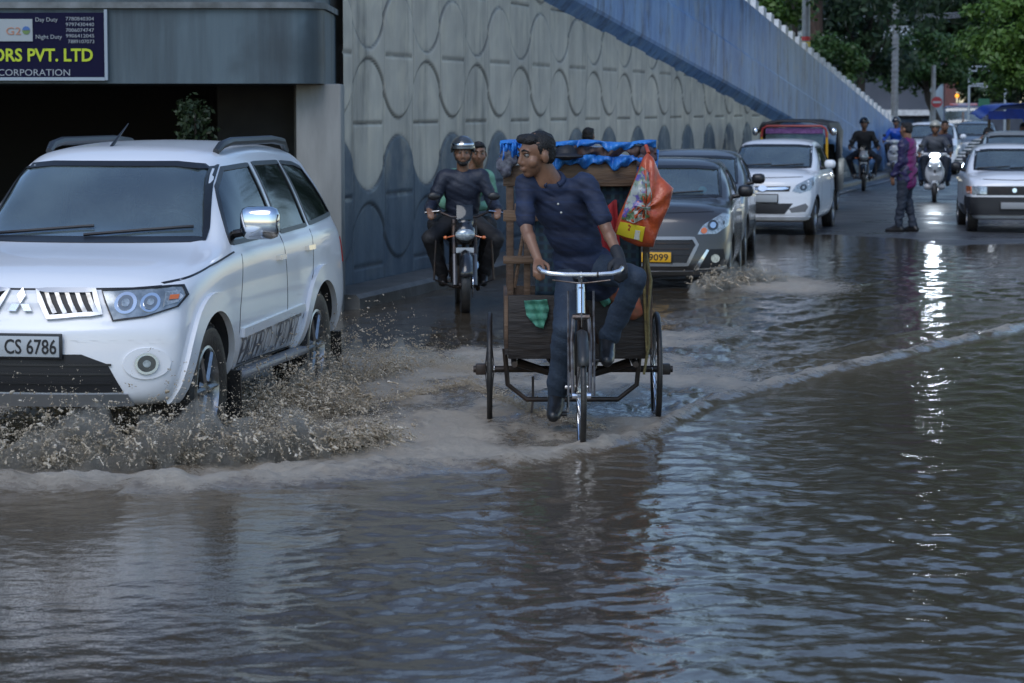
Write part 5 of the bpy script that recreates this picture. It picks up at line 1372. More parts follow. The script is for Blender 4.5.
def hand_items(w, d, palm_n, s=1.0, curl=.9, thumb=1):
    """hand as palm plus five bent fingers; w wrist, d pointing direction, palm_n the way the palm faces"""
    w = Vector(w); d = Vector(d).normalized(); n = Vector(palm_n); n = (n - d * n.dot(d)).normalized(); a = d.cross(n) * thumb
    it = []
    for k in (-1.2, -.4, .4, 1.2): it.append(('c', w + d * .01 + a * k * .010 * s, w + d * .085 * s + a * k * .018 * s, .014 * s, .0115 * s))
    for k, (L1, off) in enumerate(((.042, 1.5), (.048, .5), (.044, -.5), (.034, -1.5))):
        p = w + d * .088 * s + a * off * .0175 * s; q = d
        for j in range(3):
            ang = curl * (.55 + .35 * j); q2 = (d * math.cos(ang * (j + 1) * .62) + n * math.sin(ang * (j + 1) * .62)).normalized()
            e = p + q2 * L1 * s * (1, .68, .5)[j]; it.append(('c', p, e, .0092 * s - j * .0008, .0085 * s - j * .0008)); p = e
    p0 = w + d * .028 * s + a * .022 * s; p1 = p0 + (a * .8 + d * .5 + n * .3).normalized() * .036 * s; p2 = p1 + (a * .15 + d * .75 + n * .65).normalized() * .032 * s; p3 = p2 + (d * .5 + n * .9 - a * .3).normalized() * .024 * s
    it += [('c', p0, p1, .014 * s, .011 * s), ('c', p1, p2, .0105 * s, .0095 * s), ('c', p2, p3, .0095 * s, .008 * s)]
    return it
def foot_items(ankle, toe, s=1.0, r=0.0):
    a = Vector(ankle); t = Vector(toe).normalized()
    h = a + Vector((0, 0, -.055 * s)) - t * .045 * s; b = a + t * .13 * s + Vector((0, 0, -.068 * s)); e = a + t * .185 * s + Vector((0, 0, -.072 * s))
    return [('c', h, b, .038 * s + r, .036 * s + r), ('c', b, e, .036 * s + r, .026 * s + r), ('c', a, b, .040 * s + r, .030 * s + r), ('c', a, h, .040 * s + r, .036 * s + r)]
SLEEVE = {'short': .62, 'long': 1.0}
def person(loc, rz, J, label, shirt, pants, shoes, sleeve='long', vox=.013, s=1.0, hair=True, helmet=None, group=None, parentless=True, beard=False,
           glove=None, coat_len=0.0, mouth=True, cuff=False, cvox=None, wr=.010, collar=None, hands_detail=True):
    root = empty('person', loc, rz, label, 'person', group)
    V = {k: (v if isinstance(v, float) else Vector(v)) for k, v in J.items()}
    hip, chest, neck, head = V['hip'], V['chest'], V['neck'], V['head']
    Rm = frame_from(J['face'], J.get('up', (0, 0, 1))); hs_ = s * J.get('hsc', 1.0)
    shL, shR = V['shL'], V['shR']; wdir = (shL - shR).normalized()
    hl = V['hipL'] if 'hipL' in V else hip + wdir * .09 * s; hr = V['hipR'] if 'hipR' in V else hip - wdir * .09 * s
    up = (neck - hip).normalized(); fw = wdir.cross(up).normalized()    # forward for a figure whose left is wdir... sign fixed below
    if fw.dot(Rm @ Vector((0, 1, 0))) < 0: fw = -fw
    TR = Matrix((wdir, fw, up)).transposed()
    def torso(r):
        return [('e', hip + up * .02, (.158 * s + r, .115 * s + r, .13 * s + r), TR), ('e', hip.lerp(chest, .55), (.145 * s + r, .105 * s + r, .17 * s + r), TR),
                ('e', chest, (.158 * s + r, .108 * s + r, .165 * s + r), TR), ('c', chest + up * .10 + wdir * .07, shL - wdir * .02, .068 * s + r, .050 * s + r), ('c', chest + up * .10 - wdir * .07, shR + wdir * .02, .068 * s + r, .050 * s + r),
                ('e', neck - up * .055, (.105 * s + r, .060 * s + r, .050 * s + r), TR)]
    items = torso(0) + head_items(head, Rm, hs_ * 1.03) + [('c', neck - up * .03, head - Rm @ Vector((0, .02, .05)), .058 * s, .056 * s)]
    for sh, el, wrs, hd, pn, th in ((shL, V['elL'], V['wrL'], J['hdL'], J.get('pnL', (0, 0, -1)), -1), (shR, V['elR'], V['wrR'], J['hdR'], J.get('pnR', (0, 0, -1)), 1)):
        items += [('c', sh, el, .046 * s, .036 * s), ('c', el, wrs, .036 * s, .025 * s), ('c', el.lerp(wrs, .25), el.lerp(wrs, .3), .038 * s, .037 * s)]
        items += hand_items(wrs, hd, pn, s * 1.04, J.get('curl', 1.0), th)
    for h_, kn, an, td in ((hl, V['knL'], V['anL'], J['toeL']), (hr, V['knR'], V['anR'], J['toeR'])):
        items += [('c', h_, kn, .080 * s, .052 * s), ('c', kn, an, .052 * s, .036 * s), ('c', kn.lerp(an, .25), kn.lerp(an, .35), .056 * s, .054 * s)] + foot_items(an, td, s)
    skin = M_skin
    body = blob(items, vox, 'body', skin, root, smooth=2)
    ex = MB(); eyeM = MB()
    for sx_ in (-1, 1):
        eyeM.ell(head + Rm @ (Vector((sx_ * .030, .0740, .012)) * hs_ * 1.03), .0125 * s, su=10, sv=8)
    eyeM.build('eye', mat('eye_white', (.20, .18, .16), .2), root)
    pm = MB()
    for sx_ in (-1, 1):
        pm.ell(head + Rm @ (Vector((sx_ * .029, .0865, .012)) * hs_ * 1.03), (.006, .004, .006), Rm, su=8, sv=6)
        pm.tube([head + Rm @ (Vector((sx_ * x_, y_, z_)) * hs_ * 1.03) for x_, y_, z_ in ((.012, .094, .034), (.030, .090, .042), (.050, .076, .034))], [.004, .006, .003], 6)
    pm.build('eyebrow', M_hair, root)
    if beard:
        blob([('c', head + Rm @ Vector((-.048, .03, -.04)), head + Rm @ Vector((-.02, .062, -.095)), .024, .024), ('c', head + Rm @ Vector((.048, .03, -.04)), head + Rm @ Vector((.02, .062, -.095)), .024, .024),
              ('c', head + Rm @ Vector((-.02, .068, -.092)), head + Rm @ Vector((.02, .068, -.092)), .026, .026), ('c', head + Rm @ Vector((-.025, .096, -.048)), head + Rm @ Vector((.025, .096, -.048)), .007, .007)], .008, 'beard', M_hair, root, 1, wrinkle=.004, wsc=40)
    if hair:
        HP = lambda x, y, z: head + Rm @ (Vector((x, y, z)) * hs_ * 1.03)
        it = [('e', HP(0, -.022, .044), (.0775 * hs_, .088 * hs_, .074 * hs_), Rm), ('e', HP(0, -.045, .0), (.074 * hs_, .064 * hs_, .070 * hs_), Rm), ('e', HP(0, .040, .086), (.058 * hs_, .042 * hs_, .026 * hs_), Rm),
              ('e', HP(.03, .062, .085), (.035 * hs_, .03 * hs_, .022 * hs_), Rm), ('c', HP(.066, .016, .05), HP(.069, .016, .012), .010, .006), ('c', HP(-.066, .016, .05), HP(-.069, .016, .012), .010, .006)]
        blob(it, .009, 'hair', M_hair, root, 1, wrinkle=.009, wsc=55, seed=3)
    if helmet:
        HP = lambda x, y, z: head + Rm @ (Vector((x, y, z)) * s)
        kind, hm = helmet
        hmesh = MB(); vs = []; n1, n2 = 28, 14
        for j in range(n2 + 1):
            ph = (PI * .60) * j / n2
            for i in range(n1):
                a = 2 * PI * i / n1; x_ = math.sin(ph) * math.cos(a); y_ = math.sin(ph) * math.sin(a); z_ = math.cos(ph)
                zz_ = .045 + z_ * .115
                if y_ > .35 and zz_ < .055: zz_ = .055
                vs.append(HP(x_ * .108, -.012 + y_ * .125, zz_))
        fs = [(j * n1 + i, j * n1 + (i + 1) % n1, (j + 1) * n1 + (i + 1) % n1, (j + 1) * n1 + i) for j in range(n2) for i in range(n1)]
        hmesh.add(vs, fs)
        ho = hmesh.build('helmet', hm, root, 60); md = ho.modifiers.new('s', 'SOLIDIFY'); md.thickness = .012; md.offset = 1
        vz = MB(); vs = []
        for i in range(15):
            a = PI * (.12 + .76 * i / 14)
            for r_, z_ in ((.118, .062), (.150 if kind == 'peak' else .124, .078 if kind == 'peak' else .105)):
                vs.append(HP(r_ * .92 * math.cos(a), -.012 + r_ * 1.06 * math.sin(a), z_))
        vz.add(vs, [(2 * i, 2 * i + 1, 2 * i + 3, 2 * i + 2) for i in range(14)])
        vo = vz.build('visor', M_chrome if kind == 'visor' else hm, ho, 60); md = vo.modifiers.new('s', 'SOLIDIFY'); md.thickness = .006
        MB().tube([HP(.086, .0, .01), HP(.068, .03, -.06), HP(.0, .055, -.118), HP(-.068, .03, -.06), HP(-.086, .0, .01)], .008, 6).build('strap', M_blackp, ho)
    # clothes, a little larger than the body
    lf = J.get('loose', 1.14); g = (.010 + (lf - 1) * .10) * s; it = torso(g); wr = wr * (1 + (lf - 1) * 4)
    for sh, el, wrs in ((shL, V['elL'], V['wrL']), (shR, V['elR'], V['wrR'])):
        if sleeve == 'short': it.append(('c', sh, sh.lerp(el, .78), .056 * s, .056 * s))
        elif sleeve != 'none': it += [('c', sh, el, .058 * s * lf, .050 * s * lf), ('c', el, el.lerp(wrs, .93), .050 * s * lf, .040 * s * lf)]
    it.append(('c', hip - up * .02 + wdir * .06, hip - up * (.10 + coat_len) + wdir * .055, .125 * s, .125 * s)); it.append(('c', hip - up * .02 - wdir * .06, hip - up * (.10 + coat_len) - wdir * .055, .125 * s, .125 * s))
    blob(it, cvox or vox * 1.1, 'shirt', shirt, root, smooth=8, wrinkle=wr, wsc=J.get('wsc', 9.0), seed=5)
    it = []
    for h_, kn, an in ((hl, V['knL'], V['anL']), (hr, V['knR'], V['anR'])):
        it += [('c', h_, kn, .090 * s * lf, .066 * s * lf), ('c', kn, an.lerp(kn, .06), .064 * s * lf, .056 * s * lf)]
    it += [('e', hip - up * .02, (.165 * s, .125 * s, .12 * s), TR)]
    blob(it, cvox or vox * 1.1, 'trousers', pants, root, smooth=3, wrinkle=wr, wsc=8, seed=9)
    for an, td in ((V['anL'], J['toeL']), (V['anR'], J['toeR'])):
        blob(foot_items(an, td, s, .010) + [('c', an, an + Vector((0, 0, .05)), .046 * s, .046 * s)], .011, 'shoe', shoes, root, smooth=1)
    if collar:
        ct = neck - up * .005; cm = MB()
        pts = [ct + TR @ Vector((.070 * math.cos(a), .062 * math.sin(a), .018 * (1 - math.sin(a)) - .018)) for a in np.linspace(PI / 2 + .45, PI / 2 + 2 * PI - .45, 22)]
        cm.tube(pts, .020, 8, flat=1.0); cm.build('collar', collar, root, 60)
        for k in range(2):
            bt = MB().ell(chest + up * (.12 - k * .055) + fw * (.150 - .012 * (1 - k)), .007); bt.build('button', mat('button_pale', (.5, .5, .45), .4), root)
    if glove:
        wrs, hd, pn = V['wrL'], J['hdL'], J.get('pnL', (0, 0, -1))
        gi = hand_items(wrs, hd, pn, s * 1.04, J.get('curl', 1.0), -1); gi = [(a, b, c, r0 + .006, r1 + .006) for a, b, c, r0, r1 in gi]
        gi.append(('c', wrs, wrs + (V['elL'] - wrs).normalized() * .06, .036, .038))
        blob(gi, .007, 'glove', glove, root, smooth=1)
    return root
def ik(a, b, l1, l2, hint):
    a = Vector(a); b = Vector(b); d = b - a; D = min(d.length, (l1 + l2) * .999); u = d.normalized(); h = Vector(hint); h = (h - u * h.dot(u)).normalized()
    x = (l1 * l1 - l2 * l2 + D * D) / (2 * D); y = math.sqrt(max(l1 * l1 - x * x, 0)); return a + u * x + h * y
def rider_pose(hip, lean=.16, hands=(.33, .12, 1.02), foot=(.18, .62, .34), face=(0, -1, -.05), hx=0.0, kneeout=.10, s=1.0, toes=(0, -1, 0)):
    hip = Vector(hip); neck = hip + Vector((hx * .5, -lean, .50 * s)); chest = hip.lerp(neck, .66); head = neck + Vector((hx * .5, -.03, .165 * s))
    J = dict(hip=hip, chest=chest, neck=neck, head=head, face=face)
    for sd_, sg in (('L', 1), ('R', -1)):
        sh = neck + Vector((sg * .185 * s, .01, -.06)); hd = Vector((sg * hands[0], hands[1], hands[2]))
        dr = Vector((-sg * .15, -1, -.25)).normalized(); wr_ = hd - dr * .075
        J['sh' + sd_] = sh; J['el' + sd_] = ik(sh, wr_, .29 * s, .26 * s, (sg * .35, .3, -.9)); J['wr' + sd_] = wr_; J['hd' + sd_] = dr; J['pn' + sd_] = (0, -.2, -1)
        an = Vector((sg * foot[0], foot[1], foot[2] + .09)); hp_ = hip + Vector((sg * .09, 0, 0))
        J['an' + sd_] = an; J['kn' + sd_] = ik(hp_, an, .44 * s, .43 * s, (sg * kneeout * 4, -1, .5)); J['toe' + sd_] = toes
    return J
def stand_pose(h=1.70, face=(0, -1, 0), st=.10):
    s = h / 1.70; hip = Vector((0, 0, .93 * s)); neck = Vector((0, 0, 1.43 * s)); J = dict(hip=hip, chest=hip.lerp(neck, .66), neck=neck, head=Vector((0, -.02, 1.575 * s)), face=face)
    for sd_, sg in (('L', 1), ('R', -1)):
        sh = neck + Vector((sg * .18 * s, 0, -.06)); J['sh' + sd_] = sh; J['wr' + sd_] = sh + Vector((sg * .06, -.06, -.52 * s)); J['el' + sd_] = ik(sh, J['wr' + sd_], .29 * s, .26 * s, (sg * .3, 1, 0))
        J['hd' + sd_] = (0, -.1, -1); J['pn' + sd_] = (-sg, 0, 0)
        an = Vector((sg * st, .02, .085)); J['an' + sd_] = an; J['kn' + sd_] = ik(hip + Vector((sg * .09, 0, 0)), an, .43 * s, .42 * s, (sg * .1, -1, 0)); J['toe' + sd_] = (sg * .15, -1, 0)
    return J, s
M_navy_sh = mat('navy_jacket', (.012, .016, .032), .55, c2=(.02, .026, .045), scale=6, bump=.3, bscale=40)
M_jeans = mat('dark_jeans', (.012, .018, .032), .75, c2=(.025, .035, .055), scale=5, bump=.3, bscale=60)
M_shoe = mat('dark_shoe', (.012, .011, .011), .4)
M_black_cl = mat('black_cloth', (.012, .012, .014), .7, c2=(.022, .022, .025), scale=5)

# ------------------------------------------------------------------ motorcycles (local: front axle at y=0, forward -Y)
def moto_wheel(parent, y, Rr, w, z, spokes=6):
    t = MB().lathe([(Rr - .075, -w * .3), (Rr - .05, -w * .5), (Rr - .015, -w * .45), (Rr, -w * .15), (Rr, w * .15), (Rr - .015, w * .45), (Rr - .05, w * .5), (Rr - .075, w * .3)], axis='X', seg=40, closed=True).build('wheel', M_rubber, parent, 30)
    t.location = (0, y, z); r = MB()
    r.lathe([(Rr - .078, -w * .3), (Rr - .085, 0), (Rr - .078, w * .3)], axis='X', seg=36)
    for k in range(spokes): a = 2 * PI * k / spokes; r.tube([(0, math.cos(a) * .03, math.sin(a) * .03), (0, math.cos(a) * (Rr - .08), math.sin(a) * (Rr - .08))], [.022, .014], 6)
    r.tube([(-.06, 0, 0), (.06, 0, 0)], .035, 12); r.build('rim', M_darkmet, t)
    MB().lathe([(.05, .07), (.12, .07), (.12, .075), (.05, .075)], axis='X', seg=28, closed=True).build('brake_disc', M_chrome, t)
    return t
def motorcycle(loc, rz, label, body_m, cowl_m, group=None, bright=0):
    t = empty('motorcycle', loc, rz, label, 'motorcycle', group)
    moto_wheel(t, 0, .305, .09, .305); moto_wheel(t, 1.29, .305, .11, .305)
    f = MB()
    for s in (-1, 1): f.tube([(s * .095, 0, .305), (s * .095, .13, .62)], .024, 10); 
    f.build('fork_leg', mat('fork_grey', (.12, .12, .13), .35, .6), t)
    f = MB()
    for s in (-1, 1): f.tube([(s * .095, .12, .6), (s * .095, .25, .92)], .030, 10)
    f.box((0, .23, .88), (.24, .06, .03)); f.box((0, .17, .70), (.24, .05, .025)); f.build('fork_tube', M_darkmet, t)
    q = MB(); vs = []
    for i in range(13):
        a = PI * (.10 + .72 * i / 12)
        for x_, dr in ((-.065, -.012), (0, .012), (.065, -.012)): vs.append((x_, -math.cos(a) * (.335 + dr), .305 + math.sin(a) * (.335 + dr)))
    q.add(vs, [(3 * i + k, 3 * i + k + 1, 3 * i + k + 4, 3 * i + k + 3) for i in range(12) for k in (0, 1)]); o = q.build('front_mudguard', body_m, t, 60); o.modifiers.new('s', 'SOLIDIFY').thickness = .008
    # handlebar, mirrors, levers
    q = MB().tube([(-.36, .36, .99), (-.24, .30, 1.0), (-.12, .24, .95), (.12, .24, .95), (.24, .30, 1.0), (.36, .36, .99)], .012, 8); h = q.build('handlebar', M_darkmet, t)
    for s in (-1, 1):
        MB().tube([(s * .25, .305, 1.0), (s * .37, .365, .99)], .018, 10).build('grip', M_blackp, h)
        MB().tube([(s * .24, .27, 1.01), (s * .38, .30, .99)], .006, 6).build('lever', M_chrome, h)
        m_ = MB().tube([(s * .22, .29, 1.0), (s * .27, .26, 1.12)], .006, 6).ell((s * .29, .27, 1.15), (.06, .02, .04)); m_.build('mirror', M_blackp, t)
        MB().tube([(s * .08, .12, .78), (s * .17, .10, .76)], .006, 6).ell((s * .185, .09, .76), (.020, .018, .017)).build('indicator', M_orange, t)
    # cowl, headlamp, screen
    blob([('e', (0, .09, .80), (.105, .10, .11), Matrix.Identity(3)), ('e', (0, .14, .90), (.09, .08, .08), Matrix.Identity(3))], .012, 'headlight_cowl', cowl_m, t, 1)
    MB().ell((0, .015, .79), (.095, .045, .06)).build('headlight', M_lamp, t)
    MB().box((0, .10, 1.0), (.16, .012, .16), Euler((-.45, 0, 0)), bev=.005).build('fly_screen', glassm('smoke_screen', (.2, .2, .22), 1.2, .05), t)
    blob([('c', (0, .38, .80), (0, .72, .78), .12, .10), ('e', (0, .48, .84), (.13, .18, .085), Matrix.Identity(3))], .015, 'fuel_tank', body_m, t, 2)
    blob([('c', (0, .80, .78), (0, 1.30, .82), .095, .085), ('e', (0, 1.0, .80), (.12, .30, .05), Matrix.Identity(3))], .015, 'seat', M_blackp, t, 2)
    q = MB().box((0, .60, .42), (.24, .30, .30), bev=.05)
    for k in range(6): q.box((0, .50, .52 + k * .022), (.20, .16, .010))
    q.tube([(.0, .36, .60), (.12, .30, .35), (.14, .45, .24), (.15, 1.3, .32)], .022, 8); q.build('engine', M_darkmet, t)
    q = MB(); q.tube([(0, .26, .90), (0, .34, .45), (0, .55, .22), (0, .9, .30), (0, 1.29, .31)], .022, 8); q.tube([(0, .27, .85), (0, .8, .70), (0, 1.35, .72)], .022, 8); q.tube([(.1, 1.29, .31), (.1, 1.15, .72)], .02, 8); q.tube([(-.1, 1.29, .31), (-.1, 1.15, .72)], .02, 8)
    q.tube([(-.24, .66, .30), (.24, .66, .30)], .013, 8); q.tube([(-.22, 1.0, .38), (.22, 1.0, .38)], .012, 8); q.build('frame', M_darkmet, t)
    MB().tube([(-.26, .20, .52), (-.24, .15, .25), (0, .13, .2)], .001, 4)
    q = MB().tube([(-.27, .36, .72), (-.29, .34, .34), (-.10, .40, .26), (.10, .40, .26), (.29, .34, .34), (.27, .36, .72)], .011, 8); q.build('crash_guard', M_darkmet, t)
    MB().tube([(.15, .9, .30), (.16, 1.45, .40)], [.04, .05], 12).build('exhaust', M_chrome, t)
    MB().box((0, .03, .64), (.17, .008, .05)).build('number_plate', M_plate, t)
    return t
def scooter(loc, rz, label, m, lit, group=None):
    t = empty('scooter', loc, rz, label, 'scooter', group)
    moto_wheel(t, 0, .225, .09, .225, 5); moto_wheel(t, 1.25, .225, .10, .225, 5)
    blob([('e', (0, .04, .36), (.085, .20, .10), Matrix.Identity(3)), ('c', (0, .02, .40), (0, .14, .62), .075, .06)], .012, 'front_mudguard', m, t, 2)
    ap = blob([('e', (0, .16, .60), (.20, .10, .26), Euler((-.2, 0, 0)).to_matrix()), ('e', (0, .12, .74), (.15, .10, .16), Matrix.Identity(3)), ('c', (-.15, .22, .32), (.15, .22, .32), .07, .07)], .014, 'front_apron', m, t, 2)
    for s in (-1, 1):
        MB().ell((s * .09, .035, .73), (.045, .03, .024), Euler((0, s * -.4, 0))).build('indicator', M_lamp, t)
    MB().prism([(-.05, .70), (.05, .70), (0, .60)], .035, .06, 'Y').build('nose_grille', M_ink, t)
    blob([('e', (0, .16, .96), (.16, .10, .075), Matrix.Identity(3)), ('c', (-.22, .20, .98), (.22, .20, .98), .035, .035)], .012, 'handlebar_cowl', m, t, 2)
    hl = MB().ell((0, .070, .955), (.095, .035, .045)); hl.build('headlight', mat('headlight_lit', (1, 1, 1), .3, emit=(.80, .90, 1.0), estr=110) if lit else M_lamp, t)
    h = MB().tube([(-.34, .27, .98), (-.2, .21, .98), (.2, .21, .98), (.34, .27, .98)], .014, 8).build('handlebar', M_blackp, t)
    for s in (-1, 1):
        MB().tube([(s * .22, .20, 1.0), (s * .27, .18, 1.12)], .006, 6).ell((s * .285, .18, 1.15), (.055, .018, .04)).build('mirror', M_blackp, t)
    MB().box((0, .48, .30), (.30, .50, .06), bev=.02).build('floorboard', M_blackp, t)
    blob([('c', (0, .85, .48), (0, 1.35, .60), .16, .11), ('e', (0, 1.0, .45), (.19, .36, .2), Matrix.Identity(3))], .018, 'rear_body', m, t, 2)
    blob([('c', (0, .80, .74), (0, 1.30, .76), .12, .10), ('e', (0, 1.05, .74), (.14, .36, .06), Matrix.Identity(3))], .016, 'seat', M_blackp, t, 2)
    MB().box((0, -.10, .50), (.20, .01, .11)).build('number_plate', mat('plate_dim', (.3, .31, .32), .5), t)
    return t
# the two up motorcycle by the wall
d0 = 24.9; bx = XD(465, d0)
b1 = motorcycle((bx, d0, -.05), R(3), 'black motorcycle with a clear fly screen carrying two riders past the relief wall', mat('bike_black', (.012, .012, .014), .25, coat=.8), mat('bike_black', (.012, .012, .014), .25), group='motorcycles')
person((bx, d0, -.05), R(3), rider_pose((0, .80, .88), hands=(.33, .30, 1.0), foot=(.20, .66, .28), s=1.02, kneeout=.16), 'bearded man in a silver visored helmet and navy jacket riding the motorcycle by the wall', M_navy_sh, M_black_cl, M_shoe,
       helmet=('visor', mat('helmet_dark', (.05, .055, .06), .2, coat=1)), hair=False, beard=True, vox=.010, s=1.02)
J = rider_pose((.0, 1.20, .88), lean=.10, hands=(.12, .90, 1.0), foot=(.22, 1.0, .38), hx=.17, s=1.0, face=(.05, -1, -.1))
person((bx, d0, -.05), R(3), J, 'bare headed man in a pale green shirt sitting behind the bearded motorcycle rider', mat('green_shirt', (.16, .36, .26), .7, c2=(.12, .28, .2), scale=6), M_black_cl, M_shoe, vox=.012)
# far motorcycle by the wall
d1 = 60.5; bx = XD(863, d1)
motorcycle((bx, d1, .03), -R(8), 'motorcycle with a pale cowl ridden alone beside the foot of the wall', mat('bike_black', (.012, .012, .014), .25), mat('bike_white', (.4, .42, .45), .3, coat=.6), group='motorcycles')
person((bx, d1, .03), -R(8), rider_pose((0, .80, .88), hands=(.33, .30, 1.0), foot=(.22, .66, .28), kneeout=.2), 'lone rider in black with a dark helmet on the far motorcycle by the wall', M_black_cl, M_jeans, mat('pale_shoe', (.3, .3, .3), .5), helmet=('peak', mat('helmet_black', (.015, .015, .018), .25, coat=1)), hair=False, vox=.018)
# scooter with its headlight on
d2 = 53.0; bx = XD(934, d2)
scooter((bx, d2, .03), -R(9), 'pale scooter with a glaring headlight carrying a helmeted rider', mat('scooter_white', (.45, .47, .5), .3, coat=.8), True, 'scooters')
person((bx, d2, .03), -R(9), rider_pose((0, .95, .84), lean=.14, hands=(.32, .30, .99), foot=(.16, .48, .34), kneeout=.12), 'rider in a pale helmet and grey jacket on the scooter with the glaring headlight', mat('grey_jacket', (.05, .06, .08), .6, c2=(.07, .08, .1), scale=5), M_jeans, M_shoe, helmet=('peak', mat('helmet_cream', (.38, .38, .33), .3, coat=.7)), hair=False, vox=.016)
person((bx, d2, .03), -R(9), rider_pose((0.0, 1.28, .88), lean=.08, hands=(.14, 1.0, .95), foot=(.27, 1.0, .33), hx=.20), 'passenger peering over the shoulder of the rider in the pale helmet', mat('dark_blue_top', (.03, .04, .08), .7), mat('blue_jeans', (.03, .06, .13), .75), M_shoe, vox=.018)
# white scooter with rider in a blue raincoat
d3 = 73.5; bx = XD(893, d3)
scooter((bx, d3, .03), -R(12), 'white scooter far off ridden by a person in a blue raincoat', mat('scooter_white', (.45, .47, .5), .3, coat=.8), False, 'scooters')
person((bx, d3, .03), -R(12), rider_pose((0, .95, .84), lean=.14, hands=(.32, .30, .99), foot=(.16, .48, .34), kneeout=.12), 'scooter rider in a bright blue raincoat half hidden behind the man in purple', mat('blue_raincoat', (.01, .07, .42), .35), M_black_cl, M_shoe, helmet=('peak', mat('helmet_black', (.015, .015, .018), .25, coat=1)), hair=False, vox=.02)
# people on foot
J, s_ = stand_pose(1.72, face=(-.15, -1, 0), st=.09); J['wrR'] = Vector((-.20, -.10, .86)); J['elR'] = ik(J['shR'], J['wrR'], .29, .26, (-.2, .8, 0)); J['wrL'] = Vector((.20, -.14, .87)); J['elL'] = ik(J['shL'], J['wrL'], .29, .26, (.1, .8, 0))
J['anL'] = Vector((.10, -.08, .085)); J['anR'] = Vector((-.07, .10, .085))
m, n, l, out = nt('purple_jacket'); b = n.new('ShaderNodeBsdfPrincipled'); l.new(b.outputs[0], out.inputs[0]); b.inputs['Roughness'].default_value = .5
tc = n.new('ShaderNodeTexCoord'); sp = n.new('ShaderNodeSeparateXYZ'); l.new(tc.outputs['Object'], sp.inputs[0])
l.new(MIX(MR(sp.outputs['X'], .13, .14), MIX(MR(sp.outputs['Y'], -.06, -.05), (.02, .016, .07), (.15, .012, .10)), (.02, .016, .07)), b.inputs['Base Color'])
person((XD(906, 40.9), 40.9, .02), -R(122), J, 'man in a purple and navy jacket standing at the edge of the flooded road', m, M_jeans, M_shoe, vox=.012, coat_len=.06, wr=.02)
J, s_ = stand_pose(1.70, face=(.3, 1, 0))
person((XD(588, 34.6), 34.6, .0), R(4), J, 'dark haired man in a pale blue shirt walking behind the tricycle cart near the wall', mat('paleblue_shirt', (.22, .28, .38), .7), M_jeans, M_shoe, vox=.016)
J, s_ = stand_pose(1.66, face=(.8, -.5, -.5)); J['hip'] = Vector((-.22, .05, .92)); J['neck'] = Vector((.10, -.02, 1.30)); J['chest'] = J['hip'].lerp(J['neck'], .66); J['head'] = Vector((.24, -.06, 1.42))
for sd_, sg in (('L', 1), ('R', -1)):
    J['sh' + sd_] = J['neck'] + Vector((-.03, -sg * .17, -.05)); J['wr' + sd_] = Vector((.32, -sg * .15, .92)); J['el' + sd_] = ik(J['sh' + sd_], J['wr' + sd_], .29, .26, (-.5, 0, -.5)); J['hd' + sd_] = (.6, 0, -.6)
    J['an' + sd_] = Vector((-.2 - sg * .05, -sg * .12, .085)); J['kn' + sd_] = Vector((-.14, -sg * .10, .50)); J['toe' + sd_] = (1, 0, 0); J['hip' + sd_] = J['hip'] + Vector((0, -sg * .09, 0))
m, n, l, out = nt('striped_shirt'); b = n.new('ShaderNodeBsdfPrincipled'); l.new(b.outputs[0], out.inputs[0]); wv = n.new('ShaderNodeTexWave'); wv.inputs['Scale'].default_value = 5; wv.bands_direction = 'Z'; tc = n.new('ShaderNodeTexCoord'); l.new(tc.outputs['Object'], wv.inputs[0])
l.new(MIX(MR(wv.outputs['Fac'], .45, .55), (.45, .47, .48), (.03, .05, .05)), b.inputs['Base Color'])
person((XD(974, 50.2), 50.2, .03), 0, J, 'person in a striped shirt bending towards the blue tarpaulin stall', m, M_jeans, M_shoe, vox=.016)
J, s_ = stand_pose(1.62, face=(.1, -1, -.3))
person((XD(1022, 52.8), 52.8, .03), 0, J, 'dark haired stall keeper standing in shade under the blue tarpaulin', M_black_cl, M_jeans, M_shoe, vox=.018)
# driver of the dark grey sedan
J = rider_pose((0, 0, 0), lean=-.10, hands=(.15, -.42, .34), foot=(.10, -.75, -.12), s=.95)
o = person((0, 0, 0), 0, J, 'driver sitting at the wheel of the dark grey sedan', M_black_cl, M_black_cl, M_shoe, vox=.016, s=.95)
q = sedan.rotation_euler.z; off = Euler((0, 0, q)).to_matrix() @ Vector((.10, 2.10, .66)); o.location = sedan.location + off; o.rotation_euler = (0, 0, q)
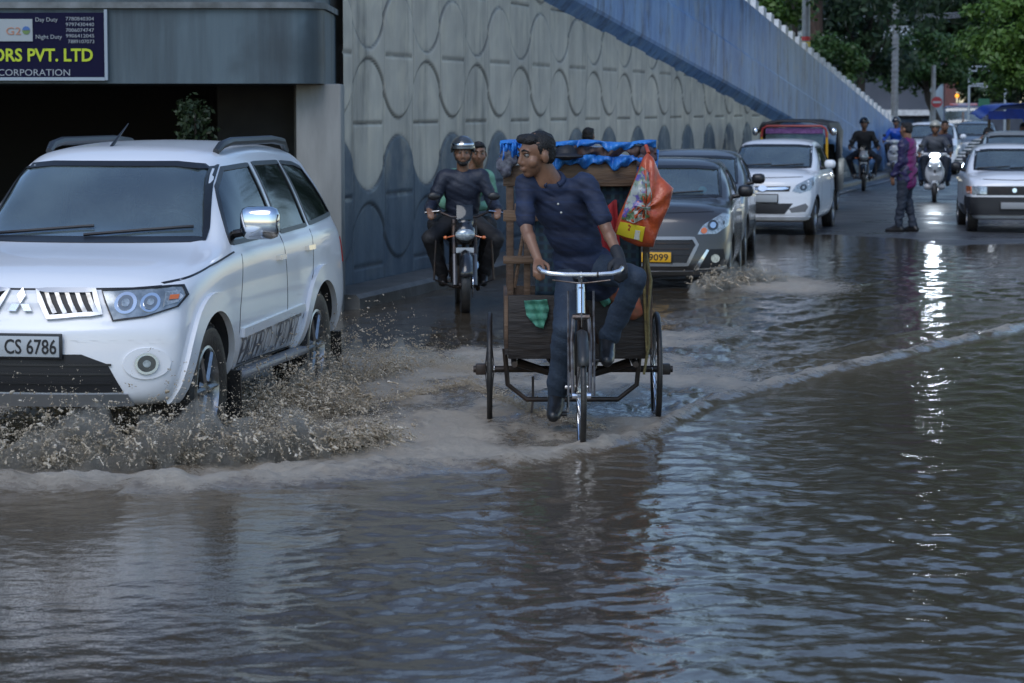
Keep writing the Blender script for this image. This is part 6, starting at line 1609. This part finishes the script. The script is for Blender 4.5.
# ------------------------------------------------------------------ the cargo tricycle (local: front wheel at y=0, forward -Y)
TX, TY = XD(582, 15.05), 15.05
TRZ = R(0.5)
tri = empty('cargo_tricycle', (TX, TY, -.07), TRZ, 'old pedal cargo tricycle with a wooden cart body in the flooded road', 'tricycle')
M_steel = mat('worn_steel', (.16, .15, .15), .35, .7, c2=(.07, .05, .04), scale=14)
M_wood = mat('old_wood', (.11, .065, .038), .7, c2=(.055, .034, .022), scale=3, stretch=(1, 1, 5), bump=.4, c3=(.17, .11, .07), scale3=3)
M_woodh = mat('old_wood_rail', (.15, .09, .05), .65, c2=(.075, .045, .028), scale=4, stretch=(.7, 3, 6), bump=.4)
M_boardd = mat('wet_dark_board', (.011, .008, .008), .6, c2=(.024, .017, .013), scale=4, stretch=(.6, 3, 4), bump=.4)
def cycle_wheel(c, Rr=.35):
    t = MB().tube([(0, Rr * math.cos(a), Rr * math.sin(a)) for a in np.linspace(0, 2 * PI, 49)], .0185, 10, cap=False).build('wheel', M_rubber, tri, 60); t.location = c
    r = MB().lathe([(Rr - .018, -.013), (Rr - .030, -.013), (Rr - .034, 0), (Rr - .030, .013), (Rr - .018, .013)], axis='X', seg=48); r.tube([(-.055, 0, 0), (.055, 0, 0)], .018, 10); r.lathe([(.034, -.03), (.034, -.026), (.018, -.026)], axis='X', seg=16); r.lathe([(.034, .03), (.034, .026), (.018, .026)], axis='X', seg=16)
    r.build('rim', M_chrome, t)
    s_ = MB()
    for k in range(36):
        a = 2 * PI * k / 36; b_ = a + (.35 if (k // 2) % 2 else -.35); sx_ = .028 if k % 2 else -.028
        s_.tube([(sx_, .032 * math.cos(b_), .032 * math.sin(b_)), (0, (Rr - .03) * math.cos(a), (Rr - .03) * math.sin(a))], .0016, 4)
    s_.build('spokes', M_steel, t, 0); return t
cycle_wheel((0, 0, .352)); cycle_wheel((.535, 1.55, .352)); cycle_wheel((-.535, 1.55, .352))
# fork, head, frame
q = MB()
for s in (-1, 1): q.tube([(s * .05, 0, .352), (s * .055, .09, .66), (s * .045, .13, .80)], .0125, 8)
q.tube([(-.05, .13, .80), (.05, .13, .80)], .018, 8); q.tube([(0, .13, .79), (0, .19, 1.02)], .016, 8)
for s in (-1, 1): q.tube([(s * .075, 0, .352), (s * .075, .18, .95)], .007, 6)
q.build('fork', M_steel, tri)
MB().tube([(0, .14, .82), (0, .185, .99)], .026, 12).build('head_tube', M_chrome, tri)
q = MB(); q.tube([(0, .17, .94), (0, .75, .93)], .017, 10); q.tube([(0, .15, .86), (0, .58, .30)], .019, 10); q.tube([(0, .58, .30), (0, .76, .98)], .017, 10)
for s in (-1, 1): q.tube([(s * .03, .58, .30), (s * .12, 1.15, .40), (s * .16, 1.55, .42)], .015, 8); q.tube([(s * .02, .75, .92), (s * .16, 1.2, .52)], .012, 8)
q.build('frame', mat('frame_dark', (.035, .03, .03), .4, .4, c2=(.09, .05, .035), scale=16), tri)
q = MB().tube([(-.245, .36, .985), (-.25, .22, 1.0), (-.225, .13, 1.035), (-.12, .10, 1.045), (0, .10, 1.04), (.12, .10, 1.045), (.225, .13, 1.035), (.25, .22, 1.0), (.245, .36, .985)], .0125, 10)
# the bar sweeps slightly up at its ends as in the picture
q = MB().tube([(-.245, .30, 1.085), (-.243, .20, 1.082), (-.225, .13, 1.070), (-.18, .105, 1.058), (-.09, .10, 1.052), (0, .10, 1.052), (.09, .10, 1.052), (.18, .105, 1.058), (.225, .13, 1.070), (.243, .20, 1.082), (.245, .30, 1.085)], .0135, 10)
q.tube([(0, .10, 1.052), (0, .19, 1.02)], .016, 8)
hb = q.build('handlebar', mat('bright_bar', (.72, .76, .82), .22, .75), tri)
MB().tube([(.09, .088, 1.052), (.10, .088, 1.052)], .02, 8).build('clamp', M_blackp, hb)
for s in (-1, 1): MB().tube([(s * .243, .22, 1.084), (s * .245, .34, 1.086)], .0175, 10).build('grip', M_blackp, hb)
q = MB().tube([(-.17, .085, 1.02), (0, .09, 1.0), (.17, .085, 1.02)], .005, 6).tube([(0, .06, 1.03), (0, .02, .75)], .004, 6); q.build('brake_rod', M_steel, tri)
vs = []
for i in range(15):
    a = PI * (.18 + .75 * i / 14)
    for x_, dr in ((-.032, -.012), (0, .004), (.032, -.012)): vs.append((x_, -math.cos(a) * (.385 + dr), .352 + math.sin(a) * (.385 + dr)))
o = MB().add(vs, [(3 * i + k, 3 * i + k + 1, 3 * i + k + 4, 3 * i + k + 3) for i in range(14) for k in (0, 1)]).build('mudguard', mat('mudguard_dark', (.03, .03, .03), .4), tri, 60); o.modifiers.new('s', 'SOLIDIFY').thickness = .004
blob([('e', (0, .86, 1.0), (.10, .10, .035), Matrix.Identity(3)), ('e', (0, .72, .995), (.04, .13, .028), Matrix.Identity(3))], .010, 'saddle', M_blackp, tri, 2)
q = MB().lathe([(.02, .04), (.095, .04), (.095, .044), (.02, .044)], c=(0, .58, .34), axis='X', seg=32, closed=True)
q.tube([(.06, .58, .34), (.06, .52, .50)], .009, 8); q.tube([(-.06, .58, .34), (-.06, .64, .18)], .009, 8); q.tube([(-.08, .58, .34), (.08, .58, .34)], .014, 8)
ck = q.build('crank', M_chrome, tri)
MB().box((.12, .52, .51), (.11, .09, .022), bev=.006).build('pedal', M_blackp, tri); MB().box((-.12, .64, .17), (.11, .09, .022), bev=.006).build('pedal', M_blackp, tri)
MB().tube([(.042, .58, .435), (.042, 1.55, .40)], .006, 5).tube([(.042, .58, .245), (.042, 1.55, .30)], .006, 5).build('chain', M_darkmet, tri)
# axle and under frame
M_under = mat('under_frame', (.02, .018, .017), .45, .3, c2=(.06, .04, .03), scale=10)
q = MB().tube([(-.64, 1.55, .352), (.64, 1.55, .352)], .022, 10); q.box((-.59, 1.55, .352), (.07, .07, .07), bev=.01); q.box((.59, 1.55, .352), (.07, .07, .07), bev=.01); q.build('axle', M_under, tri)
q = MB(); q.tube([(-.44, 1.38, .50), (-.42, 1.38, .27), (-.30, 1.38, .175), (.28, 1.38, .175), (.40, 1.38, .27), (.42, 1.38, .50)], .016, 8)
for s in (-1, 1):
    q.tube([(s * .38, 1.15, .42), (s * .38, 2.05, .42)], .02, 8); q.tube([(s * .36, 1.50, .40), (s * .12, 1.45, .33)], [.03, .022], 8)
q.tube([(-.40, 1.2, .47), (.40, 1.2, .47)], .018, 8); q.tube([(-.26, 1.38, .175), (-.26, 1.4, .32)], .009, 6); q.tube([(-.26, 1.38, .17), (-.27, 1.36, .09)], .008, 6)
q.build('under_frame', M_under, tri)
# cart body
q = MB(); q.box((.02, 1.17, .655), (.88, .035, .40), bev=.008); q.build('front_board', M_boardd, tri)
q = MB(); q.box((.02, 1.65, .50), (.92, .98, .04)); q.build('cart_floor', M_boardd, tri)
for x_ in (-.43, .47): MB().box((x_, 1.65, .68), (.028, .96, .34), bev=.006).build('side_board', M_wood, tri)
MB().box((.02, 2.12, .68), (.90, .028, .34), bev=.006).build('rear_board', M_wood, tri)
q = MB()
for x_, y_ in ((-.405, 1.20), (-.30, 1.23), (-.405, 2.08), (.445, 1.20), (.445, 2.08)): MB().box((x_, y_, 1.17), (.042, .042, 1.10), bev=.006).build('post', M_wood, tri)
q = MB()
def slat(c, d, rot=None): MB().box(c, d, rot, bev=.005).build('slat', M_woodh, tri)
for z_, w_ in ((1.35, .07), (1.075, .05)):
    slat((-.34, 1.19, z_), (.22, .028, w_)); slat((-.405, 1.64, z_), (.028, .9, w_))
slat((-.33, 1.18, 1.60), (.24, .03, .13)); slat((-.26, 1.185, 1.40), (.24, .03, .045), Euler((0, .05, 0)))
slat((-.405, 1.64, 1.6), (.03, .9, .09)); slat((.445, 1.64, 1.6), (.03, .9, .09))
MB().tube([(-.38, 1.2, .9), (-.31, 1.22, 1.32)], .013, 6).build('brace', M_woodh, tri)
MB().box((.11, 1.17, 1.605), (.66, .045, .145), bev=.012).build('top_plank', M_woodh, tri)
MB().box((.02, 1.65, 1.69), (.92, .98, .03)).build('roof_board', M_wood, tri)
m, n, l, out = nt('plaid_cloth'); b = n.new('ShaderNodeBsdfPrincipled'); l.new(b.outputs[0], out.inputs[0]); b.inputs['Roughness'].default_value = .85
tc = n.new('ShaderNodeTexCoord')
w1 = n.new('ShaderNodeTexWave'); w1.bands_direction = 'X'; w1.inputs['Scale'].default_value = 6; l.new(tc.outputs['Object'], w1.inputs[0])
w2 = n.new('ShaderNodeTexWave'); w2.bands_direction = 'Z'; w2.inputs['Scale'].default_value = 6; l.new(tc.outputs['Object'], w2.inputs[0])
l.new(MIX(MR(w2.outputs['Fac'], .4, .9), MIX(MR(w1.outputs['Fac'], .4, .9), (.010, .018, .028), (.02, .05, .06)), (.015, .035, .06)), b.inputs['Base Color'])
def sheet(name, poly_fn, nx, ny, m, parent, th=.006):
    vs = [tuple(poly_fn(i / nx, j / ny)) for j in range(ny + 1) for i in range(nx + 1)]
    fs = [(j * (nx + 1) + i, j * (nx + 1) + i + 1, (j + 1) * (nx + 1) + i + 1, (j + 1) * (nx + 1) + i) for j in range(ny) for i in range(nx)]
    o = MB().add(vs, fs).build(name, m, parent, 70); o.modifiers.new('s', 'SOLIDIFY').thickness = th; return o
def at_tri(name, label, cat):
    return empty(name, (TX, TY, -.07), TRZ, label, cat)
o = sheet('cloth', lambda u, v: (-.25 + .66 * u, 1.225 + .012 * math.sin(u * 31) + .01 * math.sin(v * 5), 1.56 - .72 * v), 40, 14, m, None); o.location = (TX, TY, -.07); o.rotation_euler = (0, 0, TRZ)
tag(o, 'dark blue green plaid cloth hung inside the front of the cart', 'cloth')
o = sheet('red_cloth', lambda u, v: (.13 + .13 * u + .03 * v, 1.19 + .015 * math.sin(u * 16), 1.42 - .40 * v - .03 * math.sin(u * 5)), 14, 10, mat('red_cloth', (.32, .015, .02), .8, c2=(.2, .01, .015), scale=6), None)
o.location = (TX, TY, -.07); o.rotation_euler = (0, 0, TRZ); tag(o, 'red cloth hanging beside the orange bag on the cart', 'cloth')
# rolled blue tarpaulin along the top
tp = at_tri('tarpaulin', 'rolled bright blue tarpaulin lying along the top of the cart', 'tarpaulin'); M_tp = mat('tarp_bright', (.02, .13, .46), .35, c2=(.03, .22, .60), scale=9, bump=.8, bscale=22)
rg = np.random.default_rng(4)
def drape(x0, x1, z0, z1, y0, nm, m_, sd):
    def fn(u, v):
        x = x0 + (x1 - x0) * u; rag = .018 * math.sin(u * 23 + sd) + .012 * math.sin(u * 51 + sd * 2)
        return (x, y0 + .016 * math.sin(u * 37 + v * 4 + sd) + .010 * math.sin(u * 90 + sd) - .02 * math.sin(v * PI), z0 + (z1 - z0 + rag * v) * v + .008 * math.sin(u * 14 + sd))
    return sheet(nm, fn, 90, 8, m_, tp, .004)
drape(-.47, .50, 1.815, 1.775, 1.125, 'tarp_edge', M_tp, 0.3); drape(-.22, .50, 1.725, 1.665, 1.13, 'tarp_edge', M_tp, 1.9); drape(-.47, -.20, 1.81, 1.72, 1.115, 'tarp_edge', M_tp, 4.0)
drape(-.30, .50, 1.785, 1.715, 1.135, 'tarp_lining', mat('tarp_brown', (.09, .05, .04), .7, c2=(.04, .03, .03), scale=9), 3.3)
sheet('fold', lambda u, v: (-.46 + .95 * u, 1.16 + .97 * v, 1.725 + .02 * math.sin(u * 17 + v * 3) * math.sin(v * 9) + .02 * math.sin(u * 5)), 40, 22, M_tp, tp)
sheet('end_flap', lambda u, v: (.40 + .12 * u - .02 * v, 1.14 + .02 * math.sin(u * 9 + v * 4), 1.79 - .20 * v - .03 * u), 8, 8, M_tp, tp)
o = blob([('e', (-.06, 1.12, 1.745), (.070, .085, .052), Matrix.Identity(3)), ('e', (-.05, 1.05, 1.722), (.10, .08, .016), Matrix.Identity(3))], .009, 'cap', mat('cap_black', (.012, .012, .015), .6), None, 2)
o.location = (TX, TY, -.07); o.rotation_euler = (0, 0, TRZ); tag(o, 'black peaked cap lying on the blue tarpaulin roll', 'cap')
# crumpled rag at the right top corner
o = blob([('e', (.44 + .03 * math.sin(k * 2.1), 1.12, 1.76 - k * .035), (.045, .04, .032), Euler((k, k * .7, 0)).to_matrix()) for k in range(5)], .009, 'rag', mat('rag_brown', (.10, .05, .045), .8, c2=(.05, .05, .07), scale=25), None, 1, wrinkle=.012, wsc=20)
o.location = (TX, TY, -.07); o.rotation_euler = (0, 0, TRZ); tag(o, 'crumpled brown rag tied at the top right corner of the cart', 'rag')
o = blob([('e', (-.43 + .03 * math.sin(k * 2.1), 1.12, 1.74 - k * .035), (.045, .04, .032), Euler((k, k * .7, 0)).to_matrix()) for k in range(4)], .009, 'rag', mat('rag_grey', (.16, .17, .2), .8, c2=(.05, .05, .07), scale=25), None, 1, wrinkle=.012, wsc=20)
o.location = (TX, TY, -.07); o.rotation_euler = (0, 0, TRZ); tag(o, 'crumpled grey rag tied at the top left corner of the cart', 'rag')
# ---- the plastic bag hanging at the right
bag = at_tri('plastic_bag', 'orange plastic bag with a printed clear front hanging at the right of the cart', 'bag')
lx = lambda px, d=16.05: (px - 512) / F * d - TX; lz = lambda py, d=16.05: CAMH - (py - 108) / F * d + .07
outl = [(649, 152), (655, 158), (662, 176), (675, 188), (671, 206), (662, 226), (655, 247), (640, 246), (626, 240), (616, 232), (620, 216), (629, 196), (637, 176), (644, 158)]
A2 = np.array([(lx(a), lz(b_)) for a, b_ in outl]); cen = np.array([lx(646), lz(206)])
vs = []; fs = []; n_ = 56
t_ = np.linspace(0, len(A2), n_, endpoint=False); O2 = np.array([A2[int(a)] * (1 - a % 1) + A2[(int(a) + 1) % len(A2)] * (a % 1) for a in t_])
ringsb = [0, .25, .5, .72, .88, .97, 1.0]
Mbg = MB()
for sgn in (-1, 1):
    vs = []
    for r_ in ringsb:
        for k in range(n_):
            p_ = cen + (O2[k] - cen) * r_; th = .075 * math.sqrt(max(0, 1 - r_ ** 2)) * (1.0 + .25 * math.sin(k * .9 + r_ * 5)) + .007 * math.sin(p_[0] * 90) * (1 - r_)
            vs.append((p_[0], 1.02 + sgn * th, p_[1]))
    Mbg.add(vs, [(j * n_ + k, j * n_ + (k + 1) % n_, (j + 1) * n_ + (k + 1) % n_, (j + 1) * n_ + k) for j in range(len(ringsb) - 1) for k in range(n_)])
bb = Mbg.build('bag_body', mat('bag_orange', (.50, .09, .025), .35, c2=(.34, .05, .02), scale=10, bump=.6, bscale=18, coat=.3), bag, 70)
bmx = bmesh.new(); bmx.from_mesh(bb.data); bvhb = BVHTree.FromBMesh(bmx); bmx.free()
pp = [(lx(a), lz(b_)) for a, b_ in [(643, 166), (650, 172), (652, 196), (650, 216), (634, 222), (623, 218), (628, 202), (636, 182)]]
m, n, l, out = nt('printed_film'); b = n.new('ShaderNodeBsdfPrincipled'); l.new(b.outputs[0], out.inputs[0]); b.inputs['Roughness'].default_value = .25
tc = n.new('ShaderNodeTexCoord'); n1 = NZ(14, 3, tc.outputs['Object']); n2 = NZ(9, 2, tc.outputs['Object'])
mpv = n.new('ShaderNodeMapping'); mpv.inputs['Location'].default_value = (4, 3, 2); l.new(tc.outputs['Object'], mpv.inputs[0])
c1 = MIX(MR(n1, .45, .58), (.35, .38, .36), (.10, .17, .08)); c1 = MIX(MR(NZ(11, 3, mpv.outputs[0]), .56, .64), c1, (.10, .08, .30)); c1 = MIX(MR(NZ(22, 3, mpv.outputs[0]), .60, .68), c1, (.5, .15, .12))
l.new(c1, b.inputs['Base Color'])
patch(bvhb, pp, 'y', .006, m, 'printed_panel', bag, side=-1, res=.025, thick=.004)
patch(bvhb, [(lx(a), lz(b_)) for a, b_ in [(622, 221), (646, 226), (644, 241), (618, 233)]], 'y', .006, mat('yellow_print', (.62, .50, .03), .35), 'yellow_panel', bag, side=-1, res=.03, thick=.004)
patch(bvhb, [(lx(a), lz(b_)) for a, b_ in [(636, 229), (642, 230), (641, 239), (635, 238)]], 'y', .010, mat('white_print', (.55, .55, .5), .35), 'white_label', bag, side=-1, res=.03, thick=.004)
MB().tube([(lx(650), 1.02, lz(153)), (lx(648), 1.08, lz(146)), (.44, 1.17, 1.72)], .012, 8).build('knot', mat('bag_orange', (.5, .09, .025), .35), bag)
# green rags hanging and the yellowish strap
for pts_, lab, sgn in (([(526, 301), (549, 300), (551, 310), (545, 330), (538, 327), (528, 316)], 'pale green torn cloth hanging at the left of the front board', 1), ([(601, 285), (614, 287), (613, 303), (607, 308), (600, 300)], 'pale green scrap hanging behind the raised leg', 2)):
    A3 = [(lx(a, 16.1), lz(b_, 16.1)) for a, b_ in pts_]
    bm = bmesh.new(); fv = [bm.verts.new((a, 0, b_)) for a, b_ in A3]; bm.faces.new(fv)
    for ax in (0, 2):
        vals = [v[0 if ax == 0 else 1] for v in A3]
        for t in np.arange(min(vals) + .015, max(vals), .015):
            co = [0, 0, 0]; co[ax] = t; no = [0, 0, 0]; no[ax] = 1
            bmesh.ops.bisect_plane(bm, geom=bm.verts[:] + bm.edges[:] + bm.faces[:], plane_co=co, plane_no=no)
    for v in bm.verts: v.co.y = 1.12 + .016 * math.sin(v.co.x * 90 + v.co.z * 30) + .01 * math.sin(v.co.z * 120)
    o = MB().bm(bm).build('green_cloth', mat('green_cloth', (.10, .34, .24), .7, c2=(.06, .22, .16), scale=18), smooth=70); o.modifiers.new('s', 'SOLIDIFY').thickness = .004
    o.location = (TX, TY, -.07); o.rotation_euler = (0, 0, TRZ); tag(o, lab, 'cloth')
o = MB().tube([(.44, 1.13, 1.12), (.47, 1.11, .95), (.455, 1.12, .75), (.46, 1.13, .55), (.43, 1.13, .36)], [.018, .022, .019, .021, .016], 8, flat=.5).tube([(.44, 1.13, 1.12), (.43, 1.13, .9), (.45, 1.13, .5)], .011, 6).build('strap', mat('strap_yellow', (.22, .18, .07), .75, c2=(.12, .10, .05), scale=15, bump=.5), smooth=60)
o.location = (TX, TY, -.07); o.rotation_euler = (0, 0, TRZ); tag(o, 'faded yellow cloth strap hanging down the right front corner of the cart', 'strap')
o = blob([('e', (.30, 1.13, .88), (.10, .05, .12), Matrix.Identity(3)), ('e', (.36, 1.13, .78), (.06, .05, .08), Matrix.Identity(3))], .012, 'sack', mat('sack_brown', (.14, .08, .045), .8, c2=(.30, .08, .04), scale=12), None, 1, wrinkle=.015, wsc=14)
o.location = (TX, TY, -.07); o.rotation_euler = (0, 0, TRZ); tag(o, 'small brown sack tucked behind the raised knee at the front of the cart', 'sack')

# ---- the man pedalling
J = dict(hip=(.045, .84, 1.06), chest=(-.085, .70, 1.40), neck=(-.165, .60, 1.60), head=(-.255, .550, 1.745), face=(-.86, -.50, -.16), up=(.12, -.1, 1),
   shL=(.055, .60, 1.57), shR=(-.325, .60, 1.565), elL=(.165, .52, 1.30), wrL=(.235, .36, 1.135), hdL=(.02, -.55, -.35), pnL=(0, -.3, -1),
   elR=(-.315, .48, 1.295), wrR=(-.248, .34, 1.125), hdR=(.02, -.75, -.32), pnR=(0, -.3, -1), curl=1.15, hsc=1.07, wsc=13.0, loose=1.03,
   hipL=(.135, .82, 1.04), hipR=(-.03, .82, 1.03), knL=(.335, .42, 1.00), anL=(.175, .60, .625), toeL=(-.05, -1, -.18),
   knR=(-.085, .50, .70), anR=(-.13, .70, .27), toeR=(-.12, -1, -.12))
m, n, l, out = nt('navy_polo'); b = n.new('ShaderNodeBsdfPrincipled'); l.new(b.outputs[0], out.inputs[0]); b.inputs['Roughness'].default_value = .75
tc = n.new('ShaderNodeTexCoord'); mp = n.new('ShaderNodeMapping'); mp.inputs['Scale'].default_value = (2, 2, 4); l.new(tc.outputs['Object'], mp.inputs[0])
c1 = MIX(MR(NZ(3, 5, mp.outputs[0]), .35, .65), (.008, .013, .035), (.014, .026, .065))
wv = n.new('ShaderNodeTexWave'); wv.bands_direction = 'Z'; wv.inputs['Scale'].default_value = 4.2; wv.inputs['Distortion'].default_value = .6; l.new(tc.outputs['Object'], wv.inputs[0])
c1 = MIX(MR(wv.outputs['Fac'], .93, .99, 0, .25), c1, (.015, .035, .11)); l.new(c1, b.inputs['Base Color'])
bp = n.new('ShaderNodeBump'); bp.inputs['Strength'].default_value = .3; bp.inputs['Distance'].default_value = .004; l.new(NZ(90, 3, tc.outputs['Object']), bp.inputs['Height']); l.new(bp.outputs[0], b.inputs['Normal'])
M_polo = m
M_slate = mat('slate_jeans', (.018, .030, .052), .75, c2=(.035, .055, .085), scale=4, bump=.3, bscale=70)
man = person((TX, TY, -.07), TRZ, J, 'young man in a navy polo shirt pedalling the cargo tricycle and looking sideways', M_polo, M_slate, mat('wet_boot', (.012, .013, .015), .35), sleeve='short', vox=.0075, cvox=.010, s=1.06,
   collar=M_polo, glove=mat('dark_glove', (.015, .017, .022), .7), wr=.013)
